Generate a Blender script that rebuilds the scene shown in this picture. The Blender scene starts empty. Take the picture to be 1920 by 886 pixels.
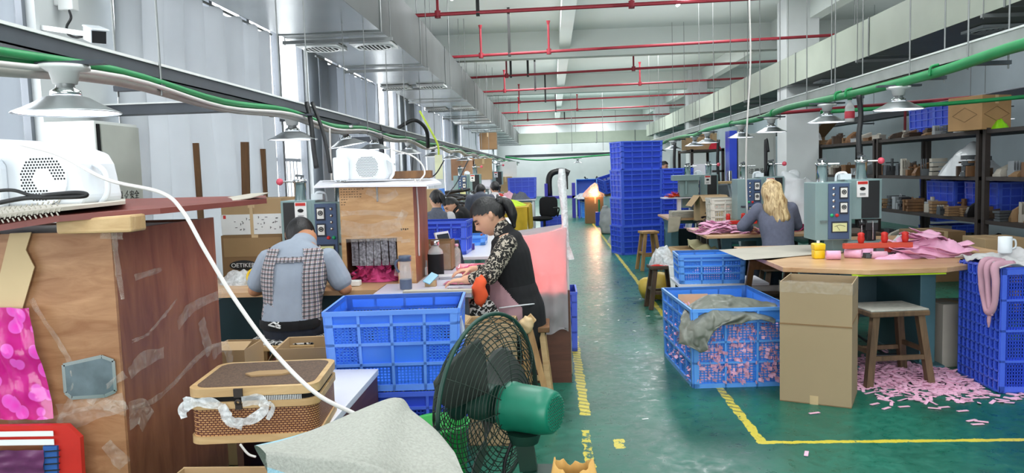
import bpy, bmesh, math, random
from mathutils import Vector, Matrix, noise
random.seed(7)
C = bpy.context.scene.collection
PI = math.pi
V = Vector

# ---------------------------------------------------------------- camera
CAM_H, F_PX = 1.5, 1440.0
CAM_R = Matrix.Rotation(math.radians(3.11), 3, 'Z') @ Matrix.Rotation(math.radians(90 - 4.795), 3, 'X') @ Matrix.Rotation(math.radians(-1.7), 3, 'Z')
def at(px, py, x=None, y=None, z=None):
    """the point of the place seen at a pixel of the photograph, on the plane x=, y= or z="""
    d = CAM_R @ V(((px - 960) / F_PX, -(py - 443) / F_PX, -1))
    t = x / d.x if x is not None else y / d.y if y is not None else (z - CAM_H) / d.z
    return V((d.x * t, d.y * t, CAM_H + d.z * t))

# ---------------------------------------------------------------- materials
def lin(h):
    h = h.lstrip('#')
    r = []
    for i in (0, 2, 4):
        c = int(h[i:i + 2], 16) / 255
        r.append(c / 12.92 if c <= .04045 else ((c + .055) / 1.055) ** 2.4)
    return tuple(r) + (1,)
def nmat(name):
    m = bpy.data.materials.new(name); m.use_nodes = True
    nt = m.node_tree; b = nt.nodes['Principled BSDF']
    return m, nt, b
def ramp(nt, fac, c1, c2, p1=.3, p2=.7):
    r = nt.nodes.new('ShaderNodeValToRGB')
    r.color_ramp.elements[0].color, r.color_ramp.elements[1].color = c1, c2
    r.color_ramp.elements[0].position, r.color_ramp.elements[1].position = p1, p2
    nt.links.new(fac, r.inputs[0]); return r
def texco(nt, scale=(1, 1, 1), kind='Object', rot=(0, 0, 0)):
    t = nt.nodes.new('ShaderNodeTexCoord'); mp = nt.nodes.new('ShaderNodeMapping')
    mp.inputs['Scale'].default_value = scale; mp.inputs['Rotation'].default_value = rot
    nt.links.new(t.outputs[kind], mp.inputs[0]); return mp.outputs[0]
def noisetex(nt, co, scale=5, detail=3, rough=.5, dist=0):
    n = nt.nodes.new('ShaderNodeTexNoise')
    n.inputs['Scale'].default_value = scale; n.inputs['Detail'].default_value = detail
    n.inputs['Roughness'].default_value = rough; n.inputs['Distortion'].default_value = dist
    nt.links.new(co, n.inputs['Vector']); return n.outputs[0]
def bumpn(nt, b, h, s=.3, d=.01):
    bp = nt.nodes.new('ShaderNodeBump'); bp.inputs['Strength'].default_value = s; bp.inputs['Distance'].default_value = d
    nt.links.new(h, bp.inputs['Height']); nt.links.new(bp.outputs[0], b.inputs['Normal'])
def shade(c, k):
    return tuple(min(1, max(0, v * k)) for v in c[:3]) + (1,)
def mat(name, hexc, rough=.5, metal=0, var=.12, scale=6, bump=0, bscale=40, alpha=1, trans=0, emit=0, stretch=(1, 1, 1), sheen=0, sss=0):
    m, nt, b = nmat(name)
    c = lin(hexc)
    co = texco(nt, stretch)
    n = noisetex(nt, co, scale, 4)
    r = ramp(nt, n, shade(c, 1 - var), shade(c, 1 + var))
    nt.links.new(r.outputs[0], b.inputs['Base Color'])
    b.inputs['Roughness'].default_value = rough; b.inputs['Metallic'].default_value = metal
    if bump:
        bumpn(nt, b, noisetex(nt, co, bscale, 3), bump)
    if alpha < 1: b.inputs['Alpha'].default_value = alpha
    if trans: b.inputs['Transmission Weight'].default_value = trans
    if sss: b.inputs['Subsurface Weight'].default_value = sss; b.inputs['Subsurface Radius'].default_value = (.02, .008, .004)
    if emit:
        b.inputs['Emission Color'].default_value = c; b.inputs['Emission Strength'].default_value = emit
    return m
def woodm(name, c1, c2, rough=.55, stretch=(1.2, 1.2, 14), scale=3, bump=.1, fine=None):
    m, nt, b = nmat(name)
    co = texco(nt, stretch)
    n = noisetex(nt, co, scale, 6, .62, .9)
    r = ramp(nt, n, lin(c1), lin(c2), .28, .72)
    blot = noisetex(nt, texco(nt, (1, 1, 1)), 3, 3)
    mx = nt.nodes.new('ShaderNodeMixRGB'); mx.blend_type = 'MULTIPLY'; mx.inputs[0].default_value = .35
    rr = ramp(nt, blot, (.55, .5, .48, 1), (1, 1, 1, 1), .3, .65)
    nt.links.new(r.outputs[0], mx.inputs[1]); nt.links.new(rr.outputs[0], mx.inputs[2])
    nt.links.new(mx.outputs[0], b.inputs['Base Color'])
    b.inputs['Roughness'].default_value = rough
    bumpn(nt, b, n, bump)
    return m
def film(name, hexc='#f4f6f8', alpha=.35, rough=.15, bump=.8, bscale=25):
    """thin crumpled see-through plastic"""
    m, nt, b = nmat(name)
    b.inputs['Base Color'].default_value = lin(hexc); b.inputs['Roughness'].default_value = rough
    co = texco(nt)
    n = noisetex(nt, co, bscale, 4, .6, 1.2)
    bumpn(nt, b, n, bump, .02)
    r = ramp(nt, n, (alpha * .55,) * 3 + (1,), (min(1, alpha * 1.9),) * 3 + (1,), .35, .75)
    nt.links.new(r.outputs[0], b.inputs['Alpha'])
    return m
def clearm(name, hexc='#ffffff', a=.25, rough=.05):
    m, nt, b = nmat(name)
    b.inputs['Base Color'].default_value = lin(hexc); b.inputs['Roughness'].default_value = rough; b.inputs['Alpha'].default_value = a
    n = noisetex(nt, texco(nt), 6, 2); r = ramp(nt, n, (a * .8,) * 3 + (1,), (a * 1.2,) * 3 + (1,))
    nt.links.new(r.outputs[0], b.inputs['Alpha'])
    return m
def clothm(name, hexc, trans=.35, var=.1, scale=5, rough=.8):
    m, nt, b = nmat(name)
    c = lin(hexc)
    n = noisetex(nt, texco(nt), scale, 4)
    r = ramp(nt, n, shade(c, 1 - var), shade(c, 1 + var))
    nt.links.new(r.outputs[0], b.inputs['Base Color']); b.inputs['Roughness'].default_value = rough
    tr = nt.nodes.new('ShaderNodeBsdfTranslucent'); nt.links.new(r.outputs[0], tr.inputs[0])
    mx = nt.nodes.new('ShaderNodeMixShader'); mx.inputs[0].default_value = trans
    nt.links.new(b.outputs[0], mx.inputs[1]); nt.links.new(tr.outputs[0], mx.inputs[2])
    nt.links.new(mx.outputs[0], nt.nodes['Material Output'].inputs[0])
    return m

# ---------------------------------------------------------------- mesh builder
def catmull(pts, k=6):
    pts = [V(p) for p in pts]
    if len(pts) < 3: 
        return [pts[0].lerp(pts[-1], i / k) for i in range(k + 1)]
    out = []
    P = [pts[0] * 2 - pts[1]] + pts + [pts[-1] * 2 - pts[-2]]
    for i in range(1, len(P) - 2):
        a, b, c, d = P[i - 1:i + 3]
        for j in range(k):
            t = j / k
            out.append(.5 * ((2 * b) + (c - a) * t + (2 * a - 5 * b + 4 * c - d) * t * t + (3 * b - a - 3 * c + d) * t ** 3))
    out.append(pts[-1]); return out
def lerpl(vals, n):
    """n samples of a piecewise linear list"""
    o = []
    for i in range(n):
        t = i / (n - 1) * (len(vals) - 1); k = min(int(t), len(vals) - 2); f = t - k
        f = f * f * (3 - 2 * f)
        a, b = vals[k], vals[k + 1]
        o.append(tuple(x + (y - x) * f for x, y in zip(a, b)) if isinstance(a, tuple) else a + (b - a) * f)
    return o
class MB:
    def __init__(s): s.v, s.f, s.mi, s.sm = [], [], [], []
    def add(s, vs, fs, mi=0, sm=False):
        b = len(s.v); s.v += [V(v) for v in vs]
        for f in fs: s.f.append(tuple(b + i for i in f)); s.mi.append(mi); s.sm.append(sm)
        return s
    def box(s, x0, x1, y0, y1, z0, z1, M=None, mi=0):
        vs = [V((x, y, z)) for z in (z0, z1) for y in (y0, y1) for x in (x0, x1)]
        if M is not None: vs = [M @ v for v in vs]
        return s.add(vs, [(0, 2, 3, 1), (4, 5, 7, 6), (0, 1, 5, 4), (2, 6, 7, 3), (0, 4, 6, 2), (1, 3, 7, 5)], mi)
    def bc(s, c, d, M=None, mi=0):
        return s.box(c[0] - d[0] / 2, c[0] + d[0] / 2, c[1] - d[1] / 2, c[1] + d[1] / 2, c[2] - d[2] / 2, c[2] + d[2] / 2, M, mi)
    def hexa(s, lo, hi, mi=0):
        """a block between two quads of four corners each, in the same turning order"""
        return s.add(list(lo) + list(hi), [(3, 2, 1, 0), (4, 5, 6, 7), (0, 1, 5, 4), (1, 2, 6, 5), (2, 3, 7, 6), (3, 0, 4, 7)], mi)
    def bar(s, p, q, w, h=None, up=(0, 0, 1), mi=0):
        p, q = V(p), V(q); h = h or w; t = (q - p).normalized(); u = V(up)
        if abs(t.dot(u)) > .95: u = V((0, 1, 0))
        a = t.cross(u).normalized(); b = a.cross(t)
        lo = [p + a * (i * w / 2) + b * (j * h / 2) for i, j in ((-1, -1), (1, -1), (1, 1), (-1, 1))]
        return s.hexa(lo, [x + (q - p) for x in lo], mi)
    def cyl(s, p, q, r0, r1=None, n=16, mi=0, cap=True, sm=True):
        p, q = V(p), V(q); r1 = r0 if r1 is None else r1
        t = (q - p).normalized(); a = t.orthogonal().normalized(); b = t.cross(a)
        r = lambda c, R: [c + (a * math.cos(2 * PI * i / n) + b * math.sin(2 * PI * i / n)) * R for i in range(n)]
        s.add(r(p, r0) + r(q, r1), [(i, (i + 1) % n, n + (i + 1) % n, n + i) for i in range(n)], mi, sm)
        if cap:
            s.add(r(p, r0), [tuple(range(n))[::-1]], mi); s.add(r(q, r1), [tuple(range(n))], mi)
        return s
    def tube(s, pts, r, n=8, k=6, mi=0, smooth=True):
        pts = catmull(pts, k) if smooth else [V(p) for p in pts]
        rs = lerpl(list(r), len(pts)) if isinstance(r, (list, tuple)) else [r] * len(pts)
        rings = []; a = None
        for i, p in enumerate(pts):
            t = (pts[min(i + 1, len(pts) - 1)] - pts[max(i - 1, 0)])
            t = t.normalized() if t.length > 1e-9 else V((0, 0, 1))
            a = t.orthogonal().normalized() if a is None else (a - t * a.dot(t)).normalized()
            b = t.cross(a)
            rings += [p + (a * math.cos(2 * PI * j / n) + b * math.sin(2 * PI * j / n)) * rs[i] for j in range(n)]
        m = len(pts)
        fs = [(i * n + j, i * n + (j + 1) % n, (i + 1) * n + (j + 1) % n, (i + 1) * n + j) for i in range(m - 1) for j in range(n)]
        fs += [tuple(range(n))[::-1], tuple((m - 1) * n + j for j in range(n))]
        return s.add(rings, fs, mi, True)
    def limb(s, pts, radii, side=(1, 0, 0), n=16, k=5):
        """a closed, rounded, tapering body of elliptical section; radii are (along side, across)"""
        pts = catmull(pts, k); m = len(pts); side = V(side)
        rs = lerpl([r if isinstance(r, tuple) else (r, r) for r in radii], m)
        ring, R = [], []
        for i, p in enumerate(pts):
            t = (pts[min(i + 1, m - 1)] - pts[max(i - 1, 0)]).normalized()
            a = side - t * side.dot(t)
            a = a.normalized() if a.length > .05 else t.orthogonal().normalized()
            ring.append((p, a, t.cross(a), t)); R.append(rs[i])
        seq = []
        for q in (.96, .8, .5):
            p, a, b, t = ring[0]
            seq.append((p - t * min(R[0]) * q, a, b, R[0], math.sqrt(1 - q * q)))
        for (p, a, b, t), r in zip(ring, R): seq.append((p, a, b, r, 1))
        for q in (.5, .8, .96):
            p, a, b, t = ring[-1]
            seq.append((p + t * min(R[-1]) * q, a, b, R[-1], math.sqrt(1 - q * q)))
        vs = [p + (a * math.cos(2 * PI * j / n) * r[0] + b * math.sin(2 * PI * j / n) * r[1]) * f for p, a, b, r, f in seq for j in range(n)]
        M = len(seq)
        fs = [(i * n + j, i * n + (j + 1) % n, (i + 1) * n + (j + 1) % n, (i + 1) * n + j) for i in range(M - 1) for j in range(n)]
        fs += [tuple(range(n))[::-1], tuple((M - 1) * n + j for j in range(n))]
        return s.add(vs, fs, 0, True)
    def lathe(s, prof, c=(0, 0, 0), n=32, M=None, mi=0, sm=True, close=False):
        c = V(c); vs = []
        for r, z in prof:
            for j in range(n):
                p = V((r * math.cos(2 * PI * j / n), r * math.sin(2 * PI * j / n), z))
                vs.append((M @ p if M is not None else p) + c)
        m = len(prof)
        fs = [(i * n + j, i * n + (j + 1) % n, (i + 1) * n + (j + 1) % n, (i + 1) * n + j) for i in range(m - 1) for j in range(n)]
        s.add(vs, fs, mi, sm)
        if close:
            s.add(vs[:n], [tuple(range(n))[::-1]], mi); s.add(vs[-n:], [tuple(range(n))], mi)
        return s
    def ell(s, c, r, M=None, n=20, m=12, mi=0, fn=None):
        c = V(c); r = (r, r, r) if not isinstance(r, (tuple, list)) else r; vs = []
        for i in range(m + 1):
            th = PI * i / m
            for j in range(n):
                ph = 2 * PI * j / n
                p = V((math.sin(th) * math.cos(ph) * r[0], math.sin(th) * math.sin(ph) * r[1], math.cos(th) * r[2]))
                if fn: p = fn(p)
                vs.append((M @ p if M is not None else p) + c)
        return s.add(vs, [(i * n + j, (i + 1) * n + j, (i + 1) * n + (j + 1) % n, i * n + (j + 1) % n) for i in range(m) for j in range(n)], mi, True)
    def grid(s, fn, nu, nv, mi=0, sm=True, cu=False):
        vs = [fn(i / nu, j / nv) for j in range(nv + 1) for i in range(nu + 1)]
        w = nu + 1
        return s.add(vs, [(j * w + i, j * w + i + 1, (j + 1) * w + i + 1, (j + 1) * w + i) for j in range(nv) for i in range(nu)], mi, sm)
    def prism(s, poly, d0, d1, M=None, mi=0):
        """polygon in local xz, thick along y from d0 to d1"""
        n = len(poly); vs = [V((x, d0, z)) for x, z in poly] + [V((x, d1, z)) for x, z in poly]
        if M is not None: vs = [M @ v for v in vs]
        return s.add(vs, [tuple(range(n)), tuple(range(n, 2 * n))[::-1]] + [(i, n + i, n + (i + 1) % n, (i + 1) % n) for i in range(n)], mi)
    def xf(s, M):
        s.v = [M @ v for v in s.v]; return s
    def build(s, name, mats, parent=None, bevel=0, solid=0, subd=0, world=False):
        me = bpy.data.meshes.new(name)
        vs = s.v; loc = V((0, 0, 0))
        if parent is None and vs:
            xs = [v.x for v in vs]; ys = [v.y for v in vs]
            loc = V(((min(xs) + max(xs)) / 2, (min(ys) + max(ys)) / 2, min(v.z for v in vs)))
            vs = [v - loc for v in vs]
        elif world and parent is not None:
            r = parent
            while r.parent: r = r.parent
            Mi = (Matrix.Translation(r.location) @ r.rotation_euler.to_matrix().to_4x4()).inverted()
            vs = [Mi @ v for v in vs]
        me.from_pydata([tuple(v) for v in vs], [], s.f)
        if not isinstance(mats, (list, tuple)): mats = [mats]
        for m in mats: me.materials.append(m)
        me.polygons.foreach_set('material_index', s.mi)
        me.polygons.foreach_set('use_smooth', s.sm)
        me.validate(); me.update()
        o = bpy.data.objects.new(name, me); C.objects.link(o); o.location = loc
        if parent is not None: o.parent = parent
        if bevel:
            b = o.modifiers.new('soft', 'BEVEL'); b.width = bevel; b.segments = 2; b.limit_method = 'ANGLE'
        if solid:
            b = o.modifiers.new('thick', 'SOLIDIFY'); b.thickness = solid; b.offset = 0
        if subd:
            b = o.modifiers.new('sub', 'SUBSURF'); b.levels = b.render_levels = subd
        return o
def tag(o, label, cat, group=None, kind=None):
    o['label'] = label; o['category'] = cat
    if group: o['group'] = group
    if kind: o['kind'] = kind
    return o
def thing(name, label, cat, loc=(0, 0, 0), rz=0, group=None):
    o = bpy.data.objects.new(name, None); C.objects.link(o); o.empty_display_size = .1
    o.location = loc; o.rotation_euler = (0, 0, rz)
    return tag(o, label, cat, group)
def struct(o, label=None):
    o['kind'] = 'structure'
    if label: o['label'] = label
    return o
def copy_tree(o, parent=None):
    c = o.copy(); C.objects.link(c)
    if parent is not None: c.parent = parent
    for ch in [x for x in bpy.data.objects if x.parent == o]: copy_tree(ch, c)
    return c
def dup(o, loc, rz=0, label=None, group=None):
    c = copy_tree(o); c.location = loc; c.rotation_euler = (0, 0, rz)
    if label: c['label'] = label
    if group: c['group'] = group
    elif 'group' in c: del c['group']
    return c
def RZ(a): return Matrix.Rotation(a, 4, 'Z')
def RX(a): return Matrix.Rotation(a, 4, 'X')
def RY(a): return Matrix.Rotation(a, 4, 'Y')
def TR(*a): return Matrix.Translation(V(a if len(a) == 3 else a[0]))
def nz(p, s=1.0, o=0): return noise.noise(V((p[0] * s + o, p[1] * s + o * 1.7, p[2] * s - o * .6)))
def text(name, body, M, size, m, parent, world=True, extrude=.0006):
    cu = bpy.data.curves.new(name, 'FONT'); cu.body = body; cu.size = size; cu.align_x = 'CENTER'; cu.align_y = 'CENTER'; cu.extrude = extrude
    t = bpy.data.objects.new(name, cu); C.objects.link(t)
    bpy.context.view_layer.update()
    me = bpy.data.meshes.new_from_object(t.evaluated_get(bpy.context.evaluated_depsgraph_get()))
    mb = MB(); mb.add([M @ v.co for v in me.vertices], [tuple(p.vertices) for p in me.polygons])
    bpy.data.objects.remove(t)
    return mb.build(name, m, parent, world=world)
def heap(mb, c, rx, ry, h, seed=0, amp=.25, fr=9, nu=36, nv=36, p=1.6, rot=0):
    """a crumpled mound lying on z=c.z"""
    c = V(c); ca, sa = math.cos(rot), math.sin(rot)
    def fn(u, v):
        x, y = (u * 2 - 1), (v * 2 - 1)
        r = math.sqrt(x * x + y * y)
        # square -> disc
        k = max(abs(x), abs(y)) / r if r > 1e-6 else 1
        x, y = x * k, y * k; r = min(1, math.sqrt(x * x + y * y))
        w = 1 + .18 * nz((x * 1.3, y * 1.3, seed), 1)
        q = V((x * rx * w, y * ry * w, 0))
        z = h * (1 - r ** p) 
        e = (1 - r ** 4)
        z += e * h * amp * (nz((q.x, q.y, seed * 3.1), fr) + .6 * abs(nz((q.x, q.y, seed + 9), fr * 2.3)))
        q = V((q.x * ca - q.y * sa, q.x * sa + q.y * ca, max(z, 0)))
        q.x += e * amp * .25 * h * nz((q.x, q.y, seed + 5), fr * 1.4)
        return c + q
    mb.grid(fn, nu, nv); return mb
def sheet(mb, a, b, c, d, sag=0, amp=.01, fr=8, seed=0, nu=24, nv=24, nrm=(0, 0, 1)):
    """cloth between corners a b (near edge) and d c (far edge), with wrinkles along nrm"""
    a, b, c, d, nrm = V(a), V(b), V(c), V(d), V(nrm).normalized()
    def fn(u, v):
        p = (a.lerp(b, u)).lerp(d.lerp(c, u), v)
        e = amp * (nz(p, fr, seed) + .5 * nz(p, fr * 2.2, seed + 4))
        return p + nrm * (e - sag * (1 - (2 * u - 1) ** 2) * (1 - (2 * v - 1) ** 2))
    mb.grid(fn, nu, nv); return mb
# ---------------------------------------------------------------- the materials
K = {}
K['wall'] = mat('wall_paint', '#d6dadb', .8, var=.05, scale=1.5)
K['wall_right'] = mat('wall_right_paint', '#98a3aa', .8, var=.06, scale=1.5)
K['ceil'] = mat('ceiling_paint', '#d3dad6', .85, var=.03, scale=1)
K['galv'] = mat('galvanised_sheet', '#cfd2d2', .27, .8, var=.12, scale=1.5, bump=.04, bscale=3)  # lighter copy for the duct underside, its reflections put into the colour
K['galv_side'] = mat('galvanised_side', '#5d6262', .6, .2, var=.18, scale=1.2, bump=.05, bscale=3)  # same sheet darkened: the shade of the duct sides is in the colour
K['galv_dark'] = mat('galvanised_edge', '#7f8484', .4, .8, var=.1)
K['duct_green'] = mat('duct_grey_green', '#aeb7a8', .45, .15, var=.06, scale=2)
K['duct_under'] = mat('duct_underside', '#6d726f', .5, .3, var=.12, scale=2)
K['tray_dark'] = mat('tray_dark_grey', '#4b5058', .5, .2, var=.1)
K['tray_pale'] = mat('tray_pale_grey', '#a9acab', .5, .2, var=.1)
K['white_metal'] = mat('white_painted_metal', '#e9ebea', .4, 0, var=.03)
K['cable_green'] = mat('green_cable', '#1d8a4e', .5, var=.12)
K['cable_grey'] = mat('grey_cable', '#b3b0aa', .55, var=.1)
K['cable_white'] = mat('white_cable', '#cfcbc8', .45, var=.04)
K['cable_black'] = mat('black_cable', '#17181b', .5, var=.2)
K['pipe_red'] = mat('red_pipe', '#8f2230', .5, var=.12)
K['pipe_black'] = mat('black_hanger', '#1b1c1d', .6, var=.2)
K['rod'] = mat('threaded_rod', '#8d9090', .4, .7, var=.1)
K['chrome'] = mat('chrome', '#c9cccd', .16, 1, var=.05)
K['lamp_alu'] = mat('lamp_aluminium', '#b4b9bc', .3, .75, var=.06)
K['lamp_glow'] = mat('lamp_led_face', '#eef4ff', .5, emit=3.2, var=0)
K['tube_glow'] = mat('fluorescent_tube', '#f6faff', .5, emit=14, var=0)
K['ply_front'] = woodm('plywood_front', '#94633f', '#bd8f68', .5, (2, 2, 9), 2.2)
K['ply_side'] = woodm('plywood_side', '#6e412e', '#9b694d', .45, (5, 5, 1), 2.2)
K['ply_warm'] = woodm('plywood_warm', '#b08355', '#d4ab7c', .5, (1.5, 1.5, 8), 2.5)
K['red_board'] = mat('red_brown_board', '#7c4039', .5, var=.18, scale=5)
K['brown_board'] = woodm('brown_board', '#4a2a1f', '#6c4131', .5, (1, 1, 8), 2)
K['wood'] = woodm('raw_wood', '#8f6a41', '#c29b68', .65, (9, 9, 1), 2)
K['wood_dark'] = woodm('dark_worn_wood', '#33261e', '#5b4532', .6, (9, 9, 1), 2)
K['wood_worn'] = woodm('worn_grey_wood', '#4a3a2a', '#7c6247', .65, (9, 9, 1), 3)
K['wood_mid'] = woodm('brown_wood', '#5e4027', '#8b6239', .6, (9, 9, 1), 2)
K['wood_pale'] = woodm('pale_wood', '#b79262', '#d8b888', .55, (2, 9, 9), 2)
K['table_wood'] = woodm('table_wood', '#b98a5e', '#d9b58c', .35, (1, 6, 6), 1.5)
K['card'] = mat('cardboard', '#b0936d', .8, var=.07, scale=3)
K['card_dark'] = mat('cardboard_dark', '#8a6c4b', .8, var=.1, scale=3)
K['card_in'] = mat('cardboard_inside', '#a1835d', .85, var=.1, scale=3)
K['card_grey'] = mat('grey_cardboard', '#b4aea2', .8, var=.07, scale=4)
K['card_pale'] = mat('pale_cardboard', '#cdb48c', .8, var=.06, scale=3)
K['tape'] = film('clear_tape', '#f3e8da', .16, .12, .9, 22)
K['tape_buff'] = mat('buff_tape', '#cdb187', .5, var=.08)
K['film'] = film('clear_film', '#f4f6f8', .4)
K['film_milky'] = film('milky_film', '#eef1f4', .75, .25, .8, 14)
K['sack_white'] = mat('white_plastic_sack', '#e4e8ec', .35, var=.06, bump=.5, bscale=12)
K['bag_grey'] = mat('translucent_grey_bag', '#c9ced2', .3, var=.1, bump=.6, bscale=18)
K['blue'] = mat('blue_plastic', '#3f80f4', .32, var=.06, scale=3)
K['blue_deep'] = mat('deep_blue_plastic', '#324fd4', .35, var=.08, scale=3)
K['blue_sky'] = mat('sky_blue_plastic', '#3d8cf0', .35, var=.06, scale=3)
K['rib_blue'] = mat('blue_plastic_rib', '#6a9dfa', .28, var=.05)  # lighter rib blues: light caught on thin edges is painted in
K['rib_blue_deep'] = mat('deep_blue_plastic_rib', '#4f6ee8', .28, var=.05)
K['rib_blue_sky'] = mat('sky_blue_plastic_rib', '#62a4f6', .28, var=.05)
K['white_plastic'] = mat('white_plastic', '#e3e9ee', .35, var=.03)
K['grey_plastic'] = mat('grey_plastic', '#9aa0a4', .4, var=.06)
K['black_plastic'] = mat('black_plastic', '#16171a', .4, var=.2)
K['black_hole'] = mat('dark_opening', '#0b0b0c', .9, var=.1)
K['laminate'] = mat('white_laminate', '#e4e3ea', .3, var=.03)
K['laminate_lav'] = mat('lavender_white_laminate', '#cfcede', .25, var=.03)
K['teal'] = mat('teal_machine_paint', '#4a737d', .5, var=.12, scale=4)
K['teal_dark'] = mat('dark_teal_paint', '#274650', .5, var=.15, scale=4)
K['mach'] = mat('grey_green_machine', '#7f9899', .38, var=.06, scale=3)
K['panel_blue'] = mat('control_panel_blue', '#44587a', .4, var=.08)
K['panel_dark'] = mat('control_panel_dark', '#1f2532', .4, var=.1)
K['dial_white'] = mat('dial_white', '#e8e8e4', .4, var=.02)
K['gauge'] = mat('gauge_cream', '#d6d9a0', .4, var=.04)
K['red'] = mat('red_paint', '#c4281f', .4, var=.1)
K['red_orange'] = mat('red_press_bar', '#c64a35', .5, var=.12)
K['red_ball'] = mat('pink_red_ball', '#e25a6e', .3, var=.05)
K['green_btn'] = mat('green_button', '#19a56d', .3, var=.05)
K['iron'] = mat('dark_rack_iron', '#38302c', .6, .2, var=.2)
K['iron_grey'] = mat('grey_iron', '#5b6064', .5, .5, var=.15)
K['fan_green'] = mat('fan_green_paint', '#0d6e56', .4, var=.25, scale=9)
K['fan_dark'] = mat('fan_dark_green', '#123a2f', .5, var=.2)
K['fan_wire'] = mat('fan_guard_wire', '#23322a', .5, .3, var=.2)
K['fan_blade'] = mat('fan_blade_grey', '#3b403d', .5, .1, var=.2)
K['pink'] = clothm('pink_fabric', '#fab9d8', .12, .12, 12)
K['pink_hot'] = clothm('hot_pink_fabric', '#e0508f', .2, .2, 14)
K['pink_strip'] = mat('pink_strips', '#f2b6d2', .6, var=.2, scale=30)
K['pink_pale'] = clothm('pale_pink_fabric', '#f3c3d8', .3, .08, 12)
K['white_cloth'] = clothm('white_cloth', '#e6e6ea', .3, .06)
K['grey_sack'] = mat('grey_woven_sack', '#a9aaa2', .9, var=.08, scale=4, bump=.25, bscale=220)
K['sack_dark'] = mat('dark_grey_sack', '#7d7f80', .85, var=.15, scale=5, bump=.2, bscale=150)
K['tarp'] = mat('grey_tarp', '#696d64', .4, var=.18, scale=5, bump=.35, bscale=25)
K['yellow'] = mat('yellow_plastic', '#e8c216', .35, var=.06)
K['yellow_cloth'] = clothm('yellow_cloth', '#d9b233', .2, .12)
K['lime_cloth'] = clothm('lime_cloth', '#c9ec2e', .25, .1)
K['orange_cloth'] = mat('orange_cloth', '#e0552b', .8, var=.15)
K['kraft'] = mat('kraft_paper', '#c79a54', .7, var=.12, bump=.3, bscale=12)
K['skin'] = mat('skin', '#d8a588', .55, var=.05, scale=14, sss=.08)
K['skin_tan'] = mat('skin_tan', '#b37d5c', .55, var=.05, scale=14, sss=.08)
K['hair'] = mat('black_hair', '#121012', .5, var=.6, scale=60, stretch=(1, 1, .12), bump=.5, bscale=90)
K['paper'] = mat('white_paper', '#e9eaea', .7, var=.03)
K['denim'] = mat('dark_denim', '#1d2330', .85, var=.25, scale=20)
K['black_cloth'] = mat('black_knit', '#101014', .9, var=.25, scale=30)
K['grey_cloth'] = mat('grey_jacket_cloth', '#5a5e6b', .9, var=.14, scale=40)
K['tshirt'] = mat('grey_tshirt', '#8f98a6', .9, var=.08, scale=10)
K['slate_cloth'] = mat('slate_knit', '#676a7d', .9, var=.1, scale=25)
K['ink'] = mat('black_ink', '#111113', .6, var=.1)
K['white_ink'] = mat('white_ink', '#eeeeee', .6, var=.02)

def plaid(name):
    m, nt, b = nmat(name)
    co = texco(nt, (1, 1, 1))
    sp = nt.nodes.new('ShaderNodeSeparateXYZ'); nt.links.new(co, sp.inputs[0])
    def stripe(sock, f, th, ph=0):
        a = nt.nodes.new('ShaderNodeMath'); a.operation = 'MULTIPLY_ADD'; a.inputs[1].default_value = f; a.inputs[2].default_value = ph; nt.links.new(sock, a.inputs[0])
        s = nt.nodes.new('ShaderNodeMath'); s.operation = 'FRACT'; nt.links.new(a.outputs[0], s.inputs[0])
        g = nt.nodes.new('ShaderNodeMath'); g.operation = 'LESS_THAN'; g.inputs[1].default_value = th; nt.links.new(s.outputs[0], g.inputs[0]); return g.outputs[0]
    base = lin('#dcd8d4')
    prev = None
    col = nt.nodes.new('ShaderNodeRGB'); col.outputs[0].default_value = base; prev = col.outputs[0]
    for sock, f, th, ph, c, k in ((sp.outputs[0], 40, .5, 0, '#1d1b2c', .72), (sp.outputs[2], 40, .5, 0, '#1d1b2c', .72), (sp.outputs[0], 40, .14, .3, '#3f3a66', .8), (sp.outputs[2], 40, .14, .3, '#7a3746', .8)):
        mx = nt.nodes.new('ShaderNodeMixRGB'); nt.links.new(prev, mx.inputs[1]); mx.inputs[2].default_value = lin(c)
        s = stripe(sock, f, th, ph); ml = nt.nodes.new('ShaderNodeMath'); ml.operation = 'MULTIPLY'; ml.inputs[1].default_value = k
        nt.links.new(s, ml.inputs[0]); nt.links.new(ml.outputs[0], mx.inputs[0]); prev = mx.outputs[0]
    nt.links.new(prev, b.inputs['Base Color']); b.inputs['Roughness'].default_value = .9
    return m
K['plaid'] = plaid('plaid_cloth')
def leopard(name, c1='#0d0c0d', c2='#b3a899', sc=72):
    m, nt, b = nmat(name)
    vo = nt.nodes.new('ShaderNodeTexVoronoi'); vo.inputs['Scale'].default_value = sc; vo.feature = 'F1'
    co = texco(nt); n = noisetex(nt, co, 20, 2)
    mx = nt.nodes.new('ShaderNodeMixRGB'); mx.inputs[0].default_value = .04; nt.links.new(co, mx.inputs[1])
    nn = nt.nodes.new('ShaderNodeTexNoise'); nn.inputs['Scale'].default_value = 25; nt.links.new(co, nn.inputs['Vector']); nt.links.new(nn.outputs[1], mx.inputs[2])
    nt.links.new(mx.outputs[0], vo.inputs['Vector'])
    r = nt.nodes.new('ShaderNodeValToRGB'); e = r.color_ramp.elements
    e[0].position, e[0].color = .0, lin('#8d8378'); e[1].position, e[1].color = .22, lin(c1)
    x = e.new(.55); x.color = lin(c1); x = e.new(.62); x.color = lin(c2)
    r.color_ramp.interpolation = 'LINEAR'
    nt.links.new(vo.outputs['Distance'], r.inputs[0]); nt.links.new(r.outputs[0], b.inputs['Base Color']); b.inputs['Roughness'].default_value = .85
    return m
K['leopard'] = leopard('leopard_print')
K['print_bw'] = leopard('black_white_print', '#101010', '#d8d6d2', 60)
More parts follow.
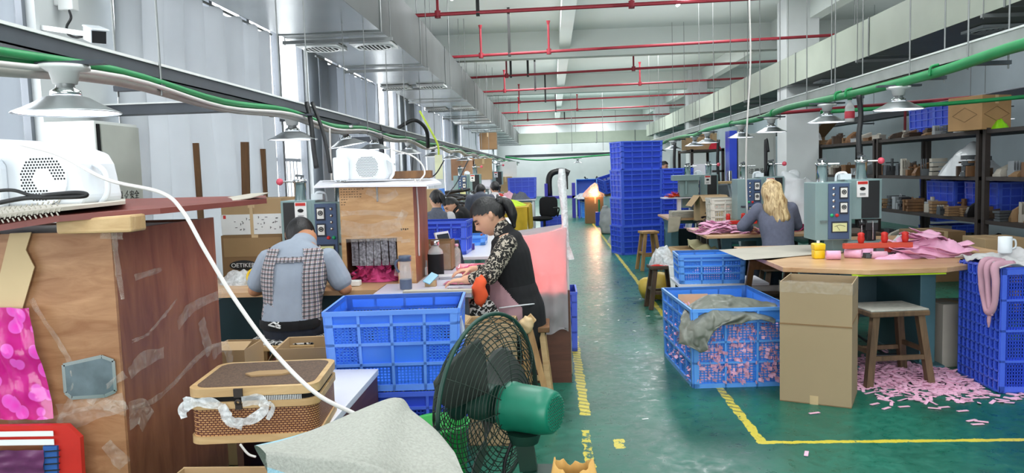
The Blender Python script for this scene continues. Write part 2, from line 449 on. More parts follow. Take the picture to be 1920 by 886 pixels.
def rattan(name):
    m, nt, b = nmat(name)
    t = nt.nodes.new('ShaderNodeTexCoord'); sp = nt.nodes.new('ShaderNodeSeparateXYZ'); nt.links.new(t.outputs['Object'], sp.inputs[0])
    ad = nt.nodes.new('ShaderNodeMath'); ad.operation = 'ADD'; nt.links.new(sp.outputs[0], ad.inputs[0]); nt.links.new(sp.outputs[1], ad.inputs[1])
    cb = nt.nodes.new('ShaderNodeCombineXYZ'); nt.links.new(ad.outputs[0], cb.inputs[0]); nt.links.new(sp.outputs[2], cb.inputs[1])
    br = nt.nodes.new('ShaderNodeTexBrick'); nt.links.new(cb.outputs[0], br.inputs[0])
    br.inputs['Color1'].default_value = lin('#c99b6a'); br.inputs['Color2'].default_value = lin('#b98754'); br.inputs['Mortar'].default_value = lin('#5a2a1c')
    br.inputs['Scale'].default_value = 1; br.inputs['Brick Width'].default_value = .014; br.inputs['Row Height'].default_value = .008; br.inputs['Mortar Size'].default_value = .0022
    br.inputs['Mortar Smooth'].default_value = .3
    nt.links.new(br.outputs[0], b.inputs['Base Color']); b.inputs['Roughness'].default_value = .5
    bumpn(nt, b, br.outputs[1], .4); return m
K['rattan'] = rattan('woven_rattan')
K['rattan_dark'] = mat('dark_woven_mat', '#5b4638', .7, var=.45, scale=160)
def blond(name):
    m, nt, b = nmat(name)
    n = noisetex(nt, texco(nt, (1, 1, .12)), 38, 4, .6, .6)
    r = ramp(nt, n, lin('#7a5326'), lin('#ecd2a0'), .3, .66)
    nt.links.new(r.outputs[0], b.inputs['Base Color']); b.inputs['Roughness'].default_value = .4
    bumpn(nt, b, n, .4); return m
K['blond'] = blond('blond_hair')
def floral(name):
    m, nt, b = nmat(name)
    vo = nt.nodes.new('ShaderNodeTexVoronoi'); vo.inputs['Scale'].default_value = 16; nt.links.new(texco(nt), vo.inputs['Vector'])
    r = nt.nodes.new('ShaderNodeValToRGB'); e = r.color_ramp.elements
    e[0].position, e[0].color = .1, lin('#f03ac0'); e[1].position, e[1].color = .42, lin('#e85fcb')
    x = e.new(.46); x.color = lin('#c41180'); x = e.new(.8); x.color = lin('#d2188f')
    nt.links.new(vo.outputs['Distance'], r.inputs[0]); nt.links.new(r.outputs[0], b.inputs['Base Color'])
    b.inputs['Roughness'].default_value = .18; b.inputs['Alpha'].default_value = .88
    bumpn(nt, b, noisetex(nt, texco(nt), 12, 3), .35, .02); return m
K['floral'] = floral('pink_floral_film')
def striped_sack(name, mb):
    """woven sack cloth with a printed blue and pink stripe near its lower left edge"""
    xs = [v.x for v in mb.v]; ys = [v.y for v in mb.v]; o = V(((min(xs) + max(xs)) / 2, (min(ys) + max(ys)) / 2, min(v.z for v in mb.v)))
    a, e = at(508, 866, y=1.33) - o, at(590, 881, y=1.29) - o
    m, nt, b = nmat(name)
    t = nt.nodes.new('ShaderNodeTexCoord'); sp = nt.nodes.new('ShaderNodeSeparateXYZ'); nt.links.new(t.outputs['Object'], sp.inputs[0])
    n = noisetex(nt, t.outputs['Object'], 180, 2)
    sl = (e.z - a.z) / (e.x - a.x)
    h = nt.nodes.new('ShaderNodeMath'); h.operation = 'MULTIPLY_ADD'; nt.links.new(sp.outputs[0], h.inputs[0]); h.inputs[1].default_value = -sl; nt.links.new(sp.outputs[2], h.inputs[2])
    z0 = a.z - sl * a.x
    k = nt.nodes.new('ShaderNodeMath'); k.operation = 'SUBTRACT'; nt.links.new(h.outputs[0], k.inputs[0]); k.inputs[1].default_value = z0 - .059
    s10 = nt.nodes.new('ShaderNodeMath'); s10.operation = 'MULTIPLY'; s10.inputs[1].default_value = 10; nt.links.new(k.outputs[0], s10.inputs[0])
    r = nt.nodes.new('ShaderNodeValToRGB'); r.color_ramp.interpolation = 'CONSTANT'; el = r.color_ramp.elements
    base = lin('#a9aaa2'); el[0].color = base; el[1].position, el[1].color = .36, lin('#c9a5a0')
    x = el.new(.45); x.color = lin('#93bccb'); x = el.new(.56); x.color = base
    nt.links.new(s10.outputs[0], r.inputs[0])
    lt = nt.nodes.new('ShaderNodeMath'); lt.operation = 'LESS_THAN'; nt.links.new(sp.outputs[0], lt.inputs[0]); lt.inputs[1].default_value = e.x
    mx = nt.nodes.new('ShaderNodeMixRGB'); nt.links.new(lt.outputs[0], mx.inputs[0]); mx.inputs[1].default_value = base; nt.links.new(r.outputs[0], mx.inputs[2])
    rr = ramp(nt, n, (.8, .8, .8, 1), (1, 1, 1, 1)); ml = nt.nodes.new('ShaderNodeMixRGB'); ml.blend_type = 'MULTIPLY'; ml.inputs[0].default_value = 1
    nt.links.new(mx.outputs[0], ml.inputs[1]); nt.links.new(rr.outputs[0], ml.inputs[2])
    nt.links.new(ml.outputs[0], b.inputs['Base Color']); b.inputs['Roughness'].default_value = .9; bumpn(nt, b, n, .25)
    return m

def floor_mat():
    m, nt, b = nmat('green_epoxy_floor')
    t = nt.nodes.new('ShaderNodeTexCoord'); co = t.outputs['Object']
    n1 = noisetex(nt, co, .9, 5, .6); n2 = noisetex(nt, co, 14, 5, .65, .6)
    r1 = ramp(nt, n1, lin('#0a473a'), lin('#1b7460'), .3, .7)
    r2 = ramp(nt, n2, (.62, .62, .62, 1), (1.0, 1.0, 1.0, 1), .3, .6)
    mx = nt.nodes.new('ShaderNodeMixRGB'); mx.blend_type = 'MULTIPLY'; mx.inputs[0].default_value = .6
    nt.links.new(r1.outputs[0], mx.inputs[1]); nt.links.new(r2.outputs[0], mx.inputs[2])
    # pale scuffs
    n3 = noisetex(nt, texco(nt, (3, .5, 1)), 6, 6, .7, 1.5)
    r3 = ramp(nt, n3, (0, 0, 0, 1), (1, 1, 1, 1), .62, .74)
    mx2 = nt.nodes.new('ShaderNodeMixRGB'); nt.links.new(mx.outputs[0], mx2.inputs[1]); mx2.inputs[2].default_value = lin('#7fa598')
    k = nt.nodes.new('ShaderNodeMath'); k.operation = 'MULTIPLY'; k.inputs[1].default_value = .2; nt.links.new(r3.outputs[0], k.inputs[0]); nt.links.new(k.outputs[0], mx2.inputs[0])
    sp = nt.nodes.new('ShaderNodeSeparateXYZ'); nt.links.new(co, sp.inputs[0])
    def mth(op, a, bb=None, c=None):
        q = nt.nodes.new('ShaderNodeMath'); q.operation = op
        for i, v in enumerate((a, bb, c)):
            if v is None: continue
            if isinstance(v, (int, float)): q.inputs[i].default_value = v
            else: nt.links.new(v, q.inputs[i])
        return q.outputs[0]
    X, Y = sp.outputs[0], sp.outputs[1]
    wob = mth('MULTIPLY_ADD', noisetex(nt, co, 9, 4, .7), .06, -.03)
    def band(S, c, w): return mth('LESS_THAN', mth('ABSOLUTE', mth('ADD', mth('SUBTRACT', S, c), wob)), w)
    def rng(S, lo, hi): return mth('MULTIPLY', mth('GREATER_THAN', S, lo), mth('LESS_THAN', S, hi))
    wear = mth('GREATER_THAN', noisetex(nt, co, 16, 5, .7), .46)
    left = mth('MULTIPLY', band(X, .165, .032), rng(Y, 4.62, 26))
    left = mth('MAXIMUM', left, mth('MULTIPLY', mth('MULTIPLY', band(X, .155, .022), rng(Y, 3.2, 4.35)), wear))
    left = mth('MAXIMUM', left, mth('MULTIPLY', mth('MULTIPLY', band(X, .33, .03), rng(Y, 4.05, 4.2)), wear))
    right = mth('MULTIPLY', band(X, 1.1, .024), rng(Y, 5.2, 26))
    right = mth('MAXIMUM', right, mth('MULTIPLY', mth('MULTIPLY', band(X, 1.1, .026), rng(Y, 4.1, 5.2)), mth('GREATER_THAN', noisetex(nt, co, 16, 5, .7), .4)))
    cross = mth('MULTIPLY', mth('MULTIPLY', band(Y, 4.12, .02), rng(X, 1.09, 6)), mth('GREATER_THAN', noisetex(nt, co, 11, 5, .7), .36))
    tot = mth('MAXIMUM', mth('MAXIMUM', left, right), cross)
    hatch = mth('LESS_THAN', mth('FRACT', mth('MULTIPLY', mth('ADD', mth('MULTIPLY', X, .6), Y), 13)), .36)
    hm = mth('MULTIPLY', hatch, mth('GREATER_THAN', Y, 4.6))
    yc = nt.nodes.new('ShaderNodeMixRGB'); yc.inputs[1].default_value = lin('#d3c23a'); yc.inputs[2].default_value = lin('#6d7436'); nt.links.new(mth('MULTIPLY', hm, .8), yc.inputs[0])
    mx3 = nt.nodes.new('ShaderNodeMixRGB'); nt.links.new(mth('MULTIPLY', tot, .92), mx3.inputs[0]); nt.links.new(mx2.outputs[0], mx3.inputs[1]); nt.links.new(yc.outputs[0], mx3.inputs[2])
    nt.links.new(mx3.outputs[0], b.inputs['Base Color'])
    rr = ramp(nt, n2, (.22,) * 3 + (1,), (.5,) * 3 + (1,)); nt.links.new(rr.outputs[0], b.inputs['Roughness'])
    bumpn(nt, b, n1, .06, .05)
    return m
K['floor'] = floor_mat()
# ---------------------------------------------------------------- the room
XL, XR, YB, YF, ZC = -3.2, 8.2, 46.0, -4.0, 4.6
fl = MB(); fl.grid(lambda u, v: V((XL - .2 + u * (XR - XL + .4), YF + v * (YB - YF), 0)), 1, 1)
o = fl.build('floor', K['floor']); o.location = (0, 0, 0)
for v in o.data.vertices: v.co += V(((XL + XR) / 2, (YF + YB) / 2, 0))
struct(o, 'worn green epoxy factory floor with yellow lane lines')
struct(MB().box(XL - .2, XR + .2, YF, YB + .2, ZC, ZC + .2).build('ceiling', K['ceil']), 'pale grey concrete ceiling')
struct(MB().box(XL, XR, YB, YB + .2, 0, ZC).build('wall_back', K['wall']), 'plain off-white end wall')
struct(MB().box(XR, XR + .2, YF, YB, 0, ZC).build('wall_right', K['wall_right']), 'pale blue-grey right wall')
struct(MB().box(XL - .2, XR + .2, YF - .2, YF, 0, ZC).build('wall_front', K['wall']))
# window openings in the left wall: y ranges
WIN = [(.2, 4.74), (5.6, 10.2), (11.0, 16.4), (17.4, 24), (25.2, 31.8), (33, 39.6), (40.8, 45)]
ZS, ZH = .55, 3.35
w = MB(); y = YF
for a, b in WIN:
    w.box(XL - .2, XL, y, a, 0, ZC); w.box(XL - .2, XL, a, b, 0, ZS); w.box(XL - .2, XL, a, b, ZH, ZC); y = b
w.box(XL - .2, XL, y, YB, 0, ZC)
struct(w.build('wall_left', K['wall']), 'left wall with a long row of windows')
gl = clearm('window_glass', '#f2f6fa', .08)
wf = mat('window_frame_grey', '#7f848b', .45, .3, var=.06)
for i, (a, b) in enumerate(WIN):
    r = thing('window_%d' % (i + 1), 'x', 'window', (XL - .1, (a + b) / 2, ZS)); del r['label']; del r['category']; r['kind'] = 'structure'
    f = MB(); n = max(2, round((b - a) / .85)); t = .035
    for z in (ZS + t, 2.45, ZH - t): f.box(XL - .14, XL - .06, a, b, z - t, z + t)
    for k in range(n + 1):
        yy = a + (b - a) * k / n; f.box(XL - .14, XL - .06, max(a, yy - t), min(b, yy + t), ZS, ZH)
    f.build('window_frame', wf, r, world=True)
    MB().box(XL - .103, XL - .098, a, b, ZS, ZH).build('pane', gl, r, world=True)
    g = MB()
    for k in range(int((b - a) / .13)):
        yy = a + .06 + k * .13; g.cyl((XL - .18, yy, ZS), (XL - .18, yy, 1.75), .008, n=6)
    g.box(XL - .19, XL - .17, a, b, 1.72, 1.76); g.build('guard_bars', wf, r, world=True)
# ceiling beams
k = 1
for yy in (1.6, 9.6, 17.6, 25.6, 33.6, 41.6):
    struct(MB().box(XL, XR, yy - .15, yy + .15, 4.02, ZC).build('trim_%d' % k, K['ceil']), 'concrete beam across the ceiling'); k += 1
for xx in (.35, 5.0):
    struct(MB().box(xx - .12, xx + .12, YF, YB, 4.2, ZC).build('trim_%d' % k, K['ceil']), 'concrete beam along the ceiling'); k += 1
for (xx, yy) in ((4.75, 15.2), (4.75, 25.6), (4.75, 33.6), (7.2, 10.2)):
    struct(MB().box(xx - .3, xx + .3, yy - .3, yy + .3, 0, ZC).build('trim_%d' % k, K['wall']), 'square concrete pillar'); k += 1
# curtains
def curtain(y0, y1, x=-3.06, z0=.25, z1=3.08, seed=0, m=None, taper=0, label='', fold=.07):
    mb = MB(); n = int((y1 - y0) * 26)
    def fn(u, v):
        z = z0 + (z1 - z0) * v
        yy = y0 + (y1 - y0) * (u if not taper else .5 + (u - .5) * (1 - taper * (1 - v)))
        ph = yy * 17 + 1.4 * nz((yy, z * .25, seed), .9) * 3
        a = fold * (.55 + .45 * nz((yy, z * .3, seed + 3), 1.2) + .25 * (1 - v))
        return V((x + a * math.sin(ph) + .03 * nz((yy, z, seed), 1.1), yy + .012 * math.cos(ph * 1.3), z + (.012 * math.sin(ph * 2) if v in (0, 1) else 0)))
    mb.grid(fn, n, 14)
    r = thing('curtain', label, 'curtain', (x, (y0 + y1) / 2, z0))
    mb.build('curtain_cloth', m or K['curtain'], r, world=True)
    rail = MB().cyl((x, y0, z1 + .01), (x, y1, z1 + .01), .012, n=8); rail.build('curtain_rail', K['rod'], r, world=True)
K['curtain'] = clothm('silver_curtain', '#bfc4c9', .24, .05, 2, .55)
K['curtain_dull'] = clothm('grey_curtain', '#a6adb7', .22, .05, 2, .5)
K['curtain_white'] = clothm('thin_white_curtain', '#dde1e5', .4, .03, 2, .6)
curtain(4.02, 4.36, x=-3.02, z0=1.28, label='narrow silver-grey curtain at far left beside the bright window', seed=4, m=K['curtain_dull'])
curtain(5.4, 8.5, label='wide silver-grey curtain hanging behind the ceiling duct near the security camera', seed=1)
curtain(10.1, 13.4, label='grey gathered curtain behind the row of hanging lamps and the small white blower', seed=2, m=K['curtain_dull'])
curtain(16.3, 18.2, label='grey curtain right of the narrow double window', seed=5, m=K['curtain_dull'])
curtain(18.8, 21.4, label='grey curtain behind the yellow-green cord', seed=6)
curtain(22.6, 25.6, label='grey curtain behind the far bunch of lamps, nearer of two', seed=7, m=K['curtain_dull'])
curtain(27.0, 31.0, label='grey curtain near the far brown cartons, farther of two', seed=8)
curtain(33.5, 42, label='farthest pale curtain along the window wall', seed=9, m=K['curtain_white'])

# ---------------------------------------------------------------- ducts, pipes, trays
def duct_long(name, label, x0, x1, z0, z1, y0, y1, ms, step, diff_y, diff_x, face_m):
    r = thing(name, label, 'duct', ((x0 + x1) / 2, y0, z0))
    b = MB(); n = int((y1 - y0) / .5)
    P = lambda u, v, w: V((x0 + (x1 - x0) * u, y0 + (y1 - y0) * v, z0 + (z1 - z0) * w))
    am = .006
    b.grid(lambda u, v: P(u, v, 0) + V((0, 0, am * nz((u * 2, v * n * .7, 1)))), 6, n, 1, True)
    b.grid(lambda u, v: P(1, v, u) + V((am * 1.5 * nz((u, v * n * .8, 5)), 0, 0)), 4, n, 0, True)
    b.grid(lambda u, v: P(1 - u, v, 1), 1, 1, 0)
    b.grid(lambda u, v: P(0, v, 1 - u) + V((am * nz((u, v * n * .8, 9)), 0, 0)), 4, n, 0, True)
    b.add([P(0, 0, 0), P(1, 0, 0), P(1, 0, 1), P(0, 0, 1)], [(0, 1, 2, 3)]); b.add([P(0, 1, 0), P(1, 1, 0), P(1, 1, 1), P(0, 1, 1)], [(3, 2, 1, 0)])
    b.build('duct_body', ms, r, world=True)
    y = y0 + .4; i = 0
    while y < y1:
        f = MB(); e = .01
        f.box(x0 - e, x1 + e, y - .015, y + .015, z0 - e, z0); f.box(x0 - e, x1 + e, y - .015, y + .015, z1, z1 + e)
        f.box(x0 - e, x0, y - .015, y + .015, z0, z1); f.box(x1, x1 + e, y - .015, y + .015, z0, z1)
        f.build('flange', K['galv_dark'], r, world=True)
        if True:
            MB().box(x0 - .06, x1 + .06, y + .28, y + .32, z0 - .05, z0 - .015).build('hanger_bracket', K['rod'], r, world=True)
            for xx in (x0 - .04, x1 + .04): MB().cyl((xx, y + .3, z0 - .06), (xx, y + .3, ZC), .006, n=6).build('hanger_rod', K['rod'], r, world=True)
        y += step; i += 1
    for yy in diff_y:
        for xx in diff_x:
            d = MB(); d.bc((xx, yy, z0 - .022), (.46, .46, .03)); dd = d.build('air_diffuser', face_m, r, world=True)
            q = MB(); q.cyl((xx, yy, z0 - .042), (xx, yy, z0 - .0385), .19, n=28); q.build('vent_opening', K['black_hole'], dd, world=True)
            s = MB()
            for k in range(-3, 4):
                L = math.sqrt(max(0, .17 ** 2 - (k * .046) ** 2)); s.bar((xx + k * .046, yy - L, z0 - .05), (xx + k * .046, yy + L, z0 - .05), .018, .006)
            s.lathe([(.215, z0 - .038), (.21, z0 - .05), (.19, z0 - .05), (.188, z0 - .04)], (xx, yy, 0), 28)
            s.build('vent_grille', face_m, dd, world=True)
    return r
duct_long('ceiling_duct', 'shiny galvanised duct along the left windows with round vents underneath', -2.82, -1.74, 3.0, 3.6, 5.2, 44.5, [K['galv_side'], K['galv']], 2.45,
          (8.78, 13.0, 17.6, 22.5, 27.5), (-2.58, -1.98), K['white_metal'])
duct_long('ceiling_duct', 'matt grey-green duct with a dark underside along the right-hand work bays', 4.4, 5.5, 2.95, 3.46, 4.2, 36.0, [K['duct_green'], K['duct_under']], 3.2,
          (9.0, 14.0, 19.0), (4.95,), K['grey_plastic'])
r = thing('cross_duct', 'grey-green duct crossing the far end of the hall below the ceiling', 'duct', (1.4, 41.4, 2.9))
b = MB(); b.box(-1.74, 5.4, 40.9, 41.6, 2.93, 3.5); b.build('duct_body', K['duct_green'], r, world=True)
for xx in (0.3, 2.4, 4.4): MB().box(xx - .02, xx + .02, 40.88, 41.62, 2.91, 3.52).build('flange', K['galv_dark'], r, world=True)
for xx in (1.3, 3.4): MB().cyl((xx, 40.95, 3.5), (xx, 40.95, ZC), .012, n=6).build('hanger_rod', K['rod'], r, world=True)
# sprinkler pipes
for i, (yl, yr, drops, blacks) in enumerate(((11.0, 10.75, (-1.55, 1.15), (-.98, )), (15.0, 14.3, (-1.3, .0), (-.75,)), (18.3, 17.5, (-1.0, 1.9), (-.9, -.5)),
                                (21.6, 20.7, (-1.25, 2.4), (-.4,)), (25.2, 24.4, (-1.0,), (-.15,)), (29.5, 28.6, (-1.2, 1.0), (.2,)), (34, 33.2, (-1.0,), (.6,)), (38, 37.4, (), ()))):
    x0, x1, z = -1.95, 6.5, 3.74
    r = thing('sprinkler_pipe', ('nearest', 'second nearest', 'third nearest', 'fourth nearest', 'fifth nearest', 'third farthest', 'second farthest', 'farthest')[i] + ' red sprinkler pipe crossing under the ceiling', 'pipe', (x0, yl, z), group='red pipes under the ceiling')
    Y = lambda x: yl + (yr - yl) * (x - x0) / 5.5
    MB().cyl((x0, Y(x0), z), (x1, Y(x1), z), .027, n=12).build('pipe_run', K['pipe_red'], r, world=True)
    for xx in drops:
        d = MB(); d.cyl((xx, Y(xx), z), (xx, Y(xx), z + .5), .021, n=10); d.cyl((xx, Y(xx), z - .05), (xx, Y(xx), z + .05), .045, n=10); d.cyl((xx, Y(xx), z + .5), (xx, Y(xx), z + .57), .02, .04, n=10)
        d.build('riser', K['pipe_red'], r, world=True)
    for xx in blacks:
        d = MB(); d.box(xx - .025, xx + .025, Y(xx) - .025, Y(xx) + .025, z - .05, ZC); d.build('pipe_hanger', K['pipe_black'], r, world=True)
# hanging fluorescent fittings
for (xx, yy, rz, lab) in ((-1.35, 9.9, -.12, 'lit fluorescent tube hanging from the ceiling beside the shiny duct'), (1.9, 10.9, .05, 'lit fluorescent tube at the top edge above the crate stack')):
    r = thing('ceiling_light', lab, 'ceiling light', (xx, yy, 3.83), rz)
    MB().box(-.05, .05, -.6, .6, .02, .06).build('light_housing', K['white_metal'], r)
    MB().cyl((0, -.57, 0), (0, .57, 0), .022, n=12).build('light_tube', K['tube_glow'], r)
    for q in (-.45, .45): MB().cyl((0, q, .06), (0, q, ZC - 3.83), .004, n=6).build('hanger_rod', K['rod'], r)

def cable_tray(label, x, z, y0, y1, wd, hgt, ms, rods, branch=()):
    r = thing('cable_tray', label, 'cable tray', (x, y0, z))
    b = MB(); b.box(x - wd / 2, x + wd / 2, y0, y1, z, z + .006); b.box(x - wd / 2, x - wd / 2 + .006, y0, y1, z, z + hgt); b.box(x + wd / 2 - .006, x + wd / 2, y0, y1, z, z + hgt)
    b.build('channel', ms[0], r, world=True)
    l = MB(); l.box(x - wd / 2 - .008, x + wd / 2 + .008, y0, y1, z + hgt, z + hgt + .012); l.build('channel_lid', ms[1], r, world=True)
    for yy in rods:
        for xx in (x - wd / 2 - .025, x + wd / 2 + .025): MB().cyl((xx, yy, z - .08), (xx, yy, ZC), .0055, n=6).build('hanger_rod', K['rod'], r, world=True)
        MB().box(x - wd / 2 - .035, x + wd / 2 + .035, yy - .02, yy + .02, z - .055, z - .03).build('hanger_bracket', K['tray_dark'], r, world=True)
    return r
tl = cable_tray('dark grey cable tray over the left benches, carrying green and grey cables', -1.92, 1.985, 1.2, 44, .16, .062, (K['tray_dark'], K['white_metal']), [2.2, 3.55, 5.75, 7.6, 9.6, 12, 15.7, 19, 22.4, 26])
b = MB(); b.box(-3.15, -2.0, 5.22, 5.36, 1.975, 2.04); b.build('branch_channel', K['tray_dark'], tl, world=True)
b = MB(); b.box(-3.17, -1.99, 5.2, 5.38, 2.04, 2.05); b.build('branch_lid', K['white_metal'], tl, world=True)
b = MB(); b.box(-2.93, -2.0, 10.6, 10.76, 1.975, 2.045); b.build('branch_channel', K['tray_dark'], tl, world=True)
random.seed(3)
for nm, m, rr, dx, dz, sg in (('green_cable', K['cable_green'], .021, .02, -.035, .02), ('green_cable', K['cable_green'], .016, .05, -.02, .03), ('grey_cable', K['cable_grey'], .02, .045, -.062, .06), ('grey_cable', K['cable_white'], .011, .075, -.05, .05), ('black_cable', K['cable_black'], .009, .0, -.05, .03)):
    pts = []; yy = 1.2; j = 0
    while yy < 43:
        pts.append((-1.88 + dx + random.uniform(-.012, .012), yy, 1.985 + dz - (sg if j % 2 else 0) * random.uniform(.3, 1.2) + (.0 if j % 2 else .012)))
        yy += .95 + yy * .03; j += 1
    MB().tube(pts, rr, 8, 5).build(nm, m, tl, world=True)
tr = cable_tray('pale grey cable tray over the right benches with white edging', 2.78, 2.14, 3.2, 30, .2, .09, (K['tray_pale'], K['white_metal']), [3.6, 4.3, 5.1, 5.9, 7.4, 8.2, 10, 11.6, 14, 17, 21])
tr2 = cable_tray('dark grey cable tray with white strip above the iron racks, far right', 6.4, 2.3, 6.5, 28, .16, .12, (K['tray_dark'], K['white_metal']), [9, 12, 16, 20])
r = thing('green_pipe', 'long bright green cable pipe running under the right tray', 'pipe', (2.6, 4, 2.1))
pts = [(2.6, 3.2 + i * 1.1, 2.085 + .02 * math.sin(i * 1.7) + (.012 if i % 2 else 0)) for i in range(22)]
MB().tube(pts, .034, 10, 4).build('pipe_run', K['cable_green'], r, world=True)
for yy in (5.4, 6.9, 7.15, 9.2, 11.3): MB().tube([(2.56, yy, 2.06), (2.57, yy, 2.12), (2.62, yy, 2.135)], .01, 8).build('pipe_clip', K['cable_green'], r, world=True)
r = thing('green_pipe', 'thin dark green pipe running behind the right-hand lamps', 'pipe', (5.6, 7.0, 2.1)); r.name = 'hanging_pipe'
MB().tube([(3.0, 8.8, 2.06), (4.4, 8.6, 2.1), (6.2, 8.4, 2.2), (7.6, 8.2, 2.24)], .022, 8).build('pipe_run', K['cable_green'], r, world=True)
r = thing('red_pipe', 'thin red pipe high on the right behind the lamps', 'pipe', (4.0, 14, 2.4))
MB().cyl((3.6, 13.5, 2.35), (8.1, 13.0, 2.55), .03, n=10).build('pipe_run', K['pipe_red'], r, world=True)
MB().cyl((5.9, 13.25, 2.0), (5.9, 13.25, 2.45), .022, n=8).build('riser', K['pipe_red'], r, world=True)
# far cross tray along the end wall
r = thing('cable_tray', 'dark cable tray with white strip crossing the far end wall', 'cable tray', (1, 30, 2.0))
MB().box(-1.8, 2.6, 30, 30.15, 2.05, 2.15).build('channel', K['tray_dark'], r, world=True)
MB().box(-.2, 2.6, 29.98, 30.17, 2.15, 2.22).build('channel_lid', K['white_metal'], r, world=True)
MB().tube([(-1.8, 29.95, 2.08), (-.6, 29.95, 1.93), (.8, 29.95, 1.98), (2.4, 29.95, 2.06)], .03, 8).build('green_cable', K['cable_green'], r, world=True)
for xx in (.8, 2.0): MB().cyl((xx, 30.07, 2.1), (xx, 30.07, ZC), .01, n=6).build('hanger_rod', K['rod'], r, world=True)

# ---------------------------------------------------------------- pendant lamps
def make_lamp(name_label):
    """origin at the ceiling plate; the shade rim lies .235 lower"""
    r = thing('pendant_lamp', name_label, 'lamp', (0, 0, 0))
    b = MB(); b.lathe([(.0, 0), (.085, 0), (.085, -.02), (.05, -.03), (.04, -.09), (.0, -.09)], n=24); b.build('lamp_holder', K['white_metal'], r)
    b = MB(); b.lathe([(.03, -.09), (.032, -.11), (.05, -.125), (.052, -.15), (.04, -.155)], n=20); b.build('lamp_neck', K['chrome'], r)
    n = 72; b = MB(); vs = []; prof = [(.055, -.152), (.075, -.16), (.105, -.185), (.14, -.21), (.172, -.23), (.178, -.235), (.176, -.237)]
    for k, (rr, z) in enumerate(prof):
        for j in range(n):
            q = rr * (1 + (.012 if j % 2 else -.012) * (0 < k < 5)); vs.append(V((q * math.cos(2 * PI * j / n), q * math.sin(2 * PI * j / n), z)))
    b.add(vs, [(i * n + j, i * n + (j + 1) % n, (i + 1) * n + (j + 1) % n, (i + 1) * n + j) for i in range(len(prof) - 1) for j in range(n)], 0, True)
    b.build('lamp_shade', K['lamp_alu'], r, solid=.002)
    b = MB(); b.lathe([(0, -.2), (.12, -.205), (.168, -.232)], n=32); b.build('lamp_glow', K['lamp_glow'], r)
    b = MB(); b.box(-.16, .16, -.02, .02, 0, .02); b.build('lamp_bracket', K['tray_dark'], r)
    return r
lamp0 = make_lamp('nearest ribbed aluminium lamp at far left, hanging under the cable tray')
lamp0.scale = (1, 1, .72); lamp0.location = (-1.745, 2.72, 1.928)
ll = [(5.55, 'second lamp of the left row, in front of the window gap', 1.95), (6.95, 'tilted third lamp of the left row before the grey curtain', 1.93), (8.15, 'fourth lamp of the left row, above the small white blower', 1.93), (10.1, 'fifth lamp of the left row, right of the small white blower', 1.93),
      (12.2, 'sixth lamp of the left row, just before the yellow-green cord', 1.93), (14.4, 'seventh lamp of the left row, just beyond the yellow-green cord', 1.92), (16.6, None, 1.92), (18.6, None, 1.92), (21, None, 1.92), (24, None, 1.92), (27.5, None, 1.92)]
for i, (yy, lab, zz) in enumerate(ll):
    q = dup(lamp0, (-1.88, yy, 1.95 + (zz - zz)), 0, lab or 'aluminium lamp in the far crowded end of the left lamp row', 'far lamps of the left row' if not lab else None)
    if i == 1: q.rotation_euler = (.05, -.16, 0)
rl = [(5.95, 2.6, 'nearest lamp of the right row, white glowing dish'), (7.45, 2.6, 'right-row lamp beside the hanging spray bottle'), (9.3, 2.6, 'right-row lamp above the blonde woman'), (10.75, 2.6, 'right-row lamp behind the vertical white cord'),
      (12.8, 2.55, 'right-row lamp above the carton on the far shelf'), (14.3, 2.62, 'small right-row lamp left of the far shelf carton'), (16.4, 2.55, 'second smallest right-row lamp beside the tall crate stack'), (18.2, 2.5, 'smallest right-row lamp, nearest the tall crate stack')]
for yy, xx, lab in rl: dup(lamp0, (xx, yy, 2.047), 0, lab)
dup(lamp0, (1.0, 30.0, 1.94), 0, 'lone small lamp hanging before the far end wall')
dup(lamp0, (6.3, 11.2, 2.2), 0, 'dull lamp above the iron rack near the tall carton')
# ---------------------------------------------------------------- builders of repeated kinds
def lattice(mb, T, w, h, cols, rows, d=.012, rib=.014, bar=.0035, nx=9, nz_=8, solid=(), top=.07, flat=.004, close=False):
    """one side of a crate in local x (0..w), z (0..h); T maps to place; ribs, fine grid, solid cells"""
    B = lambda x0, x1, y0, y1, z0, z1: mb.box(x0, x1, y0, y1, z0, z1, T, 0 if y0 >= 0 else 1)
    B(0, w, 0, flat, h - top, h)                      # solid top band
    B(-.004, w + .004, -d * 1.2, flat, h - .022, h)        # rim lip
    B(0, w, -d, flat, h - top - rib, h - top); B(0, w, -d, flat, 0, .03)
    hh = h - top - .03
    for r in range(1, rows): B(0, w, -d, flat, .03 + hh * r / rows - rib / 2, .03 + hh * r / rows + rib / 2)
    for c in range(cols + 1):
        x = w * c / cols; x0, x1 = max(0, x - rib / 2), min(w, x + rib / 2)
        if c in (0, cols): x0, x1 = (0, .035) if c == 0 else (w - .035, w)
        B(x0, x1, -d, flat, 0, h - .01)
    cw, ch = w / cols, hh / rows
    for c in range(cols):
        for r in range(rows):
            x0, z0 = c * cw, .03 + r * ch
            if (c, r) in solid or close:
                B(x0, x0 + cw, 0, flat, z0, z0 + ch); 
                if not close: continue
                continue
            e = rib * 1.3
            if nx:
                for i in range(1, nx):
                    x = x0 + cw * i / nx; B(x - bar, x + bar, 0, flat, z0, z0 + ch)
                for j in range(1, nz_):
                    z = z0 + ch * j / nz_; B(x0, x0 + cw, 0, flat, z - bar, z + bar)
            B(x0, x0 + e, 0, flat, z0, z0 + ch); B(x0 + cw - e, x0 + cw, 0, flat, z0, z0 + ch)
            B(x0, x0 + cw, 0, flat, z0, z0 + e * .6); B(x0, x0 + cw, 0, flat, z0 + ch - e * .6, z0 + ch)
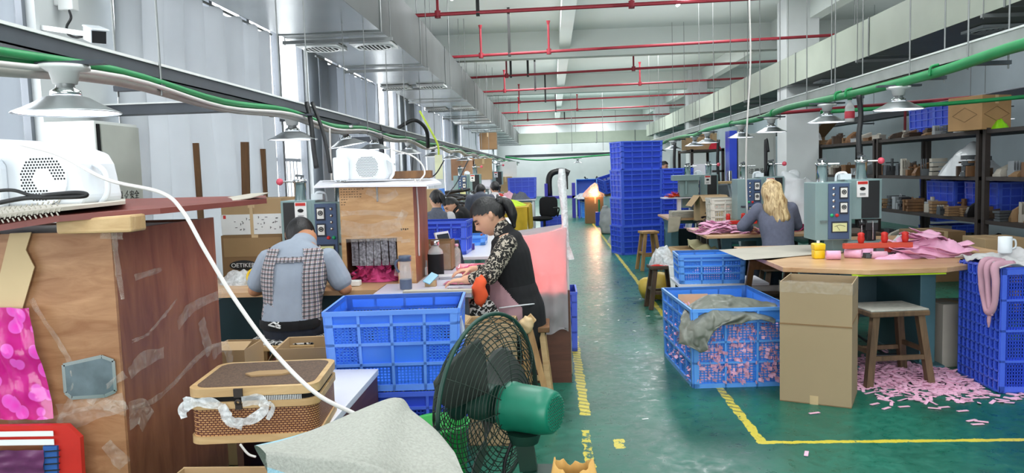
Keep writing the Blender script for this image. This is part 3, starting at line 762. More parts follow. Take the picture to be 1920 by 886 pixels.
def bicubic(G, u, v):
    def cr(a, b_, c, d, t): return .5 * ((2 * b_) + (c - a) * t + (2 * a - 5 * b_ + 4 * c - d) * t * t + (3 * b_ - a - 3 * c + d) * t ** 3)
    n, m = len(G[0]) - 1, len(G) - 1
    fi, fj = u * n, v * m; i, j = min(int(fi), n - 1), min(int(fj), m - 1); ti, tj = fi - i, fj - j
    cl = lambda k, h: max(0, min(h, k))
    return cr(*[cr(*[G[cl(j + jj, m)][cl(i + ii, n)] for ii in (-1, 0, 1, 2)], ti) for jj in (-1, 0, 1, 2)], tj)
def crate(label, w, d, h, m, cols=4, rows=3, solid=((1, 1), (2, 1)), nx=9, nzz=8, loc=(0, 0, 0), rz=0, group=None, close=False, taper=.96, base_grid=False, sidecols=3, handle=True, bar=.0035):
    """a moulded plastic turnover crate, origin at the middle of its base, long side along x"""
    r = thing('plastic_crate', label, 'crate', loc, rz, group)
    rib_m = K.get('rib_' + next((k for k in ('blue', 'blue_deep', 'blue_sky') if K[k] == m), ''), m)  # lighter copy of the plastic, edge highlights put into the rib colour
    def tp(mb):
        for v in mb.v:
            k = taper + (1 - taper) * v.z / h; v.x *= k; v.y *= k
        return mb
    for s, (ang, ww, dd, cc, so) in enumerate(((0, w, d, cols, solid), (PI, w, d, cols, solid), (PI / 2, d, w, sidecols, ((sidecols // 2, rows - 2),)), (-PI / 2, d, w, sidecols, ((sidecols // 2, rows - 2),)))):
        mb = MB(); T = RZ(ang) @ TR(-ww / 2, -dd / 2, 0)
        lattice(mb, T, ww, h, cc, rows, nx=nx, nz_=nzz, solid=so, close=close, top=h * .16, bar=bar)
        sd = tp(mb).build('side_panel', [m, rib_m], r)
        if handle and ww == d:
            hh = MB(); hh.box(-.06, .06, -dd / 2 - .012, -dd / 2 - .004, h * .87, h * .93, RZ(ang)); tp(hh).build('handle', m, sd)
    b = MB()
    if base_grid:
        for i in range(13): b.box(-w / 2 + w * i / 12 - .005, -w / 2 + w * i / 12 + .005, -d / 2, d / 2, -.004, .012, mi=1)
        for i in range(10): b.box(-w / 2, w / 2, -d / 2 + d * i / 9 - .005, -d / 2 + d * i / 9 + .005, -.004, .012, mi=1)
        for i in range(37): b.box(-w / 2 + w * i / 36 - .002, -w / 2 + w * i / 36 + .002, -d / 2, d / 2, .006, .012)
        for i in range(28): b.box(-w / 2, w / 2, -d / 2 + d * i / 27 - .002, -d / 2 + d * i / 27 + .002, .006, .012)
    else: b.box(-w / 2, w / 2, -d / 2, d / 2, 0, .012)
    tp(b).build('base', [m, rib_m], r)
    return r
def carton(label, w, d, h, loc, rz=0, m=None, open_=False, flaps=True, group=None, name='cardboard_box', lid_tape=True, flap_ang=(-.5, .6, .9, -.7), fl=.45):
    """a corrugated box, origin at the middle of its base; open ones have an inside and four flaps"""
    m = m or K['card']; r = thing(name, label, 'box', loc, rz, group); t = .006
    if open_:
        for nm, bx in (('front_wall', (-w / 2, w / 2, -d / 2, -d / 2 + t)), ('rear_wall', (-w / 2, w / 2, d / 2 - t, d / 2)), ('side_wall', (-w / 2, -w / 2 + t, -d / 2 + t, d / 2 - t)), ('side_wall', (w / 2 - t, w / 2, -d / 2 + t, d / 2 - t))):
            MB().box(*bx, 0, h).build(nm, m, r)
        MB().box(-w / 2, w / 2, -d / 2, d / 2, 0, t).build('base', K['card_in'], r)
        if flaps:
            for i, (ax, L, D) in enumerate(((0, w, d), (PI, w, d), (PI / 2, d, w), (-PI / 2, d, w))):
                if flap_ang[i] is None: continue
                mb = MB(); mb.box(-L / 2, L / 2, -D * fl, 0, 0, t * .6)
                mb.xf(RZ(ax) @ TR(0, -D / 2, h) @ RX(flap_ang[i])); mb.build('flap', m, r)
    else:
        MB().box(-w / 2, w / 2, -d / 2, d / 2, 0, h).build('carton_body', m, r, bevel=.004)
        if lid_tape:
            b = MB(); b.box(-.025, .025, -d / 2 - .001, d / 2 + .001, h * .75, h + .001); b.build('tape', K['tape_buff'], r)
            b = MB(); b.box(-w / 2, w / 2, -.002, .002, h, h + .0015); b.build('seam', K['card_dark'], r)
    return r
def stool(label, w, d, h, m, loc, rz=0, seat_m=None, splay=.06, th=.035, leg=.04, rung=True, group=None, name='wooden_stool', pad=None):
    r = thing(name, label, 'stool', loc, rz, group)
    b = MB(); b.box(-w / 2, w / 2, -d / 2, d / 2, h - th, h); b.build('seat', seat_m or m, r, bevel=.006)
    if pad:
        b = MB(); b.box(-w / 2 + .005, w / 2 - .005, -d / 2 + .005, d / 2 - .005, h, h + .012); b.build('seat_pad', pad, r, bevel=.004)
    for sx in (-1, 1):
        for sy in (-1, 1):
            p = V((sx * (w / 2 - .05), sy * (d / 2 - .04), h - th)); q = V((sx * (w / 2 - .05 + splay), sy * (d / 2 - .04 + splay * .6), 0))
            b = MB(); b.bar(q, p, leg, leg, (0, 1, 0)); b.build('leg', m, r)
    if rung:
        b = MB(); z = h * .38
        for sy in (-1, 1): b.bar((-(w / 2 - .05 + splay * .6), sy * (d / 2 - .03 + splay * .3), z), ((w / 2 - .05 + splay * .6), sy * (d / 2 - .03 + splay * .3), z), .022, .03)
        for sx in (-1, 1): b.bar((sx * (w / 2 - .05 + splay * .6), -(d / 2 - .03 + splay * .3), z + .04), (sx * (w / 2 - .05 + splay * .6), (d / 2 - .03 + splay * .3), z + .04), .022, .03)
        b.build('stretcher', m, r)
    return r
def bench(label, x0, x1, y0, y1, h, top_m, leg_m, th=.03, edge_m=None, legs=True, name='work_table', panel=None, corner=0):
    r = thing(name, label, 'table', ((x0 + x1) / 2, (y0 + y1) / 2, 0))
    b = MB()
    if corner:
        c = corner; pl = [(x0 + c, y0), (x1 - c, y0), (x1, y0 + c), (x1, y1), (x0, y1), (x0, y0 + c)]
        b.add([V((x, y, h - th)) for x, y in pl] + [V((x, y, h)) for x, y in pl], [tuple(range(6))[::-1], tuple(range(6, 12))] + [(i, (i + 1) % 6, 6 + (i + 1) % 6, 6 + i) for i in range(6)])
    else: b.box(x0, x1, y0, y1, h - th, h)
    b.build('table_top', top_m, r, bevel=.004, world=True)
    if edge_m: MB().box(x0 - .004, x1 + .004, y0 - .006, y0 + .002, h - th - .002, h + .001).build('edge_band', edge_m, r, world=True)
    if legs:
        for xx in (x0 + .06, x1 - .06):
            for yy in (y0 + .06, y1 - .06): MB().box(xx - .025, xx + .025, yy - .025, yy + .025, 0, h - th).build('leg', leg_m, r, world=True)
        MB().box(x0 + .06, x1 - .06, y1 - .08, y1 - .05, h - th - .1, h - th).build('apron_rail', leg_m, r, world=True)
    if panel: MB().box(x0 + .05, x1 - .05, y1 - .12, y1 - .1, .15, h - .05).build('back_panel', panel, r, world=True)
    return r
def bottle(label, loc, r, h, body_m, cap_m, name='water_bottle', neck=.55, cap=.12, band=None, group=None, cat='bottle'):
    t = thing(name, label, cat, loc, 0, group)
    hb = h * (1 - cap)
    b = MB(); b.lathe([(0, 0), (r * .96, 0), (r, .01), (r, hb * .74), (r * .9, hb * .84), (r * neck, hb * .94), (r * neck, hb), (0, hb)], n=24); b.build('bottle_body', body_m, t)
    b = MB(); b.lathe([(0, hb), (r * neck * 1.12, hb), (r * neck * 1.12, h - .004), (r * neck, h), (0, h)], n=24); b.build('cap', cap_m, t)
    if band:
        b = MB(); b.lathe([(r * 1.01, h * band[0]), (r * 1.02, h * band[0] + .003), (r * 1.02, h * band[1])], n=24); b.build('bottle_band', band[2], t)
    return t
def blower(label, loc, rz, s=1.0, full=False):
    """white plastic blower housing; the perforated face looks along -y, origin at the middle of the base"""
    r = thing('air_blower', label, 'blower', loc, rz)
    poly = [(-.235, 0), (.20, 0), (.215, .03), (.19, .17), (.165, .215), (.03, .265), (-.2, .285), (-.235, .27)]
    b = MB(); b.prism([(x * s, z * s) for x, z in poly], -.1 * s, .16 * s); b.build('housing', K['white_plastic'], r, bevel=.012)
    b = MB(); b.prism([(x * s, z * s) for x, z in [(-.25, 0), (-.11, 0), (-.11, .17), (-.13, .2), (-.25, .2)]], -.15 * s, -.1 * s); b.build('motor_cover', K['white_plastic'], r, bevel=.012)
    b = MB(); b.cyl((.05 * s, -.112 * s, .11 * s), (.05 * s, -.1 * s, .11 * s), .105 * s, n=36); rg = b.build('speaker_ring', K['white_plastic'], r)
    h = MB()
    for i in range(-7, 8):
        for j in range(-7, 8):
            x, z = i * .0135 + (.0068 if j % 2 else 0), j * .0118
            q = math.hypot(x, z)
            if q < .098 and (full or .045 < q and not (z < -.01 and x > .02)): h.cyl(((.05 + x) * s, -.1135 * s, (.11 + z) * s), ((.05 + x) * s, -.1125 * s, (.11 + z) * s), .0042 * s, n=6)
    h.build('vent_opening', K['black_hole'], rg)
    b = MB(); b.tube([(.2 * s, 0, .17 * s), (.245 * s, 0, .13 * s), (.25 * s, 0, .05 * s), (.215 * s, 0, .0)], .012 * s, 8); b.build('handle', K['white_plastic'], r)
    return r
def machine(label, loc, rz=0, s=1.0, arm=True, tall=True, mirror=False):
    """table-top high-frequency heat sealer: cabinet with control panel at left, head at right; front along -y, origin at base middle"""
    r = thing('heat_sealing_machine', label, 'machine', loc, rz)
    mb = lambda: MB()
    X = (lambda x: x)
    b = mb(); b.box(-.30, .02, -.02, .3, .12, .64); b.build('cabinet', K['mach'], r, bevel=.006)
    b = mb(); b.box(.0, .30, .02, .3, .30, .66); b.build('head_cover', K['mach'], r, bevel=.006)
    b = mb(); b.box(.12, .275, .012, .022, .31, .645); b.build('cover_window', K['black_plastic'], r)
    b = mb(); b.box(.075, .175, .008, .02, .50, .645); nl = b.build('notice_label', K['paper'], r)
    b = mb(); b.box(.082, .168, .005, .009, .615, .640); b.build('label_heading', K['red'], nl)
    b = mb(); b.ell((.125, .006, .575), (.026, .002, .016)); b.box(.1, .15, .005, .008, .53, .534); b.box(.1, .15, .005, .008, .518, .522); b.build('label_symbol', K['ink'], nl)
    p = mb(); p.box(-.19, -.005, -.035, -.018, .13, .63); pan = p.build('control_panel', K['panel_blue'], r, bevel=.004)
    for z in (.545, .41):
        b = mb(); b.box(-.095, -.02, -.042, -.034, z - .055, z + .055); d = b.build('dial_plate', K['panel_dark'], pan)
        b = mb(); b.box(-.086, -.029, -.045, -.041, z - .04, z + .044); b.build('dial_face', K['dial_white'], pan)
        b = mb(); b.lathe([(.014, 0), (.02, 0), (.02, .008), (.014, .008), (.014, 0)], n=20, M=TR(-.058, -.045, z + .008) @ RX(PI / 2)); b.cyl((-.058, -.046, z + .008), (-.058, -.05, z + .008), .008, n=12); b.build('dial_knob', K['ink'], pan)
    for k in range(4):
        b = mb(); b.lathe([(0, .01), (.012, .008), (.014, 0)], n=12, M=TR(-.145, -.035, .585 - k * .055) @ RX(PI / 2)); b.build('switch', K['chrome'], pan)
    for x, m in ((-.16, 'green_btn'), (-.115, 'red')):
        b = mb(); b.lathe([(0, .014), (.013, .012), (.016, 0)], n=14, M=TR(x, -.035, .345) @ RX(PI / 2)); b.build('push_button', K[m], pan)
    b = mb(); b.box(-.165, -.02, -.04, -.034, .19, .29); b.build('gauge_frame', K['panel_dark'], pan)
    b = mb(); b.box(-.155, -.03, -.043, -.039, .2, .275); g = b.build('gauge_face', K['gauge'], pan)
    b = mb(); b.tube([(-.14, -.044, .245), (-.093, -.044, .258), (-.045, -.044, .245)], .0018, 6); b.bar((-.093, -.045, .21), (-.12, -.045, .25), .002); b.build('gauge_needle', K['ink'], g)
    b = mb(); b.box(-.26, -.2, -.03, -.022, .28, .3); b.build('tag_hook', K['chrome'], r)
    # stand, arm, lower plate
    b = mb(); b.box(-.12, .02, .06, .28, 0, .14); b.build('machine_foot', K['mach'], r, bevel=.006)
    b = mb(); b.box(-.02, .32, -.04, .12, .085, .105); b.build('lower_plate', K['mach'], r)
    b = mb(); b.box(.14, .25, -.03, .09, .20, .3); b.box(.155, .235, -.02, .07, .11, .22); b.cyl((.09, .02, .26), (.14, .02, .26), .032, n=14); b.build('press_head', K['black_plastic'], r, bevel=.004)
    b = mb(); b.cyl((.2, -.035, .285), (.2, -.035, .12), .007, n=8); b.cyl((.115, .0, .3), (.115, .0, .12), .009, n=8); b.box(.15, .245, -.034, -.028, .27, .29); b.build('guide_rod', K['chrome'], r)
    # chrome columns with handles
    for x, y, hh in ((-.17, .2, .20), (.17, .16, .22)):
        b = mb(); b.lathe([(.05, .64), (.05, .64 + hh * .75), (.058, .64 + hh * .75), (.058, .64 + hh * .88), (.02, .64 + hh * .9), (.02, .64 + hh), (0, .64 + hh)], (x, y, 0), 22); cy = b.build('cylinder', K['chrome'], r)
        b = mb(); b.cyl((x, y - .02, .64 + hh * .82), (x + .14, y - .05, .64 + hh * .82), .009, n=8); lv = b.build('lever', K['chrome'], cy)
        if x > 0: MB().ell((x + .155, y - .053, .64 + hh * .82), .03).build('lever_ball', K['red_ball'], cy)
        b = mb(); b.bar((x - .035, y, .64 + hh), (x + .035, y, .64 + hh + .01), .022); b.build('valve', K['iron_grey'], cy)
    b = mb(); b.tube([(-.06, .16, .64), (-.05, .15, .71), (.02, .14, .72), (.05, .15, .66)], .011, 8); b.box(-.04, .06, .1, .16, .66, .71); b.build('air_hose', K['white_plastic'], r)
    if s != 1: r.scale = (s, s, s)
    return r
def press_bar(label, loc, rz=0, L=.6, m='red_orange'):
    r = thing('press_jig', label, 'jig', loc, rz)
    b = MB(); b.box(-L / 2, L / 2, -.02, .02, .07, .11); b.build('jig_bar', K[m], r, bevel=.004)
    for x in (-.12, .05, .2):
        if abs(x) > L / 2 - .03: continue
        b = MB(); b.lathe([(0, .11), (.018, .11), (.026, .14), (.022, .165), (.026, .18), (.012, .19), (0, .192)], (x, 0, 0), 16); b.build('knob', K['red'], r)
    b = MB(); b.box(-.1, .14, -.05, .06, 0, .03); b.box(-.02, .04, -.03, .03, .03, .07); b.build('jig_base', K['iron_grey'], r, bevel=.003)
    return r
def leg_stand(label, x0, x1, y0, y1, h, m, ztop=None):
    """steel machine stand under a table top: two columns, cross rail and pedal"""
    r = thing('machine_stand', label, 'stand', ((x0 + x1) / 2, (y0 + y1) / 2, 0))
    for x in (x0, x1 - .11): MB().box(x, x + .11, y0 + .1, y1, 0.02, h).build('leg', m, r, bevel=.006, world=True)
    MB().box(x0, x1, y1 - .1, y1 - .04, h * .3, h * .75).build('back_plate', K['teal_dark'], r, world=True)
    MB().box(x0 - .02, x1 + .02, y0, y1, h - .06, h).build('top_rail', m, r, world=True)
    for x in (x0, x1 - .11): MB().box(x - .02, x + .13, y0, y1 + .04, 0, .03).build('foot', m, r, world=True)
    b = MB(); b.bar(((x0 + x1) / 2 - .1, y0 + .1, .09), ((x0 + x1) / 2 + .1, y0 + .1, .09), .06, .015); b.cyl(((x0 + x1) / 2, y0 + .1, .09), ((x0 + x1) / 2, y1 - .06, .14), .01, n=8); b.build('pedal', K['iron_grey'], r, world=True)
    return r
def folded(label, loc, w, d, h, m, n=4, rz=0, name='folded_cloth', cat='cloth', group=None, seed=0):
    mb = MB(); rnd = random.Random(seed)
    for k in range(n):
        ox, oy = rnd.uniform(-.006, .006), rnd.uniform(-.006, .006)
        z0, z1 = h * k / n, h * (k + 1) / n - .001
        mb.tube([(-w / 2 + ox, -d / 2 + oy, (z0 + z1) / 2), (w / 2 + ox, -d / 2 + oy, (z0 + z1) / 2)], (z1 - z0) / 2, 8, 2)
        mb.box(-w / 2 + ox, w / 2 + ox, -d / 2 + oy, d / 2 + oy, z0, z1)
    mb.xf(TR(loc) @ RZ(rz)); o = mb.build(name, m); return tag(o, label, cat, group)
def pile(label, c, rx, ry, h, m, seed=0, amp=.35, fr=9, name='fabric_pile', cat='fabric', p=1.6, rot=0, group=None, kind=None, n=36):
    o = heap(MB(), c, rx, ry, h, seed, amp, fr, n, n, p, rot).build(name, m); return tag(o, label, cat, group, kind)
# ================================================================ left foreground
# the large plywood cabinet at the left edge (front face y=2.6, right face x=-1.545)
r = thing('plywood_cabinet', 'tall reddish plywood cabinet filling the left foreground, wrapped in clear tape', 'cabinet', (-2.0, 2.95, 0))
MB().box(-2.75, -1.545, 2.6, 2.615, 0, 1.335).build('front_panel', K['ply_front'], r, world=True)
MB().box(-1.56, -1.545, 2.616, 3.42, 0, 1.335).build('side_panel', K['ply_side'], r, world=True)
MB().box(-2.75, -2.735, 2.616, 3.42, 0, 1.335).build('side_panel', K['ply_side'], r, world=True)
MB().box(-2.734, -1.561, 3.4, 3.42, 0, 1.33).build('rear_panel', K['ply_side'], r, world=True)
MB().box(-2.73, -1.561, 2.62, 3.4, 1.3, 1.32).build('top_panel', K['ply_side'], r, world=True)
# the little mirror let into the front
p = [at(118, 684, y=2.59), at(190, 668, y=2.59), at(212, 676, y=2.59), at(216, 733, y=2.59), at(196, 742, y=2.59), at(134, 746, y=2.59), at(122, 736, y=2.59)]
b = MB(); b.prism([(q.x, q.z) for q in p], 2.592, 2.6); mr = b.build('mirror', mat('mirror_glass', '#8e9aa2', .12, .9, var=.25, scale=14), r, world=True)
b = MB()
for i in range(7): b.bar((p[i].x, 2.594, p[i].z), (p[(i + 1) % 7].x, 2.594, p[(i + 1) % 7].z), .012, .006, (0, 1, 0))
b.build('mirror_edge', K['chrome'], mr, world=True)
def tape_strip(parent, pts, w, seed, m='tape', nrm=None):
    """ragged strip of clear tape following pts on a flat face"""
    mb = MB(); ps = catmull(pts, 8); n = V(nrm)
    def fn(u, v):
        i = u * (len(ps) - 1); k = min(int(i), len(ps) - 2); q = ps[k].lerp(ps[k + 1], i - k); t = (ps[k + 1] - ps[k]).normalized()
        s = t.cross(n).normalized(); e = 1 + .5 * nz((q.x, q.y, q.z), 11, seed)
        return q + s * (v - .5) * w * e + n * (.003 + .012 * abs(nz((q.x + v * .05, q.y, q.z), 26, seed)))
    mb.grid(fn, 40, 6); return mb.build('tape', K[m], parent, world=True)
fy = 2.6
for i, (pts, wd) in enumerate((([(20, 800), (120, 790), (236, 750)], .06), ([(110, 770), (180, 755), (238, 765)], .05), ([(170, 755), (180, 740), (236, 700)], .03), ([(60, 560), (140, 700), (110, 800)], .02), ([(190, 440), (232, 440)], .03), ([(200, 830), (236, 870)], .05), ([(215, 430), (222, 500), (232, 560)], .02))):
    tape_strip(r, [at(px, py, y=fy) for px, py in pts], wd, i, nrm=(0, -1, 0))
for i, (pts, wd) in enumerate((([(240, 700), (265, 675), (305, 660)], .05), ([(245, 640), (280, 620), (330, 560)], .012), ([(330, 610), (360, 575), (425, 545)], .045), ([(245, 765), (300, 740), (380, 660), (425, 640)], .022), ([(240, 780), (262, 770), (275, 790)], .1), ([(375, 600), (385, 640), (392, 660)], .06), ([(396, 660), (420, 650), (432, 680)], .06), ([(250, 520), (300, 505)], .02))):
    tape_strip(r, [at(px, py, x=-1.545) for px, py in pts], wd, i + 20, nrm=(1, 0, 0))
# buff strip, pink floral film and red bag taped to the front
b = MB(); q = [at(px, py, y=2.585) for px, py in ((20, 437), (60, 435), (50, 468), (66, 500), (40, 590), (0, 665), (-40, 740), (-60, 660), (0, 520))]
b.prism([(v.x, v.z) for v in q], 2.58, 2.584)
tag(b.build('hanging_strip', K['card_pale']), 'long torn buff strip hanging slantwise over the pink floral film', 'strip')
b = MB(); c = [at(px, py, y=2.57) for px, py in ((-70, 785), (108, 780), (62, 575), (-70, 575))]
b.grid(lambda u, v: c[0].lerp(c[1], u).lerp(c[3].lerp(c[2], u), v) + V((0, -.012 + .02 * nz((u * 2, v * 3, 1), 1.4) - .012 * abs(math.sin(u * 9 + v * 3)), 0)), 40, 40)
tag(b.build('floral_film', K['floral']), 'bright pink see-through floral film hanging on the plywood cabinet', 'film')
rb = thing('hanging_bag', 'red edged bag with blue stripes and purple contents, bottom left corner', 'bag', (-1.9, 2.5, .3))
q = [at(px, py, y=2.5) for px, py in ((-120, 800), (125, 796), (150, 820), (158, 960), (108, 960), (100, 830), (-120, 828))]
MB().prism([(v.x, v.z) for v in q], 2.5, 2.52).build('bag_edge', K['red'], rb, world=True)
q = [at(px, py, y=2.5) for px, py in ((84, 834), (110, 834), (112, 960), (86, 960))]
b = MB(); b.prism([(v.x, v.z) for v in q], 2.49, 2.5); b.build('blue_stripe', mat('blue_stripe_cloth', '#27599f', .7, var=.1), rb, world=True)
b = MB()
for k in range(10):
    a, c = at(84, 846 + k * 12, y=2.488), at(112, 844 + k * 12, y=2.488); b.bar(a, c, .004, .003, (0, 1, 0))
b.build('stitching', K['ink'], rb, world=True)
a0, a1 = at(-120, 815, y=2.49), at(100, 812, y=2.49); b = MB(); b.bar(a0, a1, .002, .018, (0, 0, 1)); b.bar(a0 - V((0, 0, .03)), a1 - V((0, .0, .03)), .002, .02, (0, 0, 1)); b.build('white_band', K['paper'], rb, world=True)
MB().box(-2.5, -1.75, 2.5, 2.58, .28, .5).build('bag_back', K['red'], rb, world=True)
b = MB(); c = [at(px, py, y=2.49) for px, py in ((-120, 960), (88, 960), (84, 842), (-120, 842))]
b.grid(lambda u, v: c[0].lerp(c[1], u).lerp(c[3].lerp(c[2], u), v) + V((0, -.02 * abs(nz((u * 3, v * 3, 2), 2)) - .005, 0)), 24, 24); b.build('purple_contents', mat('purple_film', '#5c2a52', .3, var=.4, scale=9), rb, world=True)
# lid of corrugated and red-brown boards laid slantwise on top, a wood block propping it
lid = thing('board_lid', 'warped red-brown board with corrugated layers lying on the plywood cabinet', 'board', (-1.9, 2.8, 1.37))
def slab(mb, px, th, drop=0):
    top = [at(a, b_, y=yy) + V((0, 0, -drop)) for a, b_, yy in px]
    lo = [t - V((0, 0, th)) for t in top]
    n = len(top); mb.add(lo + top, [tuple(range(n))[::-1], tuple(range(n, 2 * n))] + [(i, (i + 1) % n, n + (i + 1) % n, n + i) for i in range(n)]); return mb
slab(MB(), ((-120, 440, 2.45), (110, 404, 2.45), (300, 390, 2.62), (500, 372, 3.2), (498, 366, 3.5), (250, 372, 3.5), (-150, 380, 3.4)), .02).build('red_board', K['red_board'], lid, world=True)
slab(MB(), ((-120, 415, 2.44), (118, 388, 2.46), (235, 376, 2.7), (235, 372, 3.1), (-120, 385, 3.1)), .012).build('corrugated_sheet', K['card_grey'], lid, world=True)
b = MB(); e0, e1 = at(-120, 428, y=2.43), at(116, 396, y=2.445)
for k in range(46):
    q = e0.lerp(e1, k / 46); b.bar(q, e0.lerp(e1, (k + .7) / 46) + V((0, 0, .012 if k % 2 else -.012)), .003, .004)
    q2 = q + V((0, 0, .03)); b.bar(q2, q2 + V((.006, 0, .009 if k % 2 else -.009)), .003, .004)
b.build('corrugation', K['card_grey'], lid, world=True)
slab(MB(), ((420, 380, 3.1), (470, 372, 3.15), (505, 362, 3.2), (470, 364, 3.4), (410, 374, 3.4)), .003, -.004).build('curled_corner', K['card_grey'], lid, world=True)
q0, q1 = at(112, 434, y=2.52), at(252, 424, y=2.52)
b = MB(); b.hexa([V((q0.x, 2.5, 1.336)), V((q1.x, 2.5, 1.336)), V((q1.x, 2.6, 1.336)), V((q0.x, 2.6, 1.336))], [V((q0.x, 2.5, 1.383)), V((q1.x, 2.5, 1.395)), V((q1.x, 2.6, 1.395)), V((q0.x, 2.6, 1.383))])
tag(b.build('wood_block', K['wood_pale'], bevel=.008), 'pale wooden block wedged between the plywood cabinet and its slanted lid', 'block')
# white blower on the lid
bl = blower('big white plastic blower at far left on the cabinet lid', (-1.9, 2.83, 1.425), -.06, .9)
c0 = at(20, 366, y=2.5)
for i, (pts, lab) in enumerate((([(-40, 362), (20, 356), (60, 366), (110, 368), (160, 366)], 'black cable loop lying in front of the big white blower'), ([(-40, 388), (40, 372), (90, 370), (150, 368), (162, 364), (140, 361), (80, 366)], 'flat black strap on the cabinet lid below the black cable loop'))):
    tag(MB().tube([at(a, b_, y=2.5) for a, b_ in pts], .006 if i == 0 else .008, 8).build('black_cable', K['cable_black'], ), lab, 'cable')
# the long pale hose arching from the blower down to the grey sack
hs = [(38, 270, 2.72), (110, 290, 2.6), (200, 336, 2.45), (300, 360, 2.3), (342, 395, 2.25), (385, 470, 2.2), (440, 560, 2.15), (510, 655, 2.1), (590, 735, 2.0), (668, 777, 1.95), (700, 800, 1.95)]
tag(MB().tube([at(a, b_, y=yy) for a, b_, yy in hs], .006, 10, 8).build('air_hose', K['cable_white']), 'long pale plastic hose arching from the big white blower across the left foreground', 'hose')
# rattan hamper on the white side table
t = thing('side_table', 'low white-topped table behind the rattan box', 'table', (-1.05, 3.1, 0))
MB().box(-1.25, -.845, 2.66, 3.54, .56, .59).build('table_top', K['laminate'], t, bevel=.003, world=True)
MB().box(-.875, -.85, 2.72, 3.53, 0, .56).build('side_panel', K['brown_board'], t, world=True); MB().box(-1.23, -1.205, 2.8, 3.53, 0, .56).build('side_panel', K['brown_board'], t, world=True)
MB().box(-1.205, -.875, 3.49, 3.52, .3, .56).build('rear_rail', K['brown_board'], t, world=True)
hb = thing('rattan_box', 'woven rattan storage box with pale wooden rims and dark mat lid', 'basket', (-1.075, 2.74, .591), .1)
def rrect(mb, w, d, z0, z1, rad=.05, n=6, cap=True, mi=0):
    pl = []
    for cx, cy, a0 in ((w / 2 - rad, d / 2 - rad, 0), (-w / 2 + rad, d / 2 - rad, PI / 2), (-w / 2 + rad, -d / 2 + rad, PI), (w / 2 - rad, -d / 2 + rad, 1.5 * PI)):
        for k in range(n + 1): pl.append((cx + rad * math.cos(a0 + k * PI / 2 / n), cy + rad * math.sin(a0 + k * PI / 2 / n)))
    m = len(pl); mb.add([V((x, y, z0)) for x, y in pl] + [V((x, y, z1)) for x, y in pl], [(i, (i + 1) % m, m + (i + 1) % m, m + i) for i in range(m)], mi, True)
    if cap: mb.add([V((x, y, z0)) for x, y in pl], [tuple(range(m))[::-1]], mi); mb.add([V((x, y, z1)) for x, y in pl], [tuple(range(m))], mi)
    return mb
HW, HD = .45, .38
rrect(MB(), HW - .012, HD - .012, 0, .14).build('basket_body', K['rattan'], hb)
rrect(MB(), HW, HD, 0, .026).build('rim', K['wood_pale'], hb); rrect(MB(), HW, HD, .122, .146).build('rim', K['wood_pale'], hb)
rrect(MB(), HW - .02, HD - .02, .146, .165).build('gap_shadow', K['black_hole'], hb)
ld = rrect(MB(), HW, HD, .165, .195).build('lid', K['wood_pale'], hb); rrect(MB(), HW - .04, HD - .04, .195, .1965).build('lid_mat', K['rattan_dark'], ld)
b = MB(); pl = [(-.09, 0), (-.06, -.035), (.05, -.03), (.09, .0), (.06, .03), (-.05, .028)]; b.add([V((x + .02, y - .02, .197)) for x, y in pl] + [V((x + .02, y - .02, .203)) for x, y in pl], [tuple(range(6))[::-1], tuple(range(6, 12))] + [(i, (i + 1) % 6, 6 + (i + 1) % 6, 6 + i) for i in range(6)]); b.build('lid_badge', K['card_in'], ld)
b = MB(); b.bc((-.045, -HD / 2 - .004, .178), (.03, .01, .03)); b.lathe([(.006, 0), (.011, 0), (.011, .01), (.006, .01)], n=12, M=TR(-.045, -HD / 2 - .008, .148) @ RX(PI / 2)); b.bc((-.045, -HD / 2 - .005, .13), (.022, .01, .02)); b.build('latch', K['iron'], hb)
b = MB()
for k in range(22): b.box(.04 + k * .006, .0425 + k * .006, -HD / 2 - .0008, -HD / 2 + .004, .147, .163)
b.build('barcode', K['paper'], hb)
b = MB()
def ribbon(mb, pts, w, seed):
    ps = catmull(pts, 8)
    def fn(u, v):
        i = u * (len(ps) - 1); k = min(int(i), len(ps) - 2); q = ps[k].lerp(ps[k + 1], i - k); t = (ps[k + 1] - ps[k]).normalized(); s_ = t.cross(V((0, 1, 0))).normalized()
        ww = w * (1 + .6 * nz((q.x, q.z, seed), 25)); return q + s_ * (v - .5) * ww + V((0, -.006 - .012 * abs(nz((q.x * 1.3 + v * .04, q.z + v * .03, seed), 45)), 0))
    mb.grid(fn, 50, 8)
ribbon(b, [(-.23, -HD / 2 + .0, .15), (-.16, -HD / 2 - .004, .152), (-.10, -HD / 2 - .008, .135), (-.075, -HD / 2 - .012, .085), (-.03, -HD / 2 - .014, .07)], .035, 1)
ribbon(b, [(-.10, -HD / 2 - .01, .14), (-.07, -HD / 2 - .016, .09), (-.01, -HD / 2 - .018, .085), (.045, -HD / 2 - .014, .12), (.03, -HD / 2 - .01, .155), (-.03, -HD / 2 - .008, .15)], .032, 2)
ribbon(b, [(.04, -HD / 2 - .008, .15), (.075, -HD / 2 - .01, .13), (.055, -HD / 2 - .014, .085)], .014, 3)
ribbon(b, [(-.215, -HD / 2 + .01, .15), (-.235, -HD / 2 - .0, .125), (-.23, -HD / 2 - .004, .10)], .03, 4)
b.xf(TR(-1.075, 2.74, .591) @ RZ(.1)); tag(b.build('plastic_bag', K['film_milky']), 'knotted clear plastic bag caught under the rattan box lid', 'bag')
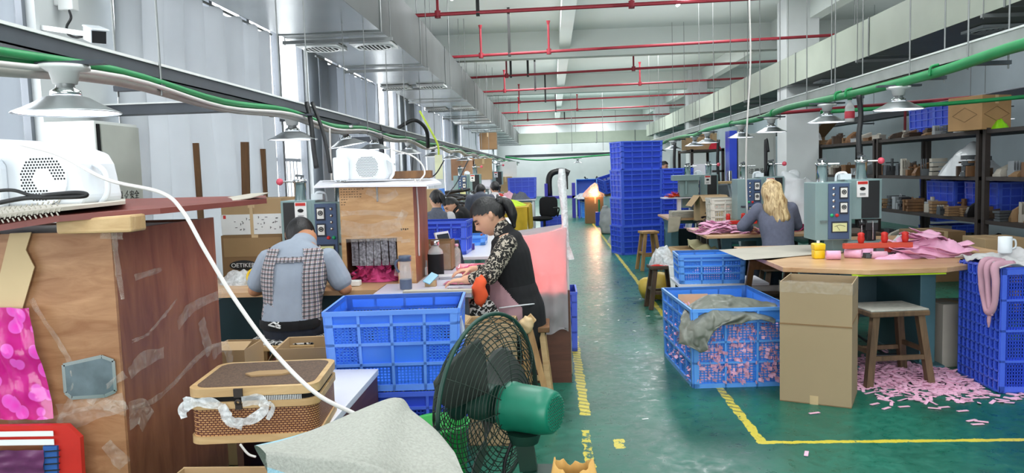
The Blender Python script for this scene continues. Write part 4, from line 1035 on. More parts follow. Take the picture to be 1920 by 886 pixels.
# open carton below, with its cables and yellow item
carton('open cardboard box at the bottom edge beneath the rattan box', .52, .4, .53, (-1.02, 2.28, 0), 0, K['card'], True, flap_ang=(None, 1.2, None, None), fl=.2)
for i, pts in enumerate(([(450, 832), (465, 850), (480, 856)], [(498, 832), (506, 845), (500, 856)])):
    tag(MB().tube([at(a, b_, y=2.45) for a, b_ in pts], .004, 6).build('white_wire', K['cable_white']), ('short white wire curling into the open box under the rattan box', 'second white wire, right of the first, in the box under the rattan box')[i], 'wire')
# grey woven sack in front
P0 = at(740, 750, y=1.62); P0z = P0.z
def sackpt(px, py, y): return at(px, py, y=y)
b = MB()
rows = [[(480, 846, 1.50), (590, 816, 1.56), (740, 752, 1.62), (776, 775, 1.62), (818, 812, 1.58), (850, 850, 1.52)],
        [(497, 850, 1.35), (580, 852, 1.36), (700, 800, 1.44), (765, 820, 1.46), (830, 848, 1.44), (868, 884, 1.40)],
        [(498, 868, 1.33), (580, 872, 1.28), (690, 876, 1.30), (770, 905, 1.34), (850, 910, 1.34), (885, 930, 1.32)],
        [(502, 910, 1.31), (580, 920, 1.26), (690, 940, 1.26), (780, 960, 1.28), (860, 970, 1.28), (895, 990, 1.28)]]
g = [[at(*q[:2], y=q[2]) for q in row] for row in rows]
back = [V((q.x * 1.02, q.y + .22, q.z - .28)) for q in g[0]]; back2 = [V((q.x * 1.02, q.y + .26, 0.3)) for q in g[0]]
low = [V((q.x, q.y - .03, .3)) for q in g[3]]; low0 = [V((q.x, q.y, 0.0)) for q in g[3]]; back0 = [V((q.x * 1.02, q.y + .26, 0)) for q in g[0]]
G = [back0, back2, back] + g + [low, low0]
b.grid(lambda u, v: (lambda q: q + V((0, -.006 * nz((q.x, q.y, q.z), 9), .006 * nz((q.x, q.z, q.y), 7))))(bicubic(G, u, v)), 40, 64)
sk = b.build('woven_sack', striped_sack('grey_striped_sack', b)); tag(sk, 'large grey woven sack with blue and pink stripe, peaked, bottom centre-left', 'sack'); 
# pedestal fan
fr = thing('pedestal_fan', 'dusty dark green pedestal fan with wire cage and bright green motor', 'fan', (-.1, 2.2, 0))
ctr = at(921, 755, y=2.2)                                   # cage centre
ax = V((.88, -.47, .0)).normalized()                        # from blades to motor
u = V((0, 0, 1)); wv = ax.cross(u).normalized()
Rm = Matrix((wv, u, ax)).transposed().to_4x4(); Rm.translation = ctr
RF = .262
def ring(mb, rad, z, th, n=48): mb.tube([Rm @ V((rad * math.cos(2 * PI * k / n), rad * math.sin(2 * PI * k / n), z)) for k in range(n + 1)], th, 6, smooth=False)
b = MB(); ring(b, RF, 0, .0065, 56); b.build('cage_rim', K['fan_dark'], fr, world=True)
for sgn, nm in ((1, 'rear_cage'), (-1, 'front_cage')):
    b = MB(); dep = .075 if sgn > 0 else .11
    prof = lambda q: dep * sgn * (1 - q ** 3.2)
    for k in range(1, 15): ring(b, RF * (.26 + .74 * k / 15), prof(.26 + .74 * k / 15), .0014, 40)
    for k in range(12 if sgn > 0 else 40):
        a = 2 * PI * k / (12 if sgn > 0 else 40)
        tw = .0 if sgn > 0 else .35
        b.tube([Rm @ V((RF * q * math.cos(a + tw * q), RF * q * math.sin(a + tw * q), prof(q))) for q in (.24, .5, .75, .92, 1)], .0016, 5, 3)
    cg = b.build(nm, K['fan_wire'], fr, world=True)
    if sgn < 0:
        q = MB(); q.cyl(Rm @ V((0, 0, -dep)), Rm @ V((0, 0, -dep - .008)), RF * .25, n=24); q.build('cage_badge', K['fan_dark'], cg, world=True)
for k in range(3):
    a0 = 2 * PI * k / 3 + .5; b = MB()
    def fn(u, v):
        rr = .05 + u * .175; wd = .26 + .86 * math.sin(PI * min(1, u * .62 + .2))
        a = a0 + (v - .5) * wd + .35 * u
        return Rm @ V((rr * math.cos(a), rr * math.sin(a), -.02 + (v - .5) * .075))
    b.grid(fn, 12, 12); b.build('blade', K['fan_blade'], fr, solid=.003, world=True)
b = MB(); b.cyl(Rm @ V((0, 0, -.05)), Rm @ V((0, 0, .02)), .055, n=24); b.build('blade_hub', K['fan_dark'], fr, world=True)
b = MB(); b.lathe([(0, .05), (.06, .05), (.078, .06), (.08, .075), (.076, .1), (.074, .19), (.066, .225), (.056, .232), (.05, .233)], M=Rm, n=32); b.v = [Rm @ ((Rm.inverted() @ v) * 0.9 + V((0, 0, .004))) for v in b.v]; mo = b.build('motor_housing', K['fan_green'], fr, world=True)
b = MB(); b.cyl(Rm @ V((0, 0, .208)), Rm @ V((0, 0, .2125)), .05, n=28); b.build('motor_vent', K['black_hole'], mo, world=True)
b = MB()
for k in range(-5, 6):
    L = math.sqrt(max(0, .05 ** 2 - (k * .009) ** 2)); b.bar(Rm @ V((k * .009, -L, .2145)), Rm @ V((k * .009, L, .2145)), .003); b.bar(Rm @ V((-L, k * .009, .215)), Rm @ V((L, k * .009, .215)), .003)
b.build('vent_grille', K['fan_green'], mo, world=True)
mc = Rm @ V((0, 0, .11))
b = MB(); b.cyl(mc + V((0, 0, -.07)), mc + V((0, 0, -.1)), .05, .04, 20); b.bar(mc + V((0, 0, -.1)), mc + V((.01, 0, -.18)), .05, .035, (0, 1, 0)); b.build('tilt_joint', K['fan_dark'], fr, world=True)
b = MB(); b.bc(mc + V((.045, 0, -.26)), (.105, .09, .16)); b.build('switch_box', K['fan_dark'], fr, bevel=.006, world=True)
b = MB(); b.cyl((mc.x + .03, mc.y, .03), (mc.x + .03, mc.y, mc.z - .2), .017, n=14); b.build('pole', K['fan_dark'], fr, world=True)
b = MB(); b.lathe([(0, .05), (.05, .05), (.2, .02), (.21, 0), (0, 0)], (mc.x + .03, mc.y, 0), 32); b.build('base', K['fan_dark'], fr, world=True)
b = MB(); b.tube([mc + V((-.03, .0, -.08)), mc + V((-.06, -.02, -.18)), mc + V((-.01, -.03, -.28)), mc + V((.0, 0, -.4)), mc + V((.02, .03, -.5))], .005, 8); b.build('power_cord', K['cable_black'], fr, world=True)
# kraft paper bag
c = at(1075, 893, y=1.78); b = MB()
def kp(u, v):
    a = 2 * PI * u; z = v * (c.z + .03); rr = .08 * (1 + .1 * math.sin(4 * a) * (1 - v)) * (1 if v < .8 else 1 - (v - .8) * 2.2)
    zz = z + (.012 * math.cos(2 * a) + .01 * nz((math.cos(a), math.sin(a), 3), 3)) * v ** 4
    return V((c.x + rr * math.cos(a) * (1 + .07 * math.cos(7 * a) * v), c.y + rr * .8 * math.sin(a), zz))
b.grid(kp, 48, 16); tag(b.build('paper_bag', K['kraft'], solid=.002), 'crumpled golden kraft paper bag at the bottom edge right of the fan', 'bag')
# blue crates, stacked two high
crate('upper bright blue open crate in front of the woman in leopard sleeves', .635, .49, .395, K['blue'], 4, 3, loc=(-.80, 3.84, .465), rz=.06, nx=9, nzz=7, taper=.95, bar=.0031)
crate('lower deep blue crate under the bright blue one', .635, .49, .46, K['blue_deep'], 4, 3, loc=(-.80, 3.84, 0), rz=.06, nx=9, nzz=7, taper=.95)
q = MB(); q.tube([(-.475, 3.72, .80), (-.462, 3.72, .74), (-.458, 3.72, .70)], .012, 8); q.ell((-.456, 3.72, .70), (.02, .014, .016)); tag(q.build('tied_bag', K['film_milky']), 'knotted scrap of white plastic tied on the right side of the blue crate', 'plastic')
q = thing('plastic_basin', 'bright green plastic basin behind the fan cage', 'basin', (-.47, 2.95, 0))
b = MB(); b.lathe([(0, .01), (.09, .01), (.11, .5), (.12, .51), (.12, .525), (.105, .52), (.085, .03), (0, .03)], n=32); b.build('basin_body', mat('green_basin_plastic', '#1b9a3c', .5), q)
for i, (xx, yy, lab) in enumerate(((-.33, 3.25, 0), (-.28, 3.05, 1))): pass
# ---------------------------------------------------------------- people
def remeshed(mb, name, m, parent, voxel=.006, smooth=4, cut=None, keep=True):
    """fuse overlapping closed pieces into one continuous skin; cut(v) False drops faces whose middle fails"""
    me = bpy.data.meshes.new(name); me.from_pydata([tuple(v) for v in mb.v], [], mb.f); me.update()
    o = bpy.data.objects.new(name, me); C.objects.link(o)
    q = o.modifiers.new('r', 'REMESH'); q.mode = 'VOXEL'; q.voxel_size = voxel
    if smooth: s = o.modifiers.new('s', 'SMOOTH'); s.factor = .5; s.iterations = smooth
    bpy.context.view_layer.update()
    ev = bpy.data.meshes.new_from_object(o.evaluated_get(bpy.context.evaluated_depsgraph_get()))
    bpy.data.objects.remove(o); bpy.data.meshes.remove(me)
    if cut:
        bm = bmesh.new(); bm.from_mesh(ev)
        bmesh.ops.delete(bm, geom=[f for f in bm.faces if not cut(f.calc_center_median())], context='FACES')
        bm.to_mesh(ev); bm.free()
    ev.materials.clear(); ev.materials.append(m)
    ev.polygons.foreach_set('use_smooth', [True] * len(ev.polygons)); ev.polygons.foreach_set('material_index', [0] * len(ev.polygons)); ev.update()
    ev.name = name
    if parent is not None:
        for v in ev.vertices: v.co -= parent.location
    ev.update()
    o = bpy.data.objects.new(name, ev); C.objects.link(o)
    if parent is not None: o.parent = parent
    return o
def head_fn(female=True):
    """unit head: x right, y forward, z up, origin mid head; half-height 1"""
    g = lambda d, s: math.exp(-(d / s) ** 2)
    def fn(p):
        x, y, z = p
        q = V((x * .70, y * .86, z))
        if q.y > 0 and z < .25: q.y *= .94
        if z < -.05:                                     # narrowing to the jaw
            t = min(1, (-.05 - z) / .95); q.x *= 1 - .38 * t ** 1.3
            if q.y < 0: q.y *= 1 - .5 * t
            else: q.y = q.y * (1 + .04 * t) + .17 * t
        if q.y > 0:                                      # face
            fz = q.y / .86
            q.y += .24 * g(x, .15) * g(z + .18, .14) * fz + .12 * g(x, .11) * g(z - .02, .18) * fz   # nose
            q.y -= .07 * (g(abs(x) - .34, .17) * g(z - .03, .11)) * fz                          # eye sockets
            q.y += .035 * g(abs(x) - .34, .12) * g(z - .03, .055) * fz                            # lids
            q.y += .03 * g(z - .2, .1) * g(x, .5) * fz                                           # brow
            q.y += .075 * g(x, .2) * g(z + .50, .05) * fz + .08 * g(x, .18) * g(z + .62, .055) * fz - .03 * g(x, .25) * g(z + .56, .03) * fz   # lips
            q.y += .07 * g(x, .22) * g(z + .88, .12)                                              # chin
            q.y -= .03 * g(x, .25) * g(z + .75, .06)
        return q
    return fn
def head_M(c, fwd, up, s):
    f = V(fwd).normalized(); u = V(up); u = (u - f * u.dot(f)).normalized(); r = f.cross(u)
    M = Matrix((r * s, f * s, u * s)).transposed().to_4x4(); M.translation = V(c); return M
def add_head(mb, M):
    mb.ell((0, 0, 0), 1, M, 56, 44, fn=head_fn())
    for sx in (-1, 1):
        e = MB(); e.limb([V((sx * .70, -.06, .16)), V((sx * .755, -.12, .10)), V((sx * .75, -.09, -.08)), V((sx * .68, -.02, -.24))], [(.06, .10), (.09, .17), (.085, .13), (.05, .07)], side=(1, 0, 0), n=12)
        mb.add([M @ v for v in e.v], e.f, 0, True)
def hand(mb, wrist, dirv, palm_n, side, s=1.0, curl=.5, spread=.16):
    """palm, four unequal fingers with knuckle bends, thumb on the given side"""
    d = V(dirv).normalized(); n = V(palm_n); n = (n - d * n.dot(d)).normalized(); l = d.cross(n) * side
    w = V(wrist)
    mb.limb([w - d * .02 * s, w + d * .03 * s, w + d * .085 * s], [(.026 * s, .017 * s), (.036 * s, .016 * s), (.038 * s, .013 * s)], side=l, n=14)
    for k, (off, L) in enumerate(((-.03, .066), (-.011, .076), (.009, .072), (.028, .056))):
        p = w + d * .085 * s + l * off * s; dd = (d - l * spread * (k - 1.5) * -.6).normalized(); pts = [p - dd * .015 * s]; a = 0
        for j, f in enumerate((.42, .33, .25)):
            a += curl * (.5, .7, .5)[j]; pts.append(pts[-1] + (dd * math.cos(a) + n * math.sin(a)) * (L * f + (.015 if j == 0 else 0)) * s)
        mb.limb(pts, [.0088 * s, .0085 * s, .0076 * s, .0062 * s], side=l, n=10, k=4)
    p = w + d * .025 * s - l * .028 * s
    mb.limb([p, p + (d * .5 - l * .75 + n * .35).normalized() * .035 * s, p + (d * .95 - l * .75 + n * .6).normalized() * .068 * s], [.012 * s, .0105 * s, .008 * s], side=l, n=10)
def inflate(pts_r, e): return [(tuple(q + e for q in r) if isinstance(r, tuple) else r + e) for r in pts_r]
def hair_cap(name, M, parent, m, front=.6, low=-.4, thick=.10, seed=0, vox=.006, extra=None, side_low=-.1):
    """scalp hair: covers the skull behind a hairline"""
    mb = MB()
    def fn(p):
        x, y, z = p; q = V((x * (.70 + thick), y * (.86 + thick) , z * (1 + thick)))
        if z < -.05 and y < 0: q.y *= 1 - .4 * min(1, (-.05 - z) / .95); q.x *= 1 - .3 * min(1, (-.05 - z) / .95)
        return q
    mb.ell((0, 0, 0), 1, M, 40, 30, fn=fn)
    Mi = M.inverted()
    line = ((-2, low), (-.4, low), (-.2, .0), (.08, .2), (.34, .36), (.6, front), (2, front))
    def cut(c):
        q = Mi @ c; y = q.y / (1 + thick)
        for (a, za), (b_, zb) in zip(line, line[1:]):
            if a <= y <= b_:
                zz = za + (zb - za) * (y - a) / (b_ - a); break
        return q.z > zz + .02 * math.sin(q.x * 23)
    vs = mb.v
    b = MB(); keep = []
    for f in mb.f:
        c = sum((vs[i] for i in f), V()) / len(f)
        if cut(c): keep.append(f)
    b.v, b.f, b.mi, b.sm = vs, keep, [0] * len(keep), [True] * len(keep)
    if extra: extra(b)
    o = b.build(name, m, parent, world=True); return o
def figure(label, loc, torso, t_rad, tside, neck, head, arms, legs, top_m, bottom_m, hair_m, skin='skin', s=.118, sleeve=1.0, vox=.006, hands=True, hair=None, collar=None, shoe='black_plastic', face=True, foot_dir=(0, 1, 0), sleeve_m=None, arm_r=(.05, .043, .036, .027)):
    """torso: points from seat to collar; head=(centre, forward, up); arms: (shoulder, elbow, wrist, hand direction, palm normal, thumb side); legs: (hip, knee, ankle)"""
    r = thing('person', label, 'person', loc)
    B = MB(); B.limb(torso, t_rad, side=tside, n=24)
    hc, fw, up = V(head[0]), V(head[1]).normalized(), V(head[2]).normalized()
    nk = [V(torso[-1]) - (V(torso[-1]) - V(torso[-2])) * .3, V(neck), hc - fw * s * .25 - up * s * .3]
    B.limb(nk, [.062, .052, .055], side=tside)
    M = head_M(hc, fw, up, s); add_head(B, M)
    for a in arms:
        sh, el, wr = V(a[0]), V(a[1]), V(a[2])
        B.limb([sh, sh.lerp(el, .5), el], [arm_r[0], arm_r[0] * .92, arm_r[1]]); B.limb([el, el.lerp(wr, .4), wr], [arm_r[1], arm_r[2] * 1.05, arm_r[3]])
        if hands: hand(B, wr, a[3], a[4], a[5], .92, curl=a[6] if len(a) > 6 else .55)
        else: B.ell(wr + V(a[3]).normalized() * .05, (.035, .035, .05))
    fd = V(foot_dir)
    for h, k, an in legs:
        h, k, an = V(h), V(k), V(an)
        B.limb([h, h.lerp(k, .5), k], [.085, .075, .055]); B.limb([k, k.lerp(an, .35), an], [.055, .055, .036]); B.limb([an - V((0, 0, .02)), an + fd * .12 - V((0, 0, .045))], [.035, .03])
    remeshed(B, 'body', K[skin], r, vox, 3)
    # clothes
    T = MB(); T.limb(torso[:-1] + [V(torso[-2]).lerp(V(torso[-1]), .8)], inflate(t_rad[:-1] + [t_rad[-1]], .013), side=tside, n=24)
    for a in arms:
        sh, el, wr = V(a[0]), V(a[1]), V(a[2])
        S = T if sleeve_m is None else MB()
        if sleeve >= 1:
            S.limb([sh, sh.lerp(el, .5), el], [arm_r[0] + .016, arm_r[0] + .012, arm_r[1] + .014]); e = el.lerp(wr, min(1, sleeve - 1)); S.limb([el, el.lerp(e, .5), e], [arm_r[1] + .014, arm_r[2] + .014, arm_r[2] + .006])
        else:
            e = sh.lerp(el, sleeve); S.limb([sh, sh.lerp(e, .5), e], [arm_r[0] + .018, arm_r[0] + .02, arm_r[0] + .02])
        if sleeve_m is not None: remeshed(S, 'sleeve', K[sleeve_m], r, vox, 3)
    remeshed(T, 'top', K[top_m], r, vox, 3, cut=lambda c: c.z > torso[0].z + .012)
    L = MB(); L.limb([V(torso[0]) - V((0, 0, .02)), V(torso[0]).lerp(V(torso[1]), .2)], inflate([t_rad[0], t_rad[1]], .004), side=tside, n=24)
    for h, k, an in legs:
        h, k, an = V(h), V(k), V(an)
        L.limb([h, h.lerp(k, .5), k], [.1, .09, .07]); L.limb([k, k.lerp(an, .4), an.lerp(k, .1)], [.07, .065, .055])
    remeshed(L, 'trousers', K[bottom_m], r, vox * 1.2, 3)
    for h, k, an in legs:
        b = MB(); an = V(an); b.limb([an - V((0, 0, .03)), an + fd * .07 - V((0, 0, .045)), an + fd * .15 - V((0, 0, .055))], [.045, .045, .03]); b.build('shoe', K[shoe], r, world=True)
    hm = hair or {}
    hair_cap('hair', M, r, K[hair_m], **hm)
    if face:
        for sx in (-1, 1):
            e = MB(); e.limb([M @ V((sx * .2, .80, .2)), M @ V((sx * .36, .80, .25)), M @ V((sx * .52, .66, .2))], [.0042 * s / .118, .005 * s / .118, .003 * s / .118], n=8)
            e.build('eyebrow', K['hair'], r, world=True)
            e = MB(); e.limb([M @ V((sx * .22, .765, .03)), M @ V((sx * .35, .79, .055)), M @ V((sx * .48, .68, .03))], [.002, .004, .002], n=8)
            e.build('eyelash', K['hair'], r, world=True)
        e = MB(); e.limb([M @ V((-.2, .86, -.55)), M @ V((0, .95, -.54)), M @ V((.2, .86, -.55))], [.003, .0075, .003], n=8); e.build('lips', K['lips'], r, world=True)
    return r, M
K['lips'] = mat('lips', '#b5645c', .4, var=.05)
# ---- the man at the left bench, seen from behind
hc = at(563, 441, y=4.9)
man, HM = figure('seated man seen from behind, grey T-shirt with plaid vest, head bowed', (-1.6, 4.55, .0),
    [V((-1.61, 4.53, .60)), V((-1.605, 4.55, .74)), V((-1.595, 4.60, .90)), V((-1.585, 4.67, 1.02)), V((-1.57, 4.75, 1.10))], [(.165, .12), (.155, .105), (.18, .115), (.185, .1), (.075, .065)], (1, 0, 0),
    (-1.56, 4.81, 1.12), (hc, (.04, .82, -.57), (0, .57, .82)),
    [((-1.775, 4.66, 1.0), at(478, 543, y=4.67), (-1.72, 4.93, .835), (.6, .8, .0), (0, .0, -1), 1), ((-1.395, 4.66, 1.0), at(647, 540, y=4.67), (-1.45, 4.94, .835), (-.6, .8, 0), (0, 0, -1), -1)],
    [((-1.70, 4.58, .60), (-1.74, 4.98, .56), (-1.74, 4.95, .1)), ((-1.51, 4.58, .60), (-1.47, 4.98, .56), (-1.47, 4.95, .1))],
    'tshirt', 'denim', 'hair', 'skin_tan', .116, .72, .006, hair=dict(low=-.62, thick=.10))
b = MB(); b.limb([V((-1.605, 4.55, .655)), V((-1.60, 4.56, .74)), V((-1.595, 4.60, .90)), V((-1.585, 4.67, 1.02)), V((-1.575, 4.72, 1.075))], [(.185, .138), (.178, .13), (.205, .14), (.205, .125), (.12, .09)], side=(1, 0, 0), n=24)
remeshed(b, 'plaid_vest', K['plaid'], man, .008, 3, cut=lambda c: abs(c.x + 1.592) > .088 + .10 * max(0, (c.z - 1.02)) * -3 and c.z < 1.075 or (1.0 < c.z < 1.03 and c.y < 4.7))
b = MB(); b.limb([V((-1.61, 4.53, .615)), V((-1.61, 4.535, .645))], [(.186, .142), (.186, .142)], side=(1, 0, 0), n=24)
remeshed(b, 'waistband', K['black_cloth'], man, .008, 2, cut=lambda c: .605 < c.z < .662)
b = MB()
for x0, z0, x1, z1 in ((-1.69, .645, -1.62, .625), (-1.69, .645, -1.66, .66), (-1.66, .66, -1.62, .635), (-1.65, .63, -1.63, .66)):
    b.bar((x0, 4.386, z0), (x1, 4.386, z1), .007, .012, (0, 1, 0))
b.build('waistband_print', K['white_ink'], man, world=True)
# ---- the woman in profile at the white table
def wp(px, py, y=4.9): return at(px, py, y=y)
hc = wp(917, 405)
wom, WM = figure('woman in profile with black ponytail, black vest and leopard sleeves, working', (-.2, 4.9, 0),
    [wp(972, 592), wp(970, 562), wp(964, 525), wp(957, 480), wp(950, 448), wp(945, 432)], [(.15, .12), (.145, .115), (.15, .122), (.165, .118), (.13, .09), (.06, .055)], (0, 1, 0),
    wp(938, 424), (hc, (-.80, -.10, -.58), (-.58, 0, .80)),
    [(wp(951, 458, 4.77), wp(917, 517, 4.68), wp(872, 524, 4.74), (-1, .15, -.08), (0, 0, -1), 1), (wp(950, 458, 5.05), wp(925, 510, 5.12), wp(884, 505, 5.05), (-1, -.2, -.05), (0, 0, -1), -1)],
    [((-.2, 4.82, .61), (-.60, 4.80, .60), (-.55, 4.82, .1)), ((-.2, 5.0, .61), (-.60, 5.02, .60), (-.55, 5.0, .1))],
    'black_cloth', 'print_bw', 'hair', 'skin', .118, 1.62, .0055, foot_dir=(-1, 0, 0), sleeve_m='leopard', hair=dict(low=-.5, thick=.13, front=.58))
b = MB(); b.limb([wp(938, 372, 4.9), wp(951, 382, 4.9), wp(960, 400, 4.9), wp(964, 424, 4.9)], [.018, .036, .034, .012], n=14, side=(0, 1, 0)); b.ell(wp(936, 378), (.034, .034, .03)); b.build('ponytail', K['hair'], wom, world=True)
b = MB(); b.tube([wp(933, 376, 4.9 + q) + V((0, 0, z)) for q, z in ((-.03, 0), (0, .035), (.03, 0), (0, -.03), (-.03, 0))], .008, 8); b.build('hair_tie', K['black_plastic'], wom, world=True)
b = MB(); b.limb([wp(974, 620), wp(972, 580), wp(967, 545)], [(.212, .178), (.208, .172), (.178, .146)], side=(0, 1, 0), n=24); remeshed(b, 'vest_hem', K['black_cloth'], wom, .008, 3)
b = MB(); b.limb([wp(947, 440), wp(938, 424)], [(.075, .07), (.062, .06)], side=(0, 1, 0), n=20); remeshed(b, 'collar', K['leopard'], wom, .007, 2)
b = MB(); b.limb([wp(972, 592), wp(970, 562), wp(964, 525), wp(957, 490)], [(.222, .19), (.218, .184), (.196, .16), (.18, .148)], side=(0, 1, 0), n=24)
remeshed(b, 'apron', mat('dusty_pink_apron', '#a9858c', .85, var=.12, scale=9), wom, .008, 3, cut=lambda c: c.z < .885 - (c.x + .41) * 1.08 and c.z > .585 - (c.x + .33) * .4 and c.x < -.205)
b = MB(); b.tube([wp(936, 577, 4.69), wp(960, 574, 4.675), wp(985, 571, 4.69), wp(1004, 569, 4.78), wp(1012, 568, 4.9)], .0045, 8); b.build('apron_string', K['white_cloth'], wom, world=True)
b = MB(); b.tube([wp(1003, 566, 4.88), wp(1008, 556, 4.9), wp(1004, 548, 4.9), wp(999, 556, 4.9), wp(1006, 575, 4.88), wp(1012, 600, 4.86)], .004, 6); b.build('red_cord', K['red'], wom, world=True)
# ---- the blonde woman on the right, seen from behind
hc = at(1446, 364, y=7.78)
blo, BM = figure('blonde woman seen from behind, slate-grey jacket, sitting at the right-hand machine', (2.19, 7.65, 0),
    [V((2.20, 7.62, .58)), V((2.20, 7.64, .74)), V((2.195, 7.68, .92)), V((2.19, 7.73, 1.06)), V((2.17, 7.76, 1.13))], [(.16, .12), (.14, .1), (.16, .11), (.165, .09), (.065, .06)], (1, 0, 0),
    (2.155, 7.78, 1.15), (hc, (.1, .9, -.3), (0, .3, .95)),
    [((2.03, 7.72, 1.06), at(1392, 424, y=7.78), (2.02, 8.02, .86), (.6, .8, -.1), (0, 0, -1), 1), ((2.35, 7.72, 1.06), at(1494, 422, y=7.78), (2.37, 8.05, .86), (-.4, .9, -.1), (0, 0, -1), -1)],
    [((2.12, 7.68, .58), (2.10, 8.08, .55), (2.10, 8.05, .1)), ((2.28, 7.68, .58), (2.30, 8.08, .55), (2.30, 8.05, .1))],
    'slate_cloth', 'denim', 'blond', 'skin', .115, 2.0, .008, hair=dict(low=-.5, thick=.15, front=.6))
b = MB(); b.limb([BM @ V((0, -.35, .95)), BM @ V((0, -.62, .5)), BM @ V((.0, -.75, -.3)), V((hc.x + .015, 7.64, hc.z - .13)), V((hc.x + .04, 7.60, hc.z - .24)), V((hc.x + .05, 7.60, hc.z - .29))], [(.06, .04), (.1, .06), (.108, .06), (.118, .055), (.09, .04), (.04, .02)], side=(1, 0, 0), n=24)
for v in b.v: v.x += .012 * math.sin(v.z * 34 + v.y * 9) * (1 if v.z < hc.z - .05 else .3); v.y += .008 * math.sin(v.x * 110 + v.z * 12)
b.build('hair', K['blond'], blo, world=True)
b = MB()
for i in range(11): 
    x, z = 2.2 + random.uniform(-.1, .12), random.uniform(.78, 1.0); b.ell((x, 7.552 + (.02 if z < .85 else 0) - .0, z), (.005, .003, .004), n=6, m=4)
# ---- workers far behind
def far_worker(label, c, torso, hd, fw, up, arms, legs, top, bottom, vox=.012, hair=None, s=.115, foot=(0, 1, 0), hair_m='hair', sleeve_m=None):
    return figure(label, c, torso, [(.15, .115), (.14, .1), (.155, .11), (.165, .09), (.065, .06)], (1, 0, 0) if abs(V(fw).y) > .5 else (0, 1, 0), V(torso[-1]).lerp(V(hd), .4), (hd, fw, up), arms, legs, K and top, bottom, hair_m, 'skin', s, 2.0, vox, hands=True, hair=hair or dict(low=-.6, thick=.12), face=abs(V(fw).y) < .8, foot_dir=foot, sleeve_m=sleeve_m)
h = at(819, 374, y=9.2)
w1, m1 = far_worker('worker with dark ponytail, white sleeves and grey vest behind the blue crate', (h.x, 9.2, 0), [V((h.x - .02, 9.1, .55)), V((h.x - .02, 9.1, .7)), V((h.x - .01, 9.12, .88)), V((h.x, 9.15, 1.0)), V((h.x, 9.18, 1.06))], h, (-.45, .8, -.35), (0, .3, .95),
    [((h.x - .17, 9.14, .99), (h.x - .22, 9.2, .76), (h.x - .1, 9.45, .84), (.5, .8, 0), (0, 0, -1), 1), ((h.x + .16, 9.14, .99), (h.x + .2, 9.18, .76), (h.x + .08, 9.45, .84), (-.5, .8, 0), (0, 0, -1), -1)],
    [((h.x - .1, 9.15, .55), (h.x - .12, 9.5, .53), (h.x - .12, 9.45, .1)), ((h.x + .08, 9.15, .55), (h.x + .1, 9.5, .53), (h.x + .1, 9.45, .1))], 'grey_cloth', 'denim', sleeve_m='white_cloth')
b = MB(); b.limb([m1 @ V((0, -.8, .4)), m1 @ V((.2, -1.1, .0)), m1 @ V((.5, -1.05, -.9))], [.02, .035, .015], n=12); b.build('ponytail', K['hair'], w1, world=True)
h = at(846, 386, y=9.9)
w2, m2 = far_worker('worker in black jacket bending forward, face turned down to the left', (h.x + .15, 9.9, 0), [V((h.x + .27, 9.9, .56)), V((h.x + .26, 9.9, .7)), V((h.x + .2, 9.9, .86)), V((h.x + .12, 9.9, .98)), V((h.x + .06, 9.9, 1.03))], h, (-.7, -.45, -.55), (-.45, -.1, .85),
    [((h.x + .12, 9.74, .96), (h.x + .06, 9.66, .76), (h.x - .18, 9.7, .82), (-1, .1, 0), (0, 0, -1), 1), ((h.x + .12, 10.06, .96), (h.x + .08, 10.1, .76), (h.x - .16, 10.05, .82), (-1, -.1, 0), (0, 0, -1), -1)],
    [((h.x + .22, 9.8, .56), (h.x - .16, 9.8, .54), (h.x - .12, 9.8, .1)), ((h.x + .22, 10.0, .56), (h.x - .16, 10.0, .54), (h.x - .12, 10.0, .1))], 'black_cloth', 'denim', foot=(-1, 0, 0))
h = at(901, 358, y=13)
far_worker('worker in grey jacket seen from behind, beyond the bending worker', (h.x, 13, 0), [V((h.x - .02, 12.9, .58)), V((h.x - .02, 12.9, .75)), V((h.x, 12.92, .95)), V((h.x, 12.94, 1.1)), V((h.x, 12.96, 1.16))], h, (.3, .85, -.4), (0, .4, .9),
    [((h.x - .18, 12.93, 1.08), (h.x - .25, 12.95, .84), (h.x - .1, 13.2, .86), (.4, .9, 0), (0, 0, -1), 1), ((h.x + .18, 12.93, 1.08), (h.x + .25, 12.95, .84), (h.x + .1, 13.2, .86), (-.4, .9, 0), (0, 0, -1), -1)],
    [((h.x - .09, 12.95, .58), (h.x - .1, 13.3, .55), (h.x - .1, 13.25, .1)), ((h.x + .09, 12.95, .58), (h.x + .1, 13.3, .55), (h.x + .1, 13.25, .1))], 'grey_cloth', 'denim', vox=.015)
h = at(928, 352, y=14.2)
far_worker('worker in white coat half hidden right of the grey-jacketed worker', (h.x, 14.2, 0), [V((h.x, 14.1, .5)), V((h.x, 14.1, .7)), V((h.x, 14.12, .9)), V((h.x, 14.14, 1.02)), V((h.x, 14.16, 1.1))], h, (-.2, .9, -.3), (0, .3, .95),
    [((h.x - .17, 14.13, 1.0), (h.x - .22, 14.15, .78), (h.x - .1, 14.4, .86), (.4, .9, 0), (0, 0, -1), 1), ((h.x + .17, 14.13, 1.0), (h.x + .23, 14.15, .78), (h.x + .1, 14.4, .86), (-.4, .9, 0), (0, 0, -1), -1)],
    [((h.x - .09, 14.15, .5), (h.x - .1, 14.5, .5), (h.x - .1, 14.45, .1)), ((h.x + .09, 14.15, .5), (h.x + .1, 14.5, .5), (h.x + .1, 14.45, .1))], 'white_cloth', 'denim', vox=.015)
h = at(1244, 312, y=17)
